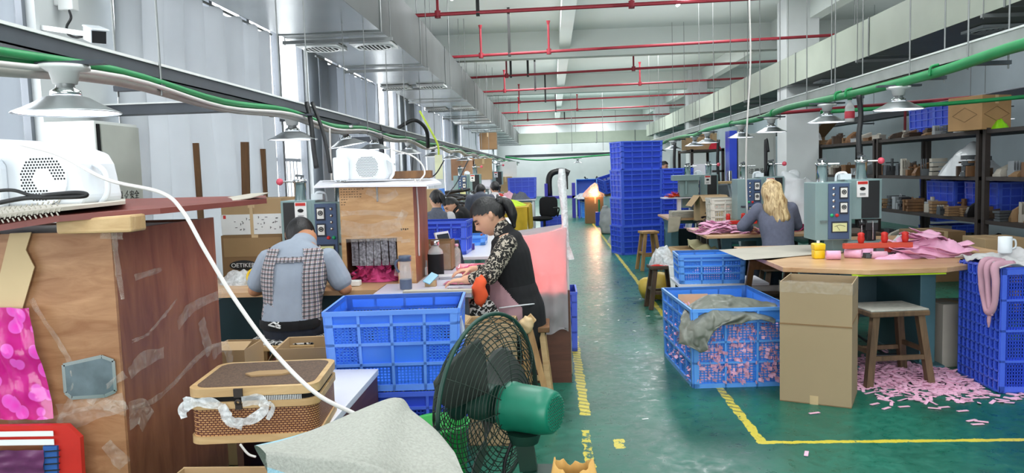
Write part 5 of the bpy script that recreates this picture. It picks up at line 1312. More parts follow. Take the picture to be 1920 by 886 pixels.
far_worker('dark-clothed worker standing in shadow behind the tall crate stack', (h.x, 17, 0), [V((h.x - .02, 17, .9)), V((h.x - .02, 17, 1.05)), V((h.x - .02, 17, 1.22)), V((h.x - .01, 17, 1.38)), V((h.x, 17, 1.46))], h, (.8, -.5, -.2), (.2, 0, .98),
    [((h.x, 16.83, 1.36), (h.x + .05, 16.8, 1.1), (h.x + .2, 16.85, 1.0), (.8, 0, -.4), (0, 0, -1), -1), ((h.x, 17.17, 1.36), (h.x + .05, 17.2, 1.1), (h.x + .2, 17.15, 1.0), (.8, 0, -.4), (0, 0, -1), 1)],
    [((h.x, 16.9, .88), (h.x + .02, 16.9, .48), (h.x, 16.9, .1)), ((h.x, 17.1, .88), (h.x + .02, 17.1, .48), (h.x, 17.1, .1))], 'black_cloth', 'denim', vox=.015, foot=(1, 0, 0))
# ================================================================ window wall and the two left work places
# electric cabinet on the window wall
r = thing('electric_cabinet', 'tall pale grey electric cabinet with Chinese safety lettering by the window wall', 'cabinet', (-3.0, 4.97, 0))
MB().box(-3.19, -2.86, 4.72, 5.22, 0, 1.9).build('cabinet_body', mat('pale_cabinet', '#dfe2df', .45, var=.03), r, bevel=.004, world=True)
MB().box(-2.86, -2.845, 4.765, 5.21, .1, 1.88).build('door', mat('cabinet_door', '#b9bdb5', .45, var=.04), r, world=True)
MB().box(-2.862, -2.85, 4.735, 4.76, .1, 1.88).build('door_gap', K['black_hole'], r, world=True)
b = MB(); b.lathe([(0, .012), (.012, .01), (.014, 0)], n=14, M=TR(-2.845, 4.83, 1.62) @ RY(PI / 2)); b.build('lock', K['chrome'], r, world=True)
Mt = TR(-2.843, 5.0, 1.42) @ Matrix(((0, 0, 1, 0), (1, 0, 0, 0), (0, 1, 0, 0), (0, 0, 0, 1)))
text('lettering', '注意⚡安全', Mt, .06, K['ink'], r)
# security camera with its junction box
r = thing('security_camera', 'white security camera with black front hanging on the window wall', 'camera', at(178, 75, y=4.75))
c = at(178, 66, y=4.6)
b = MB(); b.bc((0, 0, 0), (.09, .2, .08)); b.bc((0, -.02, .045), (.1, .25, .012)); b.xf(TR(c) @ RZ(.75) @ RX(.25)); b.build('camera_body', K['white_plastic'], r, bevel=.008, world=True)
b = MB(); b.bc((0, -.102, -.002), (.078, .006, .07)); b.xf(TR(c) @ RZ(.75) @ RX(.25)); b.build('camera_front', K['black_plastic'], r, world=True)
b = MB(); b.bar(c, (XL, c.y + .2, c.z + .1), .03); b.build('camera_mount', K['white_metal'], r, world=True)
d = at(128, 10, y=4.95)
b = MB(); b.bc((d.x, d.y, d.z + .05), (.1, .07, .17)); b.box(XL, d.x, d.y - .02, d.y + .02, d.z, d.z + .04); tag(b.build('junction_box', K['white_metal'], bevel=.006), 'small white junction box above the security camera', 'box')
tag(MB().tube([at(130, 20, y=4.9), at(133, 34, y=4.85), at(125, 50, y=4.85), at(128, 64, y=4.8), at(142, 70, y=4.8), at(154, 68, y=4.78)], .008, 8).build('camera_cable', K['cable_black']), 'black cord looping from the junction box to the security camera', 'cable')
# three planks standing by the curtain
for px0, py0, px1, py1, yy, wd, lab in ((367, 268, 375, 385, 6.5, .045, 'leftmost and thinnest of three planks standing before the curtain'), (459, 266, 462, 385, 7.4, .075, 'tallest and widest of three planks standing before the curtain'), (491, 279, 496, 385, 7.9, .07, 'rightmost of three planks standing before the curtain')):
    a, e = at(px0, py0, y=yy), at(px1, py1, y=yy); f = a + (e - a) * (a.z / (a.z - e.z)); f.z = 0
    tag(MB().bar(f, a, wd, .03, (0, 1, 0)).build('plank', K['wood_mid']), lab, 'plank')
# the man's long bench
r = thing('work_bench', 'long wooden bench the seated man works at', 'table', (-1.6, 5.2, 0))
q = [(-2.5, 4.78), (-1.125, 4.78), (-1.125, 5.04), (-.922, 5.04), (-.922, 6.1), (-2.5, 6.1)]
b = MB(); b.add([V((x, y, .75)) for x, y in q] + [V((x, y, .78)) for x, y in q], [tuple(range(6))[::-1], tuple(range(6, 12))] + [(i, (i + 1) % 6, 6 + (i + 1) % 6, 6 + i) for i in range(6)]); b.build('table_top', K['table_wood'], r, world=True)
for x in (-2.42, -1.18):
    for y in (4.86, 6.0): MB().box(x - .03, x + .03, y - .03, y + .03, 0, .75).build('leg', K['teal_dark'], r, world=True)
MB().box(-2.42, -1.02, 5.3, 5.33, .1, .7).build('back_panel', K['teal_dark'], r, world=True)
MB().box(-2.42, -1.18, 5.2, 5.23, .2, .26).build('foot_rail', K['red_board'], r, world=True)
stool('low wooden stool with patterned cover under the seated man', .42, .28, .535, K['wood'], (-1.62, 4.46, 0), .03, K['wood_pale'], splay=.03, pad=K['print_bw'])
# heat sealer beside the man
mm_ = machine('heat sealing machine behind the seated man at the left bench', (-1.69, 5.38, .781), 0, .85); mm_.scale = (-.85, .85, .85)
tag(MB().tube([(-1.78, 5.6, 2.05), (-1.74, 5.55, 1.9), (-1.72, 5.52, 1.7), (-1.70, 5.5, 1.57)], .018, 8).build('cable_bundle', K['cable_black']), 'thick black cable bundle dropping from the left tray to the sealer', 'cable')
tag(MB().tube([(-1.74, 5.6, 2.05), (-1.66, 5.55, 1.85), (-1.62, 5.52, 1.68), (-1.60, 5.5, 1.53)], .014, 8).build('cable_bundle', K['cable_black']), 'thinner second black cable beside the cable bundle over the sealer', 'cable')
# cartons left of the man
carton('white and tan carton with handwriting on top of the oval-badged carton', .46, .36, .27, (-2.24, 5.78, 1.09), 0)
c1 = [o for o in bpy.data.objects if o.get('label', '').startswith('white and tan carton')][0]
MB().box(-.233, .233, -.183, -.181, .005, .155).build('white_panel', K['paper'], c1)
b = MB(); rr = random.Random(4)
for k in range(26):
    x, z = rr.uniform(-.15, .21), rr.uniform(.03, .14); b.box(x, x + rr.uniform(.006, .02), -.1845, -.183, z, z + .004)
    if k % 3 == 0: b.box(x, x + .003, -.1845, -.183, z - .008, z + .01)
b.build('handwriting', K['ink'], c1)
b = MB(); b.box(-.215, -.195, -.1845, -.183, .125, .15); b.build('red_stamp', K['red'], c1)
MB().box(-.012, .012, -.1846, -.183, 0, .27).build('tape', K['tape_buff'], c1)
ox = carton('brown carton with a black oval badge, below the white and tan carton', .52, .42, .31, (-2.22, 5.8, .78), 0, K['card_dark'])
b = MB(); b.ell((0, 0, 0), (.105, .003, .038), n=32); b.xf(TR(-.1, -.212, .085)); bd = b.build('badge', K['ink'], ox)
text('lettering', 'OETIKER', TR(-.1, -.2155, .085) @ RX(PI / 2) @ Matrix.Diagonal((1.05, 1, 1, 1)), .044, K['white_ink'], bd, world=False)
MB().box(-.24, .2, -.213, -.211, .15, .29).build('printed_panel', K['card_in'], ox)
carton('plain small carton right of the white and tan carton, behind the man', .3, .3, .34, (-1.86, 5.85, .78), .05, K['card'])
carton('tan carton flat on top of the plain small carton', .28, .26, .14, (-1.85, 5.86, 1.125), .1, K['card_pale'])
# small things on the bench, left of the man
pile('crumpled white plastic bag on the bench left of the man', at(455, 530, z=.78), .16, .13, .085, K['film_milky'], 3, .5, 14, 'plastic_bag', 'bag')
pile('dark grey cloth lump behind the white plastic bag', at(447, 497, y=5.3), .08, .06, .07, K['sack_dark'], 4, .4, 14, 'cloth', 'cloth')
pile('pink cloth scrap by the tape roll on the bench', at(487, 497, y=5.35), .09, .06, .06, K['pink_hot'], 5, .5, 14, 'cloth', 'cloth')
for o in [bpy.data.objects['cloth'], bpy.data.objects['cloth.001']]: o.location.z = .78
b = MB(); q = at(478, 505, y=5.15); b.lathe([(.045, -.012), (.06, -.012), (.06, .012), (.045, .012), (.045, -.012)], n=28, M=RX(1.2)); b.xf(TR((q.x, q.y, .836))); tag(b.build('tape_roll', K['yellow']), 'yellow tape roll standing on the bench left of the man', 'tape')
# plywood hood with its strip curtain
X0, X1, Y0, Y1, Z0, Z1 = -1.42, -.925, 5.06, 5.62, .781, 1.44
r = thing('plywood_hood', 'plywood box hood with a strip-curtained opening, topped by the small white blower', 'cabinet', ((X0 + X1) / 2, 5.3, Z0))
b = MB(); b.box(X0, X1, Y0, Y0 + .012, 1.085, Z1); b.box(X0, X0 + .03, Y0, Y0 + .012, Z0, 1.085); b.box(X1 - .12, X1, Y0, Y0 + .012, Z0, 1.085); b.build('front_panel', K['ply_warm'], r, world=True)
MB().box(X1 - .012, X1, Y0 + .0125, Y1, Z0, Z1).build('side_panel', K['ply_side'], r, world=True)
MB().box(X0, X0 + .012, Y0 + .0125, Y1, Z0, Z1).build('side_panel', K['ply_side'], r, world=True)
MB().box(X0 + .0125, X1 - .0125, Y1 - .012, Y1, Z0, Z1).build('rear_panel', K['ply_side'], r, world=True)
for k in range(6):
    x = X0 + .055 + k * .052; b = MB()
    b.grid(lambda u, v: V((x + u * .046, Y0 + .03 + .012 * math.sin(v * 2.2 + k) + .006 * nz((u * 3, v * 5, k), 1), 1.10 - .20 * v)), 4, 10); b.build('strip', mat('grey_speckled_strip', '#77757c', .25, var=.7, scale=60) if k == 0 else bpy.data.materials['grey_speckled_strip'], r, world=True)
for i, (pts, wd) in enumerate((([(640, 425), (690, 432), (752, 420)], .09), ([(688, 357), (720, 372), (745, 360)], .05), ([(745, 425), (760, 395)], .05), ([(640, 450), (700, 446), (755, 448)], .03), ([(752, 452), (770, 450)], .02), ([(740, 510), (775, 515)], .05), ([(640, 400), (700, 398), (757, 402)], .03))):
    tape_strip(r, [at(px, py, y=Y0) for px, py in pts], wd, i + 50, nrm=(0, -1, 0))
b = MB(); rr = random.Random(8)
for k in range(7):
    z = 1.415 - k * .017
    x = X0 + .01
    L = (.16, .12, .14, .15, .05, .04, .03)[k]
    while x < X0 + L: b.box(x, x + rr.uniform(.006, .015), Y0 - .0012, Y0, z, z + .004); x += .018
b.build('handwriting', K['ink'], r, world=True)
b = MB()
for k in range(4): b.box(X1 - .09 + k * .014, X1 - .082 + k * .014, Y0 - .0012, Y0, 1.135 + (k % 2) * .004, 1.147)
b.build('lettering', K['ink'], r, world=True)
b = MB(); b.box(X0 + .25, X0 + .262, Y0 - .004, Y0, 1.33, 1.435); b.build('bracket', K['chrome'], r, world=True)
b = MB(); b.tube([(X1 - .02, Y0 + .2, 1.47), (X1 + .005, Y0 + .12, 1.42), (X1 + .01, Y0 + .12, 1.2), (X1 + .008, Y0 + .1, 1.0), (X1 + .008, Y0 + .1, .95)], .006, 8); b.build('power_cord', K['cable_white'], r, world=True)
o = heap(MB(), ((X0 + X1) / 2 - .05, Y0 + .17, .782), .17, .12, .10, 11, .6, 22, 40, 30); rr = random.Random(31)
for k in range(60):
    M = TR((X0 + .21 + rr.uniform(-.16, .16), Y0 + .08 + rr.uniform(-.03, .1), .80 + rr.uniform(0, .1))) @ RZ(rr.uniform(0, 6)) @ RX(rr.uniform(-1.2, 1.2)); L = rr.uniform(.03, .06)
    o.grid(lambda u, v: M @ V(((u - .5) * L, (v - .5) * L * .8, .012 * math.sin(u * 4 + k) + .008 * v * v)), 4, 3)
for v in o.v: v.z = max(v.z, .783)
tag(o.build('pink_scraps', K['pink_hot']), 'pile of hot pink scraps inside the plywood hood opening', 'fabric')
b = MB(); slab(b, ((588, 349, 5.0), (640, 347, 4.98), (800, 346, 5.0), (828, 342, 5.1), (815, 334, 5.75), (600, 338, 5.75)), .012); tag(b.build('white_board', K['laminate']), 'white board lying across the top of the plywood hood', 'board')
blower('small white blower on top of the plywood hood', (-1.31, 5.38, 1.476), -.1, .8, True)
b = MB(); b.box(-1.15, -.86, 5.45, 5.53, 1.476, 1.53); tag(b.build('wood_block', K['wood_mid'], bevel=.004), 'brown wood strip lying beside the small white blower', 'block')
b = MB(); b.box(-1.5, -1.4, 5.4, 5.5, 1.476, 1.505); tag(b.build('wood_block', K['wood_pale'], bevel=.004), 'short pale wood block left of the small white blower', 'block')
tag(MB().tube([(-1.12, 5.4, 1.68), (-1.0, 5.45, 1.64), (-.92, 5.4, 1.58), (-.88, 5.3, 1.51), (-.9, 5.2, 1.46)], .006, 8).build('air_hose', K['cable_white']), 'thin white hose from the small white blower over the hood edge', 'hose')
folded('folded blue cloths on the bench before the hood', tuple(at(677, 522, z=.78)), .13, .1, .055, mat('blue_wipe', '#7fa3c4', .85), 4, .1)
pile('flat yellowish film sheets on the bench before the hood opening', at(715, 508, z=.78), .17, .07, .03, K['film_milky'], 12, .5, 18, 'film_sheet', 'film')
b = MB(); q = at(662, 497, y=5.0); b.bc((q.x, 4.98, .80), (.1, .06, .035)); tag(b.build('paper_box', K['paper'], bevel=.004), 'small white box with red end at the left foot of the hood', 'box')
# floor boxes beside the stool
carton('tan carton standing on the floor between plywood cabinet and stool', .2, .26, .62, (-1.72, 3.98, 0), 0, K['card'], True, flap_ang=(-2.9, None, None, None), fl=.4)
carton('low open carton on the floor between stool and bright blue crate', .36, .3, .58, (-1.36, 4.2, 0), .1, K['card'], True, flap_ang=(None, .9, None, 1.0), fl=.3)
# ---------------------------------------------------------------- the woman's table
r = thing('white_table', 'lavender-white table where the woman in leopard sleeves works', 'table', (-.85, 5.1, 0))
q = [at(700, 551, z=.78), at(884, 549, z=.78), (-.5, 5.05, .78), (-.45, 6.0, .78), (-.915, 6.0, .78), (-.915, 5.03, .78), (-1.118, 5.03, .78)]
q = [(v[0], v[1]) for v in q]
b = MB(); b.add([V((x, y, .755)) for x, y in q] + [V((x, y, .781)) for x, y in q], [tuple(range(7))[::-1], tuple(range(7, 14))] + [(i, (i + 1) % 7, 7 + (i + 1) % 7, 7 + i) for i in range(7)]); b.build('table_top', K['laminate_lav'], r, world=True)
for x, y in ((-1.0, 4.72), (-.55, 4.66), (-.52, 5.9), (-.86, 5.9)): MB().box(x - .02, x + .02, y - .02, y + .02, 0, .755).build('leg', K['iron_grey'], r, world=True)
b = MB(); a0, a1 = at(755, 548, y=4.55), at(884, 545, y=4.53); b.hexa([a0 + V((0, 0, -.02)), a1 + V((0, 0, -.02)), a1 + V((0, .05, -.02)), a0 + V((0, .06, -.02))], [a0, a1, a1 + V((0, .05, 0)), a0 + V((0, .06, 0))]); 
for v in b.v: v.z += .782 - min(x.z for x in (a0, a1)) + .02
tag(b.build('cardboard_edge', K['card_grey']), 'strip of grey cardboard along the front edge of the white table', 'cardboard')
q = at(755, 545, z=.781)
t = bottle('grey tumbler with blue-grey lid on the left corner of the white table', (q.x + .01, q.y + .06, .782), .038, .215, clearm('clear_grey', '#c9ced6', .35), mat('blue_grey_lid', '#4a566c', .4), 'tumbler', .95, .16, (.02, .3, mat('blue_grey_sleeve', '#525d74', .5)))
b = MB(); b.tube([(-.036, 0, .19), (-.06, 0, .17), (-.055, 0, .13), (-.038, 0, .11)], .008, 8); b.build('handle', bpy.data.materials['blue_grey_lid'], t)
q = at(818, 516, z=.781)
bottle('large black-sleeved glass bottle with steel cap on the white table', (q.x, q.y, .782), .056, .25, clearm('clear_bottle', '#dfe6ea', .4), K['chrome'], 'water_bottle', .5, .14, (.0, .62, K['black_cloth']))
q = at(856, 502, z=.781)
bottle('small clear plastic bottle with pale cap beside the black bottle', (q.x, q.y + .05, .782), .03, .18, clearm('clear_pet', '#f0ece6', .3), K['pink_pale'], 'water_bottle', .45, .1)
q = at(793, 515, z=.781)
t = thing('card_box', 'little white carton with a folded card on it, left of the black bottle', 'box', (q.x, q.y, .782))
MB().box(-.03, .03, -.025, .025, 0, .055).build('box_body', K['paper'], t); b = MB(); b.add([V((-.03, 0, .056)), V((.035, 0, .056)), V((.03, .02, .1)), V((.0, .02, .115)), V((-.03, .01, .09))], [(0, 1, 2, 3, 4)]); b.build('folded_card', K['grey_plastic'], t, solid=.001)
q = at(808, 536, z=.781)
t = thing('phone_holder', 'small cardboard holder with a pale blue phone leaning in it', 'phone', (q.x, q.y, .782))
MB().box(-.035, .035, -.025, .025, 0, .035).build('holder', K['card'], t)
b = MB(); b.bc((0, 0, 0), (.055, .008, .11)); b.xf(TR(-.0, .0, .05) @ RZ(.3) @ RX(-1.0) @ RY(.7)); b.build('phone', mat('pale_blue_phone', '#7fb0c8', .3), t, bevel=.003)
q = at(822, 470, y=5.75)
cb = carton('brown carton with cut front standing behind the black bottle', .22, .2, .22, (q.x, 5.78, .782), 0, K['card_dark'], True, flap_ang=(None, None, None, None))
b = MB(); b.grid(lambda u, v: V((-.1 + u * .2, -.102 - .004 * abs(nz((u * 6, v * 6, 1), 1)), v * .2)), 12, 12); b.build('tape', K['tape'], cb)
# small picture frame / tablet and pink tray
b = MB(); b.bc((0, 0, .1), (.17, .012, .2)); b.xf(TR(at(858, 463, y=5.95)) @ RZ(1.1) @ RX(-.25)); o = b.build('tablet', K['panel_dark'], bevel=.004); o.location.z = .782; tag(o, 'dark tablet leaning by the brown carton', 'tablet')
t = thing('plastic_tray', 'pale pink see-through tray in front of the woman', 'tray', (-.60, 5.45, .782))
b = MB(); b.lathe([(.0, .004), (.12, .004), (.14, .06), (.145, .06), (.122, 0), (0, 0)], n=4, M=Matrix.Diagonal((.9, 1.2, 1, 1)) @ RZ(PI / 4)); b.build('tray_body', clearm('pink_tray', '#e77f8d', .6), t)
pile('heap of pink pieces in the pale pink tray', (-.6, 5.45, .792), .08, .1, .05, K['pink_hot'], 6, .5, 20, 'pink_scraps', 'fabric')
folded('folded white cloth by the woman\'s hands', tuple(at(845, 521, z=.782)), .16, .09, .025, K['white_cloth'], 2, .2)
b = MB(); sheet(b, at(830, 533, z=.788), at(885, 532, z=.788), at(880, 525, z=.788), at(840, 526, z=.788), 0, .003, 20); tag(b.build('fabric_piece', mat('lilac_pink_fabric', '#a6596f', .8)), 'dark pink fabric piece under the woman\'s hands', 'fabric')
# orange bag, carton and stool by the woman
b = MB(); p0 = at(900, 545, y=4.6)
b.ell(p0, (.045, .05, .095), fn=lambda p: V((p.x * (1 + .5 * nz(p, 24)), p.y, p.z * (1 + .3 * nz(p, 30, 4))))); tag(b.build('orange_bag', K['orange_cloth']), 'bright orange cloth hanging beside the woman\'s lap', 'cloth')
ct = carton('open brown carton behind the fan, between crate and woman', .26, .22, .68, (-.36, 4.22, 0), -.05, K['card'], True, flap_ang=(2.6, .4, None, -.3), fl=.5)
text('lettering', '半', TR(.05, -.112, .60) @ RX(PI / 2), .05, K['ink'], ct, world=False)
stool('wooden stool with crossed legs under the woman in profile', .32, .3, .525, K['wood_pale'], (-.2, 4.9, 0), 0, K['wood_mid'], splay=.05, leg=.035)
b = MB(); b.bar(at(978, 600, y=4.55), at(1000, 712, y=4.5), .03, .02, (0, 1, 0)); b.bar(at(988, 598, y=4.5), at(1022, 712, y=4.42), .03, .02, (0, 1, 0)); b.bar(at(972, 615, y=4.52), at(1003, 596, y=4.52), .04, .03, (0, 1, 0))
t = thing('wooden_trestle', 'narrow slanted wooden trestle with taped joint beside the woman\'s stool', 'trestle', (-.1, 4.5, 0))
for (a, b_, yy, y2) in (((978, 602), (996, 745), 4.55, 4.5), ((989, 600), (1026, 745), 4.52, 4.42)):
    p, q2 = at(*a, y=yy), at(*b_, y=y2); f = p + (q2 - p) * (p.z / (p.z - q2.z)); MB().bar(f, p, .035, .02, (0, 1, 0)).build('leg', K['wood'], t, world=True)
b = MB(); p, q2 = at(968, 622, y=4.52), at(1000, 594, y=4.52); b.bar(p, q2, .05, .05, (0, 1, 0)); b.build('cross_piece', K['wood_pale'], t, world=True)
b = MB(); b.ell(at(988, 608, y=4.5), (.045, .035, .05), fn=lambda p: p * (1 + .3 * nz(p, 40))); b.build('tape', K['tape_buff'], t, world=True)
# the glowing red tent: white sheet over a brown board box with a warm lamp inside
bx = thing('brown_box', 'dark brown board box carrying the glowing white sheet', 'box', (-.05, 5.6, 0))
MB().box(-.34, .105, 5.36, 5.38, 0, .66).build('front_panel', K['brown_board'], bx, world=True)
MB().box(.09, .105, 5.381, 6.1, 0, .40).build('side_panel', K['brown_board'], bx, world=True); MB().box(-.34, -.325, 5.381, 6.1, 0, .40).build('side_panel', K['brown_board'], bx, world=True)
K['sheet'] = clothm('thin_white_sheet', '#c4bfc3', .5, .05, 6)
s = thing('draped_sheet', 'white sheet glowing pink-red from a heat lamp, hung over the brown box', 'sheet', (-.1, 5.33, .3))
tl_, tr_, br_, bl_ = at(962, 446, y=5.33), at(1062, 428, y=5.33), at(1066, 622, y=5.33), at(985, 620, y=5.33)
b = MB(); n0 = V((0, -1, 0))
def shf(u, v):
    p = tl_.lerp(tr_, u).lerp(bl_.lerp(br_, u), v)
    return p + n0 * (.012 + .018 * nz((p.x, p.z, 3), 5) + .014 * nz((p.x * 2, p.z, 5), 9) * (v > .4) + .01 * math.sin(u * 17 + v * 3) * v) + V((0, 0, .02 * math.sin(u * 9) * (v > .97)))
b.grid(shf, 40, 60); b.build('front_drape', K['sheet'], s, world=True)
b = MB(); tb = V((tr_.x + .01, 6.25, tr_.z - .03)); bb = V((br_.x + .01, 6.25, br_.z + .3))
b.grid(lambda u, v: tr_.lerp(tb, u).lerp(br_.lerp(bb, u), v) + V((.012 * nz((u * 4, v * 3, 1), 1.5) + .006 - .012 * (1 - u), 0, 0)), 24, 30); b.build('side_drape', K['sheet'], s, world=True)
b = MB(); tlb = V((tl_.x - .1, 6.25, tl_.z - .03))
b.grid(lambda u, v: tl_.lerp(tr_, u).lerp(tlb.lerp(tb, u), v) + V((0, 0, -.03 * math.sin(PI * v) * math.sin(PI * u))), 20, 20); b.build('top_drape', K['sheet'], s, world=True)
t = thing('heat_lamp', 'red heat lamp glowing under the draped sheet', 'lamp', (-.07, 5.7, .78))
MB().ell((0, 0, 0), (.05, .05, .07)).build('bulb', mat('red_bulb', '#ff4a3a', .3, emit=6, var=0), t); MB().cyl((0, 0, .06), (0, 0, .13), .025).build('lamp_holder', K['black_plastic'], t); b = MB(); b.cyl((0, 0, .13), (0, 0, .25), .006, n=6); b.build('hanging_cord', K['cable_black'], t)
pl = bpy.data.lights.new('heat_glow', 'AREA'); pl.shape = 'RECTANGLE'; pl.size, pl.size_y = .4, .42; pl.energy = 9; pl.color = (1, .13, .11); po = bpy.data.objects.new('heat_glow', pl); C.objects.link(po); po.location = (-.1, 5.75, .86); po.rotation_euler = (-PI / 2, 0, 0)
t = thing('support_pole', 'white pole wrapped in clear plastic rising from the glowing sheet', 'pole', (.08, 5.6, 0))
p0, p1 = at(1062, 470, y=5.6), at(1053, 318, y=5.6)
MB().tube([(p0.x + .01, 5.6, 0.0), p0, p1], .016, 10, smooth=False).build('pole_rod', K['white_metal'], t, world=True)
b = MB(); b.lathe([(.06, -.06), (.04, 0), (.024, .05), (.022, .3), (.03, .5), (.02, .6)], n=16, M=TR(p0)); 
for v in b.v: v += V((nz(v, 30) * .012, nz(v, 30, 4) * .012, 0)); v.x += (p1.x - p0.x) * (v.z - p0.z) / (p1.z - p0.z)
b.build('plastic_wrap', K['film_milky'], t, world=True)
crate('blue crate on the floor behind the brown box, only its edge showing', .3, .4, .5, K['blue_deep'], 2, 3, (), 0, 0, (.02, 6.5, 0), 0, sidecols=2)
# ================================================================ right-hand work places
F1 = crate('large blue lattice crate full of pink offcuts with a grey tarp over its corner', .66, .96, .545, K['blue_sky'], 3, 3, (), 9, 8, (1.22, 5.66, 0), .06, taper=.97, sidecols=5, bar=.0034)
o = heap(MB(), (0, 0, 0), .29, .43, .16, 3, .5, 16, 48, 48, 3).xf(TR(1.22, 5.66, .28) @ RZ(.06))
rnd = random.Random(5)
def strip(mb, c, L, w, a, tilt=0, roll=0, th=.002):
    M = TR(c) @ RZ(a) @ RX(tilt) @ RY(roll); return mb.box(-L / 2, L / 2, -w / 2, w / 2, -th / 2, th / 2, M)
Mw = TR(1.22, 5.66, 0) @ RZ(.06)
for k in range(900):
    s = k % 3
    if s == 0: c = V((rnd.uniform(-.29, .29), -.466 + rnd.uniform(0, .008), rnd.uniform(.03, .43)))
    elif s == 1: c = V((-.305 + rnd.uniform(0, .015), rnd.uniform(-.44, .44), rnd.uniform(.03, .38)))
    else: c = V((rnd.uniform(-.28, .28), rnd.uniform(-.42, .42), .42 + rnd.uniform(-.03, .03)))
    strip(o, Mw @ c, rnd.uniform(.05, .1), .022, rnd.uniform(0, 6), *((rnd.uniform(1.2, 1.9), rnd.uniform(-.2, .2)) if s == 0 else (rnd.uniform(-1, 1), rnd.uniform(-1, 1))))
o.hexa([Mw @ V(q) for q in ((-.308, -.458, .02), (.308, -.458, .02), (.308, .458, .02), (-.308, .458, .02))], [Mw @ V(q) for q in ((-.314, -.466, .41), (.314, -.466, .41), (.314, .466, .41), (-.314, .466, .41))])
oo = o.build('pink_offcuts', K['pink_strip']); tag(oo, 'mass of pink offcut strips filling the large blue lattice crate', 'offcuts', kind='stuff')
# tarp over the crate corner
b = MB()
P = [[(1288, 577), (1330, 556), (1390, 560), (1455, 572)], [(1275, 600), (1335, 580), (1395, 578), (1455, 578)], [(1272, 640), (1320, 615), (1385, 598), (1453, 606)], [(1272, 648), (1318, 664), (1340, 618), (1440, 600)]]
Y = [[5.4, 5.38, 5.4, 5.5], [5.25, 5.2, 5.25, 5.4], [5.1, 5.08, 5.1, 5.16], [5.08, 5.06, 5.09, 5.14]]
g = [[at(*P[j][i], y=Y[j][i]) for i in range(4)] for j in range(4)]
def tp(u, v):
    q = bicubic(g, u, v)
    w = .022 * nz((q.x, q.y, q.z), 8) + .012 * nz((q.x, q.y, q.z), 19, 3) + .022 * math.sin(u * 21 + 5 * nz((q.x, q.z, 1), 4)) * v * .7
    return q + V((w * .5, -abs(w) - .004, w * .6 + .014))
b.grid(tp, 80, 60); tag(b.build('grey_tarp', K['tarp'], solid=.002), 'crumpled grey-green tarp draped over the front of the large blue lattice crate', 'tarp')
t = thing('cardboard_liner', 'pale cardboard piece showing behind the handle hole of the large blue crate', 'cardboard', (1.1, 6.08, .3)); MB().box(.97, 1.2, 6.06, 6.065, .28, .5).build('cardboard_sheet', K['card_pale'], t, world=True)
# tall carton
ct = carton('tall open brown carton standing on the aisle in front of the right-hand table', .42, .385, .765, (1.685, 4.949, 0), -.452, mat('tall_carton', '#a58f70', .8, var=.04, scale=2), True, flaps=False)
b = MB(); b.box(-.212, .212, -.1945, -.1925, .495, .505); b.box(.2105, .2125, -.19, .19, .52, .53); b.build('crease', K['card_dark'], ct)
b = MB(); b.box(-.03, .02, -.1945, -.1925, 0, .055); b.build('tape', K['tape_buff'], ct)
b = MB(); b.grid(lambda u, v: V((-.214 + u * .428, -.196 - .004 * abs(nz((u * 9, v * 2, 1), 1)), .70 + v * .075 + .008 * nz((u * 8, 1, 1), 1))), 40, 5); b.grid(lambda u, v: V((.214 + .004 * abs(nz((u * 9, v * 2, 1), 1)), -.19 + u * .38, .69 + v * .085 + .02 * nz((u * 6, 2, 1), 1))), 40, 5); b.build('tape', K['tape'], ct)
# front stool
stool('worn wooden stool with cloth-covered seat standing among pink strips', .41, .33, .505, K['wood_worn'], (2.26, 5.31, 0), .12, K['wood_worn'], splay=.06, leg=.046, rung=True, pad=mat('seat_cloth', '#a9a79f', .85, var=.15, scale=30))
# crate standing on end at the right edge
ec = crate('deep blue crate standing on end at the right edge with its grid base facing left', .80, .50, .52, K['blue_deep'], 4, 3, (), 9, 8, taper=.98, base_grid=True, sidecols=3)
ec.rotation_euler = (0, PI / 2, 0); ec.location = (2.81, 5.2, .405)
b = MB(); bx = 2.80
sheet(b, (2.79, 4.93, .818), (3.4, 4.93, .822), (3.4, 5.5, .83), (2.80, 5.5, .82), -.04, .05, 9, 2, 40, 30); tag(b.build('grey_cloth', mat('pale_grey_cloth', '#c2c0c2', .85, var=.15, scale=8), solid=.004), 'crumpled pale grey cloth lying on the crate standing on end', 'cloth')
b = MB(); rr = random.Random(2)
b.tube([(2.9, 5.12, .83), (2.785, 5.1, .825), (2.775, 5.1, .70), (2.77, 5.06, .58), (2.765, 5.0, .52), (2.77, 4.95, .58), (2.775, 4.95, .72), (2.785, 4.97, .82), (2.9, 4.98, .83)], [.022, .03, .026, .02, .026, .018, .022, .026, .02], 10)
b.tube([(2.88, 5.05, .835), (2.78, 5.04, .82), (2.768, 5.02, .68), (2.765, 4.99, .56), (2.768, 4.97, .50)], [.02, .024, .018, .02, .008], 8)
b.tube([(2.772, 5.0, .535), (2.766, 5.0, .47), (2.768, 5.005, .42)], [.012, .012, .006], 8)
tag(b.build('cloth_straps', mat('dusty_pink_straps', '#c89aab', .85, var=.1)), 'dusty pink straps hanging down the side of the crate standing on end', 'straps')
t = thing('white_mug', 'white mug standing on the pale grey cloth at the right edge', 'mug', at(1884, 478, y=5.3)); t.location.z = .86
b = MB(); b.lathe([(0, 0), (.038, 0), (.042, .01), (.042, .11), (.038, .11), (.038, .012), (0, .01)], n=28); b.build('mug_body', K['white_plastic'], t); b = MB(); b.tube([(.04, 0, .09), (.065, 0, .085), (.068, 0, .04), (.04, 0, .025)], .006, 8); b.build('handle', K['white_plastic'], t)
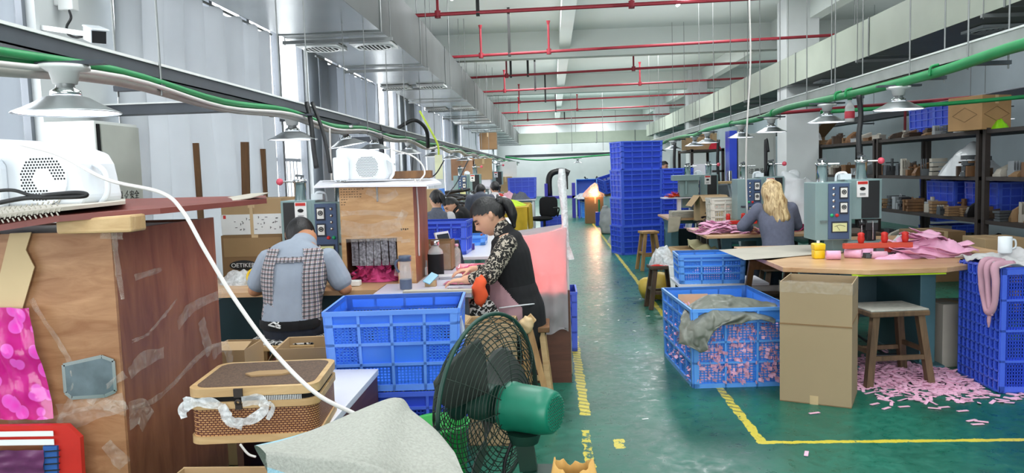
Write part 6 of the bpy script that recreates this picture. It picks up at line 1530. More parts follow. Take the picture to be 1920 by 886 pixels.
# pink strips on the floor
b = MB(); rr = random.Random(11)
def scatter(n, seed):
    out = []; r_ = random.Random(seed)
    while len(out) < n:
        x, y = r_.gauss(2.5, .38), r_.gauss(5.35, .30)
        if x < 1.95 + .2 * (5.2 - y) or x > 3.2 or y < 4.75 or y > 6.2 or (x > 2.78 and y > 4.93): continue
        out.append((x, y))
    return out
for i, (x, y) in enumerate(scatter(1100, 3)):
    d = math.hypot((x - 2.45) / .5, (y - 5.4) / .4); z = .004 + max(0, .05 * (1 - d)) * rr.random()
    strip(b, V((x, y, z)), rr.uniform(.05, .085), .02, rr.uniform(0, 6.3), rr.uniform(-.25, .25), rr.uniform(-.25, .25), .003)
tag(b.build('pink_strips', K['pink_strip']), 'litter of pink strips covering the floor under the right-hand table', 'strips', kind='stuff')
sp = [(1527, 774, .3), (1640, 757, .5), (1770, 763, .2), (1655, 745, 2.5), (1720, 735, .1), (1745, 742, 2.2), (1780, 748, .8), (1800, 752, .3), (1805, 770, .2), (1822, 788, .4), (1833, 795, .1), (1752, 765, 2.8), (1695, 762, .2), (1662, 765, .6), (1696, 730, .4), (1735, 726, 1.2), (1810, 735, .5), (1845, 745, .2), (1880, 752, .3), (1905, 748, .1), (1512, 850, 1.2), (1735, 752, .5), (1790, 738, 2.9), (1765, 727, .7), (1720, 748, 1.9), (1840, 790, 2.7)]
m0 = None
for px, py, a in sp:
    q = at(px, py, z=.003)
    if m0 is None: m0 = strip(MB(), V((0, 0, 0)), .07, .02, 0, 0, 0, .003).build('pink_strip', mat('single_pink_strip', '#e9b4cb', .6, var=.08)); s1 = m0; tag(s1, 'single pink strip lying loose on the green floor away from the litter', 'strip', 'loose pink strips on the green floor')
    else: s1 = m0.copy(); C.objects.link(s1)
    s1.location = q; s1.rotation_euler = (0, 0, a)
# small white scraps along the aisle
m0 = None
for px, py, a in ((1225, 548, .4), (1200, 560, 1), (1215, 592, .2), (1075, 470, 1), (1122, 572, .5), (1140, 580, 1.2), (1095, 610, .4), (1195, 660, .9), (1210, 785, .3), (1190, 620, 2), (1160, 600, 1.3), (1118, 640, .8)):
    if m0 is None: m0 = MB().box(-.02, .02, -.006, .006, 0, .002).build('paper_scrap', K['paper']); s1 = m0; tag(s1, 'tiny white paper scrap lying on the green aisle floor', 'scrap', 'white scraps on the aisle')
    else: s1 = m0.copy(); C.objects.link(s1)
    s1.location = at(px, py, z=.001); s1.rotation_euler = (0, 0, a)
# --- front machine table
r = thing('machine_table', 'wooden-topped machine table in the right foreground', 'table', (2.5, 6, 0))
pl = [(1.60, 5.44), (2.10, 5.2), (2.62, 5.24), (3.45, 5.72), (3.45, 6.9), (1.60, 6.9)]
b = MB(); b.add([V((x, y, .745)) for x, y in pl] + [V((x, y, .78)) for x, y in pl], [tuple(range(6))[::-1], tuple(range(6, 12))] + [(i, (i + 1) % 6, 6 + (i + 1) % 6, 6 + i) for i in range(6)]); b.build('table_top', K['table_wood'], r, bevel=.004, world=True)
MB().bar((2.0, 5.24, .738), (2.62, 5.26, .738), .02, .012).build('lime_strip', K['lime_cloth'], r, world=True)
leg_stand('blue-green steel stand under the foreground machine table', 2.05, 2.75, 5.55, 6.5, .745, K['teal'])
b = MB(); b.bar((2.1, 5.6, .0), (2.02, 5.6, .74), .05, .05, (0, 1, 0)); tag(b.build('table_leg', K['teal']), 'slanted blue-green strut before the steel stand', 'strut')
carton('pale taped carton under the foreground table beside the crate standing on end', .3, .25, .46, (2.92, 5.75, 0), .1, K['card_grey'])
machine('large grey-green heat sealer on the foreground machine table', (2.335, 6.2, .781), 0, .88)
tag(MB().tube([at(1610, 178, y=6.5), at(1614, 215, y=6.5), at(1610, 260, y=6.45), at(1613, 300, y=6.4), (2.48, 6.35, 1.56)], .022, 8).build('cable_bundle', K['cable_black']), 'thick black cable bundle dropping to the foreground heat sealer', 'cable')
press_bar('red-orange press bar with three red knobs before the foreground sealer', (2.42, 5.86, .782), -.02, .5)
b = MB(); q = at(1555, 480, z=.781)
t = thing('yellow_tub', 'bright yellow plastic tub on the foreground table', 'tub', at(1534, 484, z=.781))
b = MB(); b.lathe([(0, 0), (.052, 0), (.054, .008), (.056, .065), (0, .065)], n=4, M=RZ(PI / 4)); b.build('tub_body', K['yellow'], t, bevel=.006); b = MB(); b.lathe([(0, .066), (.058, .066), (.06, .11), (.05, .116), (0, .116)], n=4, M=RZ(PI / 4)); b.build('lid', K['yellow'], t, bevel=.006); MB().cyl((0, 0, .117), (0, 0, .135), .012, n=12).build('knob', K['white_plastic'], t)
def roll_(label, px, py, L, rad, a, m):
    q = at(px, py, z=.781); b = MB(); n = 40; vs = []
    b.grid(lambda u, v: V(((rad * (.45 + .55 * u)) * math.cos(u * 11), (v - .5) * L, rad + (rad * (.45 + .55 * u)) * math.sin(u * 11))), n, 3); b.xf(TR(q) @ RZ(a)); o = b.build('fabric_roll', m, solid=.003); tag(o, label, 'fabric')
roll_('short pink fabric roll right of the yellow tub', 1562, 486, .1, .035, 1.4, K['pink']); roll_('pink roll with darker folds in front of the press bar', 1600, 483, .12, .034, 1.0, K['pink']); roll_('small pink roll near the right end of the press bar', 1648, 484, .11, .028, 1.5, K['pink_pale'])
b = MB(); rr = random.Random(21)
q = at(1755, 482, z=.781)
heap(b, (q.x + .02, q.y + .16, .783), .30, .2, .13, 5, .5, 9, 40, 40, 1.5)
for k in range(30):
    cx, cy = q.x + rr.gauss(0, .14), q.y + .16 + rr.gauss(0, .10); zz = .79 + .17 * math.exp(-((cx - q.x - .02) / .2) ** 2 - ((cy - q.y - .16) / .15) ** 2) * rr.uniform(.2, 1); a, e = rr.uniform(-.7, .7), rr.uniform(-.5, .6)
    M = TR((cx, cy, zz)) @ RZ(a) @ RX(e * .5) @ RY(rr.uniform(-.45, .45)); L, W = rr.uniform(.2, .34), rr.uniform(.10, .16)
    b.grid(lambda u, v: M @ V(((u - .5) * L, (v - .5) * W, .018 * math.sin(u * 5 + k) + .008 * nz((u * 3, v * 3, k), 1.5))), 10, 5)
for v in b.v: v.z = max(v.z, .783)
tag(b.build('pink_fabric_heap', K['pink'], solid=.002), 'big heap of pink fabric pieces on the right end of the foreground table', 'fabric')
pile('flat pink scraps scattered at the middle of the foreground table', at(1680, 484, z=.781), .16, .07, .03, K['pink'], 4, .6, 18, 'pink_scraps', 'fabric')
b = MB(); slab(b, ((1347, 469, 6.62), (1396, 489, 5.86), (1445, 488, 5.85), (1480, 482, 6.0), (1580, 470, 6.2), (1580, 458, 6.8), (1480, 459, 6.85)), .012, 0)
for v in b.v: v.z = max(v.z, .785) if v.z > .7 else v.z
tag(b.build('cardboard_sheet', K['card_grey']), 'large grey-brown cardboard sheet overhanging the left end of the foreground table', 'cardboard')
b = MB(); b.add([at(1395, 492, y=5.9), at(1450, 484, y=5.95), at(1470, 474, y=6.2), at(1350, 472, y=6.6)], [(0, 1, 2, 3)])
for k, (px, py) in enumerate(((1668, 455), (1640, 452), (1570, 468))):
    pass
pile('crumpled white paper between press bar and pink heap', at(1690, 462, z=.781), .1, .08, .09, K['paper'], 8, .5, 14, 'paper', 'paper')
b = MB(); q = at(1663, 452, y=6.0); b.bc((q.x, 6.02, .86), (.085, .05, .10)); tag(b.build('red_sponge', mat('coral_sponge', '#e8615c', .9, var=.15, scale=30), bevel=.006), 'coral red block standing behind the press bar', 'block').location.z = .781
# folding wooden chair beneath the cardboard
t = thing('folding_chair', 'folded brown wooden chair under the cardboard sheet', 'chair', (1.75, 6.6, 0))
for (x, s_) in ((1.62, .1), (1.92, .1)):
    MB().bar((x, 6.75, 0), (x, 6.35, .72), .035, .045, (1, 0, 0)).build('leg', K['wood_mid'], t, world=True); MB().bar((x + .04, 6.3, 0), (x + .04, 6.7, .45), .03, .04, (1, 0, 0)).build('leg', K['wood_mid'], t, world=True)
MB().bar((1.62, 6.36, .68), (1.92, 6.36, .68), .08, .02, (0, 1, .5)).build('backrest', K['wood_mid'], t, world=True); MB().box(1.64, 1.94, 6.4, 6.72, .43, .455).build('seat', K['wood_dark'], t, world=True)
# --- small crate on its support
t = thing('low_stand', 'low dark stand with white top carrying the small blue crate', 'stand', (1.45, 6.9, 0))
MB().box(1.08, 1.86, 6.72, 7.2, .455, .475).build('stand_top', K['laminate'], t, world=True); 
for x in (1.12, 1.8):
    for y in (6.78, 7.12): MB().box(x, x + .04, y, y + .04, 0, .455).build('leg', K['iron'], t, world=True)
crate('small blue crate with a solid name plate and pink fabric inside, on the low stand', .56, .38, .255, K['blue_sky'], 3, 3, ((1, 2),), 9, 3, (1.38, 6.93, .477), -.03, taper=.96, sidecols=2, bar=.005)
b = heap(MB(), (1.40, 6.9, .49), .25, .165, .17, 2, .3, 10, 40, 40, 1.5); tag(b.build('pink_fabric', K['pink']), 'peaked heap of pink fabric inside the small blue crate', 'fabric')
# stools left of it
stool('low dark stool beside the yellow lane line carrying a bag', .26, .24, .46, K['wood_dark'], (1.14, 8.25, 0), .1, splay=.06, leg=.045)
pile('white plastic bag lying on the low dark stool', (1.18, 8.28, .462), .16, .13, .17, K['film_milky'], 6, .6, 11, 'plastic_bag', 'bag')
pile('red cloth strip under the white plastic bag', (1.12, 8.17, .464), .1, .03, .02, K['red'], 7, .4, 20, 'red_cloth', 'cloth')
b = MB(); sheet(b, (1.2, 8.1, .47), (1.36, 8.1, .47), (1.37, 8.07, .2), (1.22, 8.07, .2), 0, .006, 12, 3, 14, 20, (0, -1, 0)); tag(b.build('paper_sheet', K['paper'], solid=.001), 'white paper sheet hanging off the low dark stool', 'paper')
b = MB(); b.limb([V((1.05, 8.75, .12)), V((1.2, 8.75, .15)), V((1.34, 8.75, .11))], [(.1, .13), (.14, .16), (.08, .1)], side=(0, 1, 0), n=24)
for v in b.v: v += V((nz(v, 9), nz(v, 9, 3), nz(v, 9, 6))) * .025; v.z = max(0, v.z)
tag(b.build('yellow_bag', mat('yellow_bag', '#c9ab45', .5, var=.12, bump=.3, bscale=14)), 'yellow plastic bag on the floor behind the low dark stool', 'bag')
stool('taller plain wooden stool in front of the tall crate stack', .25, .25, .575, K['wood'], (1.40, 11.4, 0), .2, splay=.07, leg=.045)
# carton with olive cloth
carton('tan carton with bent flaps behind the small blue crate', .38, .38, .62, (1.5, 8.45, 0), .15, K['card'], True, flap_ang=(.9, 1.2, .7, 1.0), fl=.4)
b = MB(); sheet(b, (1.45, 8.22, .63), (1.78, 8.2, .55), (1.78, 8.55, .60), (1.5, 8.7, .66), -.04, .06, 7, 5, 30, 30); tag(b.build('khaki_cloth', mat('khaki_cloth', '#a9a47d', .85, var=.15), solid=.004), 'khaki cloth bundled over the tan carton flaps', 'cloth')
# --- the blonde woman's machine table
r = bench('wooden-edged machine table in front of the blonde woman', 1.58, 2.75, 8.02, 9.2, .78, K['table_wood'], K['teal'], legs=False)
leg_stand('blue-green stand under the blonde woman\'s table', 1.82, 2.3, 8.3, 9.1, .75, K['teal'])
tag(MB().tube([(1.72, 8.1, .75), (1.76, 8.12, .5), (1.84, 8.2, .2), (1.86, 8.25, 0)], .014, 8).build('black_tube', K['black_plastic']), 'black bent tube leg at the left of the blonde woman\'s table', 'tube')
machine('grey-blue heat sealer in front of the blonde woman', (2.34, 8.78, .781), 0, .88)
press_bar('dark red press bar left of the blonde woman\'s machine', (2.05, 8.6, .782), .1, .4, 'red')
stool('round-edged dark stool under the blonde woman', .34, .3, .5, K['wood_dark'], (2.2, 7.64, 0), 0)
def fab_strips(label, c, rx, ry, h, m, n, seed, L=(.18, .3)):
    b = MB(); rr = random.Random(seed)
    for k in range(n):
        x, y = c[0] + rr.gauss(0, rx * .5), c[1] + rr.gauss(0, ry * .5); z = c[2] + .006 + h * rr.random() * math.exp(-((x - c[0]) / rx) ** 2 - ((y - c[1]) / ry) ** 2)
        M = TR((x, y, z)) @ RZ(rr.uniform(-.6, .6)) @ RX(rr.uniform(-.3, .3)) @ RY(rr.uniform(-.25, .25)); l = rr.uniform(*L); w = rr.uniform(.04, .09)
        b.grid(lambda u, v: M @ V(((u - .5) * l, (v - .5) * w, .012 * math.sin(u * 7 + k))), 8, 3)
    for v in b.v: v.z = max(v.z, c[2] + .003)
    o = b.build('pink_fabric', m, solid=.002); return tag(o, label, 'fabric')
fab_strips('spread of pale pink straps on the blonde woman\'s table, left end', (1.80, 8.4, .781), .25, .18, .12, K['pink'], 46, 3)
fab_strips('pink pieces under the blonde woman\'s hands', (2.15, 8.15, .781), .14, .06, .05, K['pink'], 12, 4, (.1, .2))
fab_strips('spotted pink pieces right of the blonde woman', (2.62, 8.5, .781), .12, .1, .12, K['pink_hot'], 18, 5, (.1, .2))
tag(MB().bc((2.55, 8.35, .83), (.08, .05, .1)).build('black_pouch', K['black_cloth'], bevel=.008), 'small black pouch right of the blonde woman', 'pouch')
# right of the blonde: red rail table, plastic sack, teal bag
r = thing('rail_table', 'narrow table with a red steel rail right of the blonde woman', 'table', (3.0, 7.6, 0))
MB().box(2.72, 3.5, 7.3, 7.9, .72, .75).build('table_top', K['table_wood'], r, world=True); MB().box(2.7, 3.45, 7.26, 7.3, .66, .72).build('red_rail', K['red_orange'], r, world=True)
for x in (2.8, 3.4): MB().box(x, x + .05, 7.5, 7.55, 0, .72).build('leg', K['teal_dark'], r, world=True)
tag(MB().cyl((2.66, 7.45, .66), (2.74, 7.45, .66), .045, n=20).build('motor', K['grey_plastic']), 'little grey motor hanging at the rail table end', 'motor').location.z = .6
b = MB(); c = at(1498, 418, y=8.9)
b.limb([V((c.x + .08, 8.9, .78)), V((c.x + .06, 8.9, .95)), V((c.x - .02, 8.9, 1.15)), V((c.x - .07, 8.9, 1.32)), V((c.x - .05, 8.9, 1.38))], [(.26, .2), (.27, .2), (.24, .18), (.16, .12), (.06, .05)], side=(1, 0, 0), n=32, k=8)
for v in b.v: v += V((nz(v, 6) * .05, nz(v, 6, 3) * .05, nz(v, 7, 6) * .04))
tag(b.build('plastic_sack', K['sack_white']), 'big bulging whitish plastic sack right of the blonde woman', 'sack')
bench('low dark table carrying the whitish plastic sack', 2.8, 3.6, 8.6, 9.3, .72, K['wood_dark'], K['iron'])
tag(MB().tube([at(1405, 0, y=7.2), at(1407, 120, y=7.2), at(1400, 250, y=7.2), at(1399, 330, y=7.25), at(1401, 400, y=7.3)], .008, 8).build('hanging_cable', K['cable_white']), 'long white cord hanging vertically before the blonde woman\'s machine', 'cord')
tag(MB().tube([at(1440, 285, y=8.9), at(1436, 262, y=8.9), at(1436, 330, y=8.9)], .02, 8).build('hanging_cable', K['cable_black']), 'black cable dropping behind the blonde woman\'s machine', 'cable')
# hanging spray bottle
t = thing('hanging_bottle', 'clear bottle with red label hanging from the green pipe', 'bottle', (2.62, 6.95, 1.85))
b = MB(); b.lathe([(0, 0), (.038, 0), (.04, .01), (.04, .12), (.03, .15), (.016, .165), (.016, .19), (0, .19)], n=20); b.build('bottle_body', clearm('clear_spray', '#e6e8ea', .5), t); b = MB(); b.lathe([(.041, .03), (.042, .032), (.042, .09), (.041, .092)], n=20); b.build('bottle_label', mat('red_label', '#c23a4a', .5), t)
b = MB(); b.lathe([(.02, .19), (.02, .215), (.008, .22), (.008, .28)], n=14); b.build('cap', K['cable_green'], t)
# --- third machine, farther back
r = bench('third machine table with white overhanging board, before the crate stack', 1.62, 2.6, 10.9, 12.0, .78, K['table_wood'], K['teal'], legs=False)
leg_stand('blue-green stand under the third machine table', 1.7, 2.3, 11.1, 11.9, .75, K['teal'])
m3 = machine('third heat sealer, seen side-on beside the tall crate stack', (2.2, 11.6, .781), 0, .9)
b = MB(); b.box(1.62, 2.12, 11.4, 11.7, 1.04, 1.055); b.box(1.85, 1.9, 11.5, 11.6, .781, 1.04); tag(b.build('white_shelf_board', K['laminate']), 'white board projecting left of the third heat sealer', 'board')
b = MB(); b.box(1.76, 2.14, 11.3, 11.55, 1.3, 1.38); b.box(1.86, 2.14, 11.4, 11.55, 1.06, 1.3); b.cyl((1.95, 11.33, 1.3), (1.95, 11.33, 1.1), .015, n=10)
tag(b.build('press_unit', K['mach'], bevel=.006), 'pale grey-green press arm left of the third heat sealer', 'arm')
fab_strips('orange cloth pieces on the white projecting board', (1.83, 11.5, 1.056), .14, .08, .08, K['orange_cloth'], 14, 9, (.1, .2))
folded('stack of grey folded sheets on the third machine table', (1.83, 11.05, .781), .32, .24, .1, K['card_grey'], 6, .05, 'sheet_stack', 'sheets')
b = MB(); sheet(b, (1.62, 10.88, .80), (1.8, 10.88, .80), (1.75, 10.86, .6), (1.60, 10.86, .58), 0, .02, 9, 4, 12, 12, (0, -1, 0)); tag(b.build('hanging_cloth', mat('beige_cloth', '#b5ab98', .85), solid=.003), 'beige cloth hanging off the third machine table', 'cloth')
carton('open brown carton right of the third machine', .36, .3, .34, (2.12, 10.5, .77), .1, K['card'], True, flap_ang=(.5, 1.0, .8, .9), fl=.5)
bench('low support table under the open brown carton', 1.95, 2.7, 10.2, 10.8, .765, K['wood_dark'], K['iron'])
fab_strips('dark bag bundle with orange trim in front of the open carton', (2.1, 9.75, .781), .2, .14, .18, mat('navy_bag_cloth', '#262c3e', .8), 24, 12, (.15, .28)); bench('small table under the dark bag bundle', 1.85, 2.5, 9.5, 10.0, .775, K['wood_dark'], K['iron'])
tag(MB().tube([(1.92, 9.6, .8), (1.98, 9.62, .95), (2.05, 9.66, .98), (2.2, 9.66, .99)], .02, 8).build('orange_strap', K['orange_cloth']), 'orange strap curling over the dark bag bundle', 'strap')
wb = crate('white plastic basket left of the blonde woman\'s machine', .32, .3, .34, mat('white_basket', '#dedbd2', .45, var=.05), 2, 3, (), 6, 5, (2.02, 9.28, .781), 0, taper=.92, sidecols=2)
pile('yellow items inside the white plastic basket', (2.02, 9.28, .795), .13, .12, .16, K['yellow_cloth'], 5, .5, 14, 'yellow_contents', 'cloth')
# dark machine things behind
t = thing('trestle_bench', 'white trestle with splayed legs behind the third machine', 'trestle', (2.9, 14, 0))
MB().box(2.45, 3.35, 13.9, 14.2, 1.18, 1.22).build('trestle_top', K['wood_pale'], t, world=True)
for x, dx in ((2.6, -.12), (3.2, .12)):
    for dy in (-.1, .1): MB().bar((x + dx * 2, 14.05 + dy * 2, 0), (x, 14.05 + dy, 1.18), .05).build('leg', K['laminate'], t, world=True)
# ================================================================ far things
cs = [crate('bottom crate of the tall four-high stack beside the aisle', .76, .52, .50, K['blue_deep'], 4, 4, ((1, 1), (2, 1)), 0, 0, (1.47, 13.75, 0), .30, close=True, taper=.96)]
for k, lab in ((1, 'second crate from the floor in the tall four-high stack beside the aisle'), (2, 'third crate from the floor in the tall four-high stack beside the aisle'), (3, 'topmost crate of the tall four-high stack beside the aisle')):
    cs.append(dup(cs[0], (1.47 + .006 * k, 13.75, .49 * k), .30 + .015 * (k % 2), lab))
for k in range(3): dup(cs[0], (2.25, 14.9, .49 * k), .1, ('bottom', 'middle', 'top')[k] + ' crate of the shadowed stack right of the tall four-high stack')
# yellow table with clothes, crate on it
r = thing('cloth_table', 'table under lime and yellow cloths on the left of the aisle', 'table', (-1.0, 15.6, 0))
MB().box(-1.5, -.55, 15.0, 17.2, .76, .8).build('table_top', K['laminate'], r, world=True)
for x in (-1.45, -.63):
    for y in (15.1, 17.1): MB().box(x, x + .05, y, y + .05, 0, .76).build('leg', K['white_metal'], r, world=True)
b = MB()
def yc(u, v):
    y = 14.95 + 2.3 * u; s = v * 1.15
    if s < .62: q = V((-1.1 + s, y, .81 + .01 * nz((s * 4, y * 2, 1), 2)))
    else: q = V((-.49 + .03 * math.sin(y * 9) + .04 * (s - .62), y, .81 - (s - .62)))
    return q
b.grid(yc, 30, 30)
b.grid(lambda u, v: V((-1.3 + u * .8, 14.94 - .03 * math.sin(u * 20) * v, .81 - v * (.28 + .22 * u))), 30, 12); tag(b.build('yellow_cloth', K['yellow_cloth']), 'mustard yellow cloth hanging over the end of the far table', 'cloth')
b = heap(MB(), (-1.03, 15.9, .815), .45, .9, .10, 4, .4, 5, 30, 30, 3); tag(b.build('lime_cloth', K['lime_cloth']), 'lime green cloth spread on top of the yellow cloth', 'cloth')
for i, (x, y, m, lab) in enumerate(((-1.2, 16.7, 'red', 'red clothing heap on the lime cloth, left end'), (-.95, 16.9, 'pink_pale', 'pale pink clothing heap beneath the far upright crate'), (-.7, 16.7, 'grey_cloth', 'greyish clothing heap at the right end of the lime cloth'))):
    pile(lab, (x, y, .9), .22, .18, .16, K[m], 20 + i, .5, 10, 'clothing_heap', 'clothes', n=24)
b = bench('plain table behind the lime cloth table, carrying the upright crate', -1.3, -.4, 18.0, 19.0, .85, K['laminate'], K['white_metal'])
k1 = crate('blue crate standing on the table behind the lime cloth, before the end wall', .66, .48, .5, K['blue_deep'], 4, 3, ((1, 1), (2, 1)), 0, 0, (-.72, 18.5, .86), 0, close=True)
# office chair
t = thing('office_chair', 'black office chair beside the aisle with tall backrest and armrest', 'chair', (-.1, 17.65, 0), 0)
b = MB(); b.ell((0, 0, .68), (.27, .07, .27), fn=lambda p: V((max(-.21, min(.21, p.x)), p.y, max(-.23, min(.23, p.z))))); b.build('backrest', K['black_cloth'], t)
b = MB(); b.ell((-.18, -.1, .42), (.28, .26, .06)); b.build('seat', K['black_cloth'], t)
MB().cyl((-.1, -.05, .1), (-.1, -.05, .45), .03).build('pole', K['black_plastic'], t)
for k in range(5):
    a = k * 2 * PI / 5; b = MB(); b.bar((-.1, -.05, .1), (-.1 + .27 * math.cos(a), -.05 + .27 * math.sin(a), .06), .04, .03); b.ell((-.1 + .27 * math.cos(a), -.05 + .27 * math.sin(a), .03), .03); b.build('leg', K['black_plastic'], t)
b = MB(); b.tube([(.2, -.05, .46), (.24, -.1, .6), (.22, -.25, .66), (.1, -.3, .66)], .018, 8); b.build('armrest', K['black_plastic'], t)
crate('blue crate on the floor behind the black office chair', .6, .45, .42, K['blue_deep'], 3, 3, ((1, 1),), 0, 0, (.0, 18.6, 0), 0, close=True)
crate('blue crate under the lime cloth table', .6, .45, .45, K['blue_sky'], 3, 3, ((1, 1),), 0, 0, (-1.02, 15.7, 0), 0, close=True)
crate('second blue crate under the lime cloth table, nearer the aisle end', .5, .4, .4, K['blue_deep'], 3, 3, ((1, 1),), 0, 0, (-1.0, 16.5, 0), 0, close=True)
carton('low brown carton between the woman in profile and the office chair', .42, .4, .7, (-.33, 9.5, 0), -.3, K['card'], True, flap_ang=(1.3, None, 1.2, None))
# long row of tables beyond the woman
bench('long white table behind the woman in profile', -1.25, -.52, 6.6, 8.9, .78, K['laminate'], K['white_metal'])
crate('deep blue crate standing on the long white table in front of the two workers', .5, .36, .3, K['blue_deep'], 4, 2, ((1, 0), (2, 0)), 7, 5, (-1.02, 6.95, .781), -.05, taper=.95)
crate('light blue tray crate at the edge of the long white table', .34, .3, .1, K['blue_sky'], 2, 1, (), 0, 0, (-.86, 7.75, .781), 0, close=True)
t = thing('glue_box', 'small yellow and purple carton on the long white table', 'box', (-.80, 7.2, .782)); MB().box(-.05, .0, -.03, .03, 0, .055).build('yellow_half', K['yellow'], t); MB().box(.0, .05, -.03, .03, 0, .055).build('purple_half', mat('purple_card', '#47308c', .5), t)
pile('clear plastic bag at the right corner of the deep blue crate', (-.9, 6.4, .782), .09, .08, .16, K['film_milky'], 14, .5, 14, 'plastic_bag', 'bag')
t = thing('open_book_stand', 'white-edged leaning frame behind the black bottle', 'frame', (-.85, 6.2, .78)); b = MB(); b.bc((0, 0, .13), (.2, .012, .26)); b.xf(RZ(1.15) @ RX(-.3)); b.build('frame_board', K['laminate'], t); b = MB(); b.bc((.0, -.008, .13), (.17, .006, .22)); b.xf(RZ(1.15) @ RX(-.3)); b.build('frame_face', K['panel_dark'], t)
bench('work table between the two workers and the window', -2.6, -1.55, 9.75, 11.2, .78, K['table_wood'], K['white_metal'])
bench('pale table where the bending worker leans', -1.36, -.6, 10.3, 12.2, .78, K['laminate'], K['white_metal'])
t = thing('storage_rack', 'pale cream cupboard with blue edge behind the two workers', 'cupboard', (-2.1, 11.6, 0)); MB().box(-2.6, -1.72, 11.4, 11.8, 0, 1.28).build('cupboard_body', K['card_pale'], t, world=True); MB().box(-1.72, -1.66, 11.38, 11.8, 0, 1.28).build('side_panel', K['blue_sky'], t, world=True)
bench('pale table under the black hoses by the window', -2.5, -1.5, 13.3, 16.6, .85, K['table_wood'], K['white_metal'])
for i, (c, rad) in enumerate((((-1.95, 14.2, .87), .28), ((-1.8, 14.6, .87), .22))):
    b = MB(); b.tube([(c[0] + rad * math.cos(a * .5), c[1] + rad * .6 * math.sin(a * .5), c[2] + .03 + .012 * a) for a in range(0, 26)], .028, 8, 2); tag(b.build('hose_coil', K['cable_black']), ('wide black hose coil on the table by the window', 'smaller black hose coil right of the wide one')[i], 'hose')
b = MB(); b.box(-2.2, -1.4, 17.5, 17.9, 1.18, 1.34); tag(b.build('white_block', K['laminate']), 'long white block on the far window-side shelf', 'block')
bench('shelf table under the long white block', -2.3, -1.36, 17.4, 18.4, 1.17, K['laminate'], K['white_metal'])
carton('tall brown carton on the long white block', .5, .35, .5, (-2.05, 17.7, 1.345), 0, mat('pinkish_carton', '#c79a7a', .8, var=.06))
carton('second tall brown carton right of the first, far window side', .4, .35, .48, (-1.58, 17.75, 1.345), .1, K['card'])
m4 = machine('far left heat sealer near the white-coated worker', (-1.8, 16.2, .851), 0, .95)
m5 = dup(m4, (-1.55, 19.6, .9), 0, 'farthest left heat sealer under the last left lamps'); bench('table under the farthest left heat sealer', -2.1, -1.0, 19.3, 20.2, .89, K['laminate'], K['teal'])
carton('plain brown carton with white sheet, right of the far sealers', .35, .3, .55, (-1.3, 21.6, .82), 0, K['card']); bench('table below the carton with white sheet', -1.8, -.9, 21.3, 22.2, .81, K['laminate'], K['teal'])
tag(MB().box(-1.42, -.98, 21.58, 21.59, 1.2, 1.62).build('white_sheet', K['paper']), 'white notice sheet standing above the far brown carton', 'sheet').location.z = 1.372
carton('brown carton high on the end of the left cable tray', .5, .4, .5, (-1.9, 23.4, 2.2), 0, K['card_dark'])
# yellow-green cord and tag at the tray
tag(MB().tube([at(787, 208, y=10.5), at(805, 240, y=10.4), at(821, 272, y=10.3), at(822, 300, y=10.25), at(821, 322, y=10.25)], .014, 8).build('hanging_cable', mat('yellow_green_cord', '#c9e04a', .5)), 'yellow-green cord slung down to the left cable tray', 'cord')
tag(MB().box(-.05, .05, -.004, .004, -.32, 0).xf(TR(at(822, 290, y=10.2))).build('hanging_tag', mat('pale_yellow_film', '#eef0c8', .4)), 'pale yellow strip hanging beneath the yellow-green cord', 'strip')
tag(MB().tube([(-1.95, 9.8, 2.1), (-1.75, 9.9, 2.2), (-1.62, 10.0, 2.08), (-1.62, 10.1, 1.85)], .025, 8).build('hanging_cable', K['cable_black']), 'looped black cable knot on the left tray', 'cable')
for i, (a, e, lab) in enumerate((((833, 300), (800, 335), 'thin black wire slanting down behind the hood'), ((878, 300), (832, 372), 'thin grey wire hanging to the two workers'), ((775, 285), (770, 345), 'first of two thin dark wires hanging beyond the small blower'), ((785, 285), (795, 345), 'second of two thin dark wires hanging beyond the small blower'))):
    p, q = at(*a, y=10 + i), at(*e, y=10 + i); tag(MB().tube([p, p.lerp(q, .5) + V((0, 0, -.06)), q], .009, 6).build('hanging_wire', K['iron_grey'] if i else K['cable_black']), lab, 'wire')
tag(MB().tube([(-1.86, 8.3, 2.05), (-1.84, 8.3, 1.8), (-1.84, 8.3, 1.45)], .03, 8).build('hanging_cable', K['cable_black']), 'broad black cable hanging right of the small white blower', 'cable')
tag(MB().tube([at(618, 240, y=6.0), at(619, 270, y=6.0), at(622, 345, y=6.0)], .007, 8).build('hanging_cable', K['cable_white']), 'thin white cord with green plug hanging left of the small blower', 'cord')
# far end of the aisle
crate('floor crate row at the far end, left half, under the far table', .6, .5, .5, K['blue_sky'], 3, 3, ((1, 1),), 0, 0, (1.17, 24.4, 0), 0, close=True)
bench('far white-topped table before the end wall', .76, 1.6, 24.0, 25.2, .62, K['laminate'], K['blue_deep'])
k2 = crate('patterned blue crate leaning upright on the far table', .62, .5, .5, K['blue_sky'], 4, 3, ((1, 1),), 0, 0, (.95, 24.6, .95), 0, close=True); k2.rotation_euler = (PI / 2 - .1, 0, 0); k2.location = (1.08, 24.9, .9)
pile('white plastic heap at the foot of the leaning patterned crate', (1.0, 24.3, .625), .35, .2, .16, K['film_milky'], 31, .4, 7, 'plastic_heap', 'plastic', n=24)
t = thing('press_machine', 'black arched press on a purple-blue frame before the end wall', 'machine', (.2, 24.6, 0))
for x in (-.25, .62): MB().box(x, x + .1, 24.3, 24.9, 0, 1.1).build('frame_post', mat('purple_blue_frame', '#3c3aa8', .5, var=.1) if x < 0 else bpy.data.materials['purple_blue_frame'], t, world=True)
MB().box(-.25, .72, 24.3, 24.9, .62, .7).build('frame_table', bpy.data.materials['purple_blue_frame'], t, world=True)
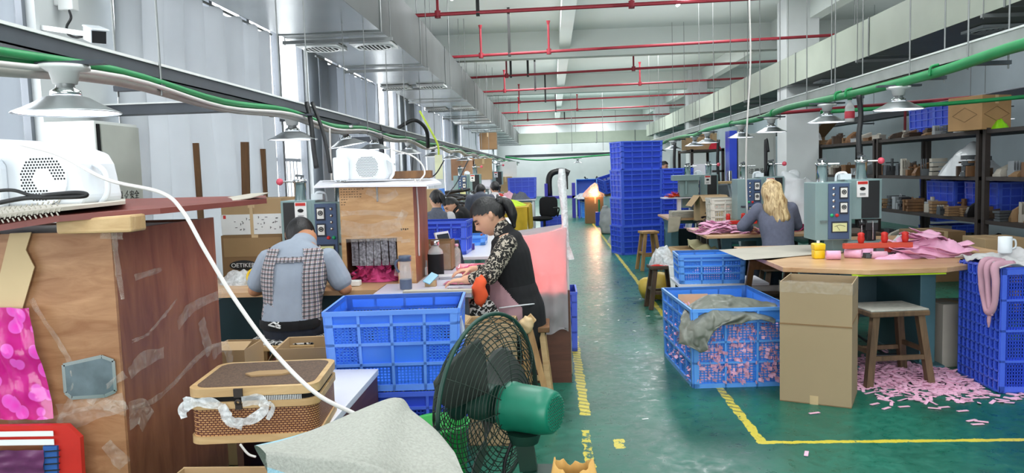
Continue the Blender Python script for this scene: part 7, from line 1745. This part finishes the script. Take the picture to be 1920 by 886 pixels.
b = MB(); b.tube([(-.1, 24.6, .7), (-.1, 24.6, 1.25), (.05, 24.6, 1.45), (.35, 24.6, 1.48), (.55, 24.6, 1.4)], .1, 10); b.box(.3, .5, 24.5, 24.7, .9, 1.4); b.build('press_arm', K['black_plastic'], t, world=True)
t = thing('sewing_machine', 'black machine with fan-like levers far down the aisle', 'machine', (1.3, 26, 0)); b = MB(); b.box(1.0, 1.7, 25.8, 26.3, 0, .9); b.build('machine_base', K['black_plastic'], t, world=True)
b = MB(); rr = random.Random(6)
for k in range(9): b.bar((1.35, 26, .9), (1.0 + k * .085, 26, 1.15 + .12 * math.sin(k * 1.3)), .05)
b.box(1.55, 1.75, 25.9, 26.1, .9, 1.15); b.build('lever_set', K['black_plastic'], t, world=True)
# carton with the glowing lamp under a plastic tent
oc = carton('brown taped carton under the glowing orange lamp at the end of the aisle', .56, .5, .74, (1.18, 21.7, 0), 0, K['card_dark'])
b = MB(); b.lathe([(.34, 0), (.3, .12), (.12, .3), (.03, .38), (.0, .39)], n=14, M=TR(1.18, 21.7, .742))
for v in b.v: v += V((nz(v, 9) * .03, nz(v, 9, 3) * .03, 0))
tag(b.build('plastic_tent', film('orange_lit_film', '#f0c3a4', .45, .3, .6, 9)), 'clear plastic tent over the glowing lamp at the end of the aisle', 'plastic')
t = thing('work_lamp', 'glowing orange lamp bulb on the far taped carton', 'lamp', (1.16, 21.5, .80)); MB().ell((0, 0, .07), .055).build('bulb', mat('orange_bulb', '#ffb68a', .3, emit=40, var=0), t); MB().cyl((0, 0, -.055), (0, 0, .02), .03).build('lamp_holder', K['black_plastic'], t)
l = bpy.data.lights.new('orange_lamp', 'POINT'); l.energy = 45; l.color = (1, .45, .22); l.shadow_soft_size = .06; lo = bpy.data.objects.new('orange_lamp', l); C.objects.link(lo); lo.location = (1.16, 21.38, .9)
t = thing('blue_bin', 'narrow blue bin holding a green stick in the aisle', 'bin', (1.24, 20.7, 0)); MB().box(-.1, .1, -.1, .1, 0, .36).build('bin_body', K['blue_deep'], t); MB().cyl((0, 0, .361), (0, 0, .7), .025).build('green_stick', K['cable_green'], t)
b = MB(); b.limb([V((1.28, 18, .02)), V((1.28, 18, .25)), V((1.24, 18.02, .5)), V((1.22, 18, .62))], [(.19, .15), (.2, .16), (.15, .1), (.06, .04)], n=24); 
for v in b.v: v += V((nz(v, 7) * .04, nz(v, 7, 2) * .04, 0)); v.z = max(v.z, 0)
tag(b.build('grey_sack', mat('light_grey_sack', '#a3a6a8', .8, var=.15, bump=.3, bscale=15)), 'upright grey sack left of the tall crate stack', 'sack')
b = heap(MB(), (1.3, 15.8, 0), .2, .3, .3, 6, .3, 6, 24, 24); tag(b.build('grey_sack', bpy.data.materials['light_grey_sack']), 'low slumped grey sack at the foot of the tall crate stack', 'sack')
t = thing('teal_drum', 'pale teal drum beside the tall crate stack', 'drum', (1.42, 18.6, 0)); b = MB(); b.lathe([(0, 0), (.2, 0), (.2, .84), (.18, .86), (0, .86)], n=24); b.build('drum_body', mat('pale_teal', '#7fa5a6', .5), t)
carton('brown carton on the pale teal drum', .34, .3, .32, (1.42, 18.6, .861), 0, K['card_dark'])
k3 = crate('tilted blue crate on the carton left of the tall stack top', .5, .36, .34, K['blue_deep'], 4, 3, (), 6, 5, (1.42, 18.6, 1.25), .4); k3.rotation_euler = (.2, -.25, .4); k3.location.z = 1.0
# ---------------------------------------------------------------- right: racks along the bay
def rack(label, y0, y1, x0=5.1, x1=5.85, zs=(.30, .77, 1.28, 1.83)):
    r = thing('iron_rack', label, 'rack', ((x0 + x1) / 2, (y0 + y1) / 2, 0))
    for x in (x0, x1):
        for y in (y0 + .03, y1 - .03): MB().box(x - .03, x + .03, y - .03, y + .03, 0, zs[-1] + .02).build('post', K['iron'], r, world=True)
    for z in zs:
        b = MB(); b.box(x0 - .02, x1 + .02, y0, y1, z - .045, z); b.build('shelf_board', K['iron'], r, world=True)
    return r
rack('nearest dark iron rack at the right edge, loaded with die boards and boxes', 6.5, 9.38); rack('second dark iron rack carrying folded sheets and a grey bag', 9.46, 12.36); rack('third dark iron rack with cylinder tools', 12.44, 15.0); rack('farthest dark iron rack, nearly empty, by the pillar', 15.08, 17.6)
cb = carton('big worn brown carton on top of the nearest iron rack', (.42), .5, .40, (5.14, 9.6, 1.832), .3, mat('worn_carton', '#b08a5e', .8, var=.1, scale=4))
b = MB()
for (a, e) in (((-.18, .1), (0, .19)), ((0, .19), (.18, .1)), ((.18, .1), (0, .02)), ((0, .02), (-.18, .1))): b.bar((-.2115, a[0], a[1] + .08), (-.2115, e[0], e[1] + .08), .003, .006, (0, 0, 1)); b.bar((a[0], -.2525, a[1] + .08), (e[0], -.2525, e[1] + .08), .003, .006, (0, 1, 0))
b.build('printed_diamond', K['card_dark'], cb)
pile('grey-white translucent bag bulging on the second iron rack shelf', (5.35, 10.1, 1.285), .3, .6, .36, K['bag_grey'], 41, .25, 4, 'plastic_bag', 'bag')
pile('hot pink cloth hanging on the top shelf beside the worn carton', (5.28, 9.75, 1.835), .12, .14, .14, K['pink_hot'], 42, .5, 12, 'pink_cloth', 'cloth')
pile('lime green bag poking out below the worn carton', (5.24, 9.36, 1.835), .1, .12, .1, mat('lime_bag', '#8fd61a', .4), 43, .5, 12, 'lime_bag', 'bag')
pile('whitish plastic scrap left of the hot pink cloth on the top shelf', (5.3, 10.15, 1.835), .16, .18, .14, K['film_milky'], 44, .5, 9, 'plastic_scrap', 'plastic')
rr = random.Random(77)
mm = [K['card_dark'], K['card_grey'], K['iron_grey'], K['wood_dark'], K['iron_grey'], K['wood_mid'], K['grey_plastic'], K['black_plastic']]
mnames = ['dark tan', 'pale grey', 'steel grey', 'dark wood', 'dull steel', 'brown wood', 'light grey', 'black']
shapes = ['die_board', 'tool_block', 'folder', 'tool_box', 'metal_plate']
# crates stored behind the racks
for i, (y, z, lab) in enumerate(((7.4, 1.3, 'nearest blue crate stored behind the rack, upper shelf'), (8.3, 1.3, 'blue crate behind the nearest rack post, upper shelf'), (7.4, .79, 'nearest blue crate stored behind the rack, middle shelf'), (8.4, .79, 'blue crate behind the nearest rack post, middle shelf'), (9.97, .79, 'blue crate at the rear of the second rack, middle shelf'), (11.0, .79, 'second blue crate at the rear of the second rack, middle shelf'), (8.2, .302, 'blue crate on the bottom shelf of the nearest rack'))):
    if i == 0: ck = crate(lab, .76, .40, .41, K['blue_deep'], 4, 3, ((1, 1), (2, 1)), 0, 0, (5.59, y, z), PI / 2, close=True)
    else: dup(ck, (5.59, y, z), PI / 2, lab)
for i, (x, y, lab) in enumerate(((5.6, 11.6, 'blue crate on the top shelf of the second rack'), (5.6, 10.8, 'second blue crate on the top shelf, next to the whitish scrap'))): dup(ck, (x, y, 1.835), PI / 2 + .1 * i, lab)
dup(ck, (6.6, 13.2, .9), .2, 'bright crate with lime lid glimpsed through the third rack'); dup(ck, (6.6, 13.2, .48), .2, 'crate under the lime-lidded crate behind the third rack'); dup(ck, (6.6, 13.2, .06), .2, 'lowest crate behind the third rack').location.z = 0.0
b = heap(MB(), (6.5, 12.9, 1.325), .1, .25, .06, 3, .3, 8, 16, 16); tag(b.build('lime_cover', K['lime_cloth']), 'lime lid on the crate behind the third rack', 'lid')
# many small tools, plates and boxes on the shelves
used = set()
def shelf_goods(z, y0, y1, n, tall, rname, seed, x=(5.16, 5.36), flat=False):
    r_ = random.Random(seed); y = y0
    for k in range(n):
        w = (y1 - y0) / n; mi = r_.randrange(8); m = mm[mi]
        yy = y0 + w * (k + .5); xx = r_.uniform(*x); h = r_.uniform(*tall); d = r_.uniform(.12, .26); ww = w * r_.uniform(.55, .9)
        kind = r_.choice(shapes if not flat else ['die_board', 'metal_plate', 'folder'])
        b = MB()
        if kind == 'tool_block':
            b.box(-d / 2, d / 2, -ww / 2, ww / 2, 0, h * .55); b.cyl((0, 0, h * .55), (0, 0, h), min(d, ww) * .3, n=12); b.bar((-d * .4, 0, h * .75), (d * .4, 0, h * .75), .02)
        elif kind == 'die_board':
            hh = h * .4; b.box(-d / 2, d / 2, -ww / 2, ww / 2, 0, hh); 
            for q in range(3): b.box(-d / 2 + .03 * q, -d / 2 + .03 * q + .006, -ww * .4, ww * .4, hh, h)
            b.box(d * .2, d * .3, -ww * .3, ww * .3, hh, h * .9)
        elif kind == 'folder':
            for q in range(4): b.box(-d / 2 + r_.uniform(0, .02), d / 2 + r_.uniform(0, .03), -ww / 2, ww / 2 + r_.uniform(-.02, .02), h * q / 4, h * (q + .8) / 4)
        elif kind == 'tool_box':
            b.box(-d / 2, d / 2, -ww / 2, ww / 2, 0, h * .7); b.box(-d / 2 - .005, d / 2 + .005, -ww / 2 - .005, ww / 2 + .005, h * .7, h * .85); b.tube([(0, -ww * .25, h * .85), (0, -ww * .2, h), (0, ww * .2, h), (0, ww * .25, h * .85)], .008, 6)
        else:
            b.box(-d / 2, d / 2, -ww / 2, ww / 2, 0, h * .2); b.hexa([V((-d / 2, -ww * .4, h * .2)), V((d / 2, -ww * .4, h * .2)), V((d / 2, ww * .4, h * .2)), V((-d / 2, ww * .4, h * .2))], [V((-d * .3, -ww * .3, h * .6)), V((d * .5, -ww * .3, h)), V((d * .5, ww * .3, h)), V((-d * .3, ww * .3, h * .6))])
        b.xf(RZ(r_.uniform(-.25, .25)) @ TR(0, 0, 0)); lo = min(v.z for v in b.v); o = b.build(kind, m); o.location = (xx, yy, z + .001)
        tag(o, '%s %s among the crowded goods on the %s' % (mnames[mi], kind.replace('_', ' '), rname), kind.replace('_', ' ').split()[-1], 'goods on the %s' % rname)
shelf_goods(.77, 6.6, 9.3, 20, (.10, .26), 'middle shelf of the nearest rack', 1); shelf_goods(1.28, 6.6, 9.3, 15, (.08, .2), 'upper shelf of the nearest rack', 2)
shelf_goods(.77, 9.55, 12.3, 20, (.1, .22), 'middle shelf of the second rack', 3); shelf_goods(1.28, 9.5, 9.95, 6, (.16, .28), 'upper shelf of the second rack', 4, (5.16, 5.22)); shelf_goods(1.28, 10.8, 12.3, 13, (.14, .28), 'upper shelf of the second rack', 14)
shelf_goods(1.83, 10.4, 12.3, 11, (.04, .14), 'top shelf of the second rack', 5, flat=True); shelf_goods(1.83, 12.6, 14.9, 10, (.06, .22), 'top shelf of the third rack', 6); shelf_goods(1.28, 12.6, 14.9, 11, (.1, .24), 'upper shelf of the third rack', 7)
shelf_goods(.77, 12.6, 14.9, 11, (.1, .2), 'middle shelf of the third rack', 8); shelf_goods(1.28, 15.2, 17.5, 8, (.1, .22), 'upper shelf of the farthest rack', 9); shelf_goods(1.83, 15.2, 16.8, 6, (.05, .15), 'top shelf of the farthest rack', 10)
shelf_goods(.30, 9.55, 12.3, 11, (.14, .3), 'bottom shelf of the second rack', 11); shelf_goods(.30, 6.6, 7.8, 6, (.14, .3), 'bottom shelf of the nearest rack', 12)
ch = carton('open brown box with flap up on the farthest rack top', .34, .5, .2, (5.45, 16.6, 1.832), .3, K['card_dark'], True, flap_ang=(-.6, None, -.8, None), fl=.9)
pile('clear plastic bag with black item beside the open brown box on the farthest rack', (5.3, 15.9, 1.832), .2, .3, .3, K['film_milky'], 51, .4, 6, 'plastic_bag', 'bag')
# boxes on the floor between table and racks
carton('brown carton standing on the floor before the second rack', .5, .6, .62, (4.75, 9.9, 0), .1, K['card_dark']); carton('tan carton standing before the nearest rack post', .45, .5, .66, (4.7, 8.4, 0), -.05, K['card'])
carton('low carton right of the pink heap by the right edge', .5, .5, .6, (4.6, 7.2, 0), .1, K['card_dark'])
# white cabinet and shelf at the back right
t = thing('steel_cabinet', 'pale grey steel cabinet with lettering far back on the right', 'cabinet', (4.3, 17.2, 0))
MB().box(4.05, 4.85, 17.0, 17.5, 0, 2.18).build('cabinet_body', mat('grey_white_steel', '#b9bfbb', .5, var=.04), t, bevel=.005, world=True); MB().box(4.1, 4.8, 16.985, 17.0, .1, 2.1).build('door', bpy.data.materials['grey_white_steel'], t, world=True)
b = MB(); b.lathe([(0, .02), (.025, .02), (.03, 0)], n=12, M=TR(4.16, 16.985, 1.55) @ RX(PI / 2)); b.build('lock', K['iron_grey'], t, world=True)
text('lettering', '注意安全', TR(4.5, 16.98, 1.36) @ RX(PI / 2), .12, K['ink'], t)
tag(MB().box(3.86, 4.02, 17.0, 17.4, 0, 2.25).build('blue_board', K['blue_deep']), 'tall blue board standing left of the pale steel cabinet', 'board')
t = rack('dark rack below the far shelf carton, left of the blue board', 17.8, 19.6, 3.2, 3.9, (.4, .9, 1.4, 1.88)); 
carton('tan carton on the dark rack left of the blue board', .6, .5, .34, (3.4, 18.3, 1.885), .05, K['card']); carton('second tan carton behind it on the dark rack', .5, .5, .4, (3.7, 18.95, 1.885), 0, K['card_pale'])
pile('red cloth on the dark rack right of the tan carton', (3.75, 18.0, 1.885), .14, .15, .16, mat('bright_red_cloth', '#c9283c', .8), 61, .4, 9, 'red_cloth', 'cloth')
tag(MB().box(3.0, 3.4, 16.6, 16.65, 0, 1.55).build('whiteboard', K['laminate']), 'white board leaning in the dark far right workplace', 'board')
for i, (x, y, lab) in enumerate(((2.6, 15.8, 'dark machine just right of the shadowed worker'), (3.3, 15.0, 'dark machine left of the pale steel cabinet'))):
    t = thing('dark_machine', lab, 'machine', (x, y, 0)); MB().box(-.25, .25, -.2, .2, 0, .8).build('machine_base', K['teal_dark'], t); MB().box(-.2, .2, -.1, .2, .8, 1.15).build('machine_body', K['iron_grey'], t, bevel=.02); MB().cyl((.1, 0, 1.15), (.1, 0, 1.4), .05).build('cylinder', K['chrome'], t); b = MB(); b.tube([(-.1, 0, 1.15), (-.12, 0, 1.6), (-.1, 0, 2.0)], .03, 8); b.build('hanging_cable', K['cable_black'], t)
# ---------------------------------------------------------------- light and camera
w = bpy.data.worlds.new('sky'); bpy.context.scene.world = w; w.use_nodes = True
bg = w.node_tree.nodes['Background']; bg.inputs[0].default_value = (.93, .97, 1, 1); bg.inputs[1].default_value = 3.4
def area(name, loc, size, rot, power, col=(1, 1, 1)):
    l = bpy.data.lights.new(name, 'AREA'); l.shape = 'RECTANGLE'; l.size, l.size_y = size; l.energy = power; l.color = col
    o = bpy.data.objects.new(name, l); C.objects.link(o); o.location = loc; o.rotation_euler = rot; return o
for i, (a, b) in enumerate(WIN):
    # daylight entering through each window
    area('window_light', (XL - .35, (a + b) / 2, (ZS + ZH) / 2), (ZH - ZS, b - a), (0, -PI / 2, 0), 17 * (b - a), (.93, .97, 1))
for yy, p in ((1.2, 105), (5.5, 115), (13.5, 150), (21.5, 170), (29.5, 230), (37.4, 230), (44, 130)):
    # soft fill added between the beams in place of unmodelled ceiling tubes
    for xx in (-.6, 2.6, 6.6):
        k = .4 if xx > 5 else 1
        area('ceiling_tubes', (xx, yy, ZC - .12), (1.2, 3.2), (0, 0, 0), p * .85 * k, (.97, .99, 1))
        area('ceiling_tubes_up', (xx, yy, 3.72), (3.0, 6.5), (PI, 0, 0), p * .27 * k, (.97, .99, 1))  # added upward fill to brighten the ceiling
area('window_light', (1.2, YF + .1, 2.0), (6, 2.4), (PI / 2, 0, 0), 330, (.97, .98, 1))  # added frontal fill behind the camera; this wall has no window
cam = bpy.data.cameras.new('camera'); co = bpy.data.objects.new('camera', cam); C.objects.link(co)
cam.sensor_width = 36; cam.lens = F_PX / 1920 * 36; cam.clip_start = .05; cam.clip_end = 200
co.matrix_world = Matrix.Translation((0, 0, CAM_H)) @ CAM_R.to_4x4()
sc = bpy.context.scene; sc.camera = co
sc.view_settings.view_transform = 'Standard'; sc.view_settings.look = 'None'; sc.view_settings.exposure = -.1
sc.cycles.use_denoising = True
sc.cycles.max_bounces = 6; sc.cycles.diffuse_bounces = 3; sc.cycles.glossy_bounces = 3; sc.cycles.transparent_max_bounces = 14; sc.cycles.transmission_bounces = 4
sc.cycles.caustics_reflective = False; sc.cycles.caustics_refractive = False; sc.cycles.sample_clamp_indirect = 4
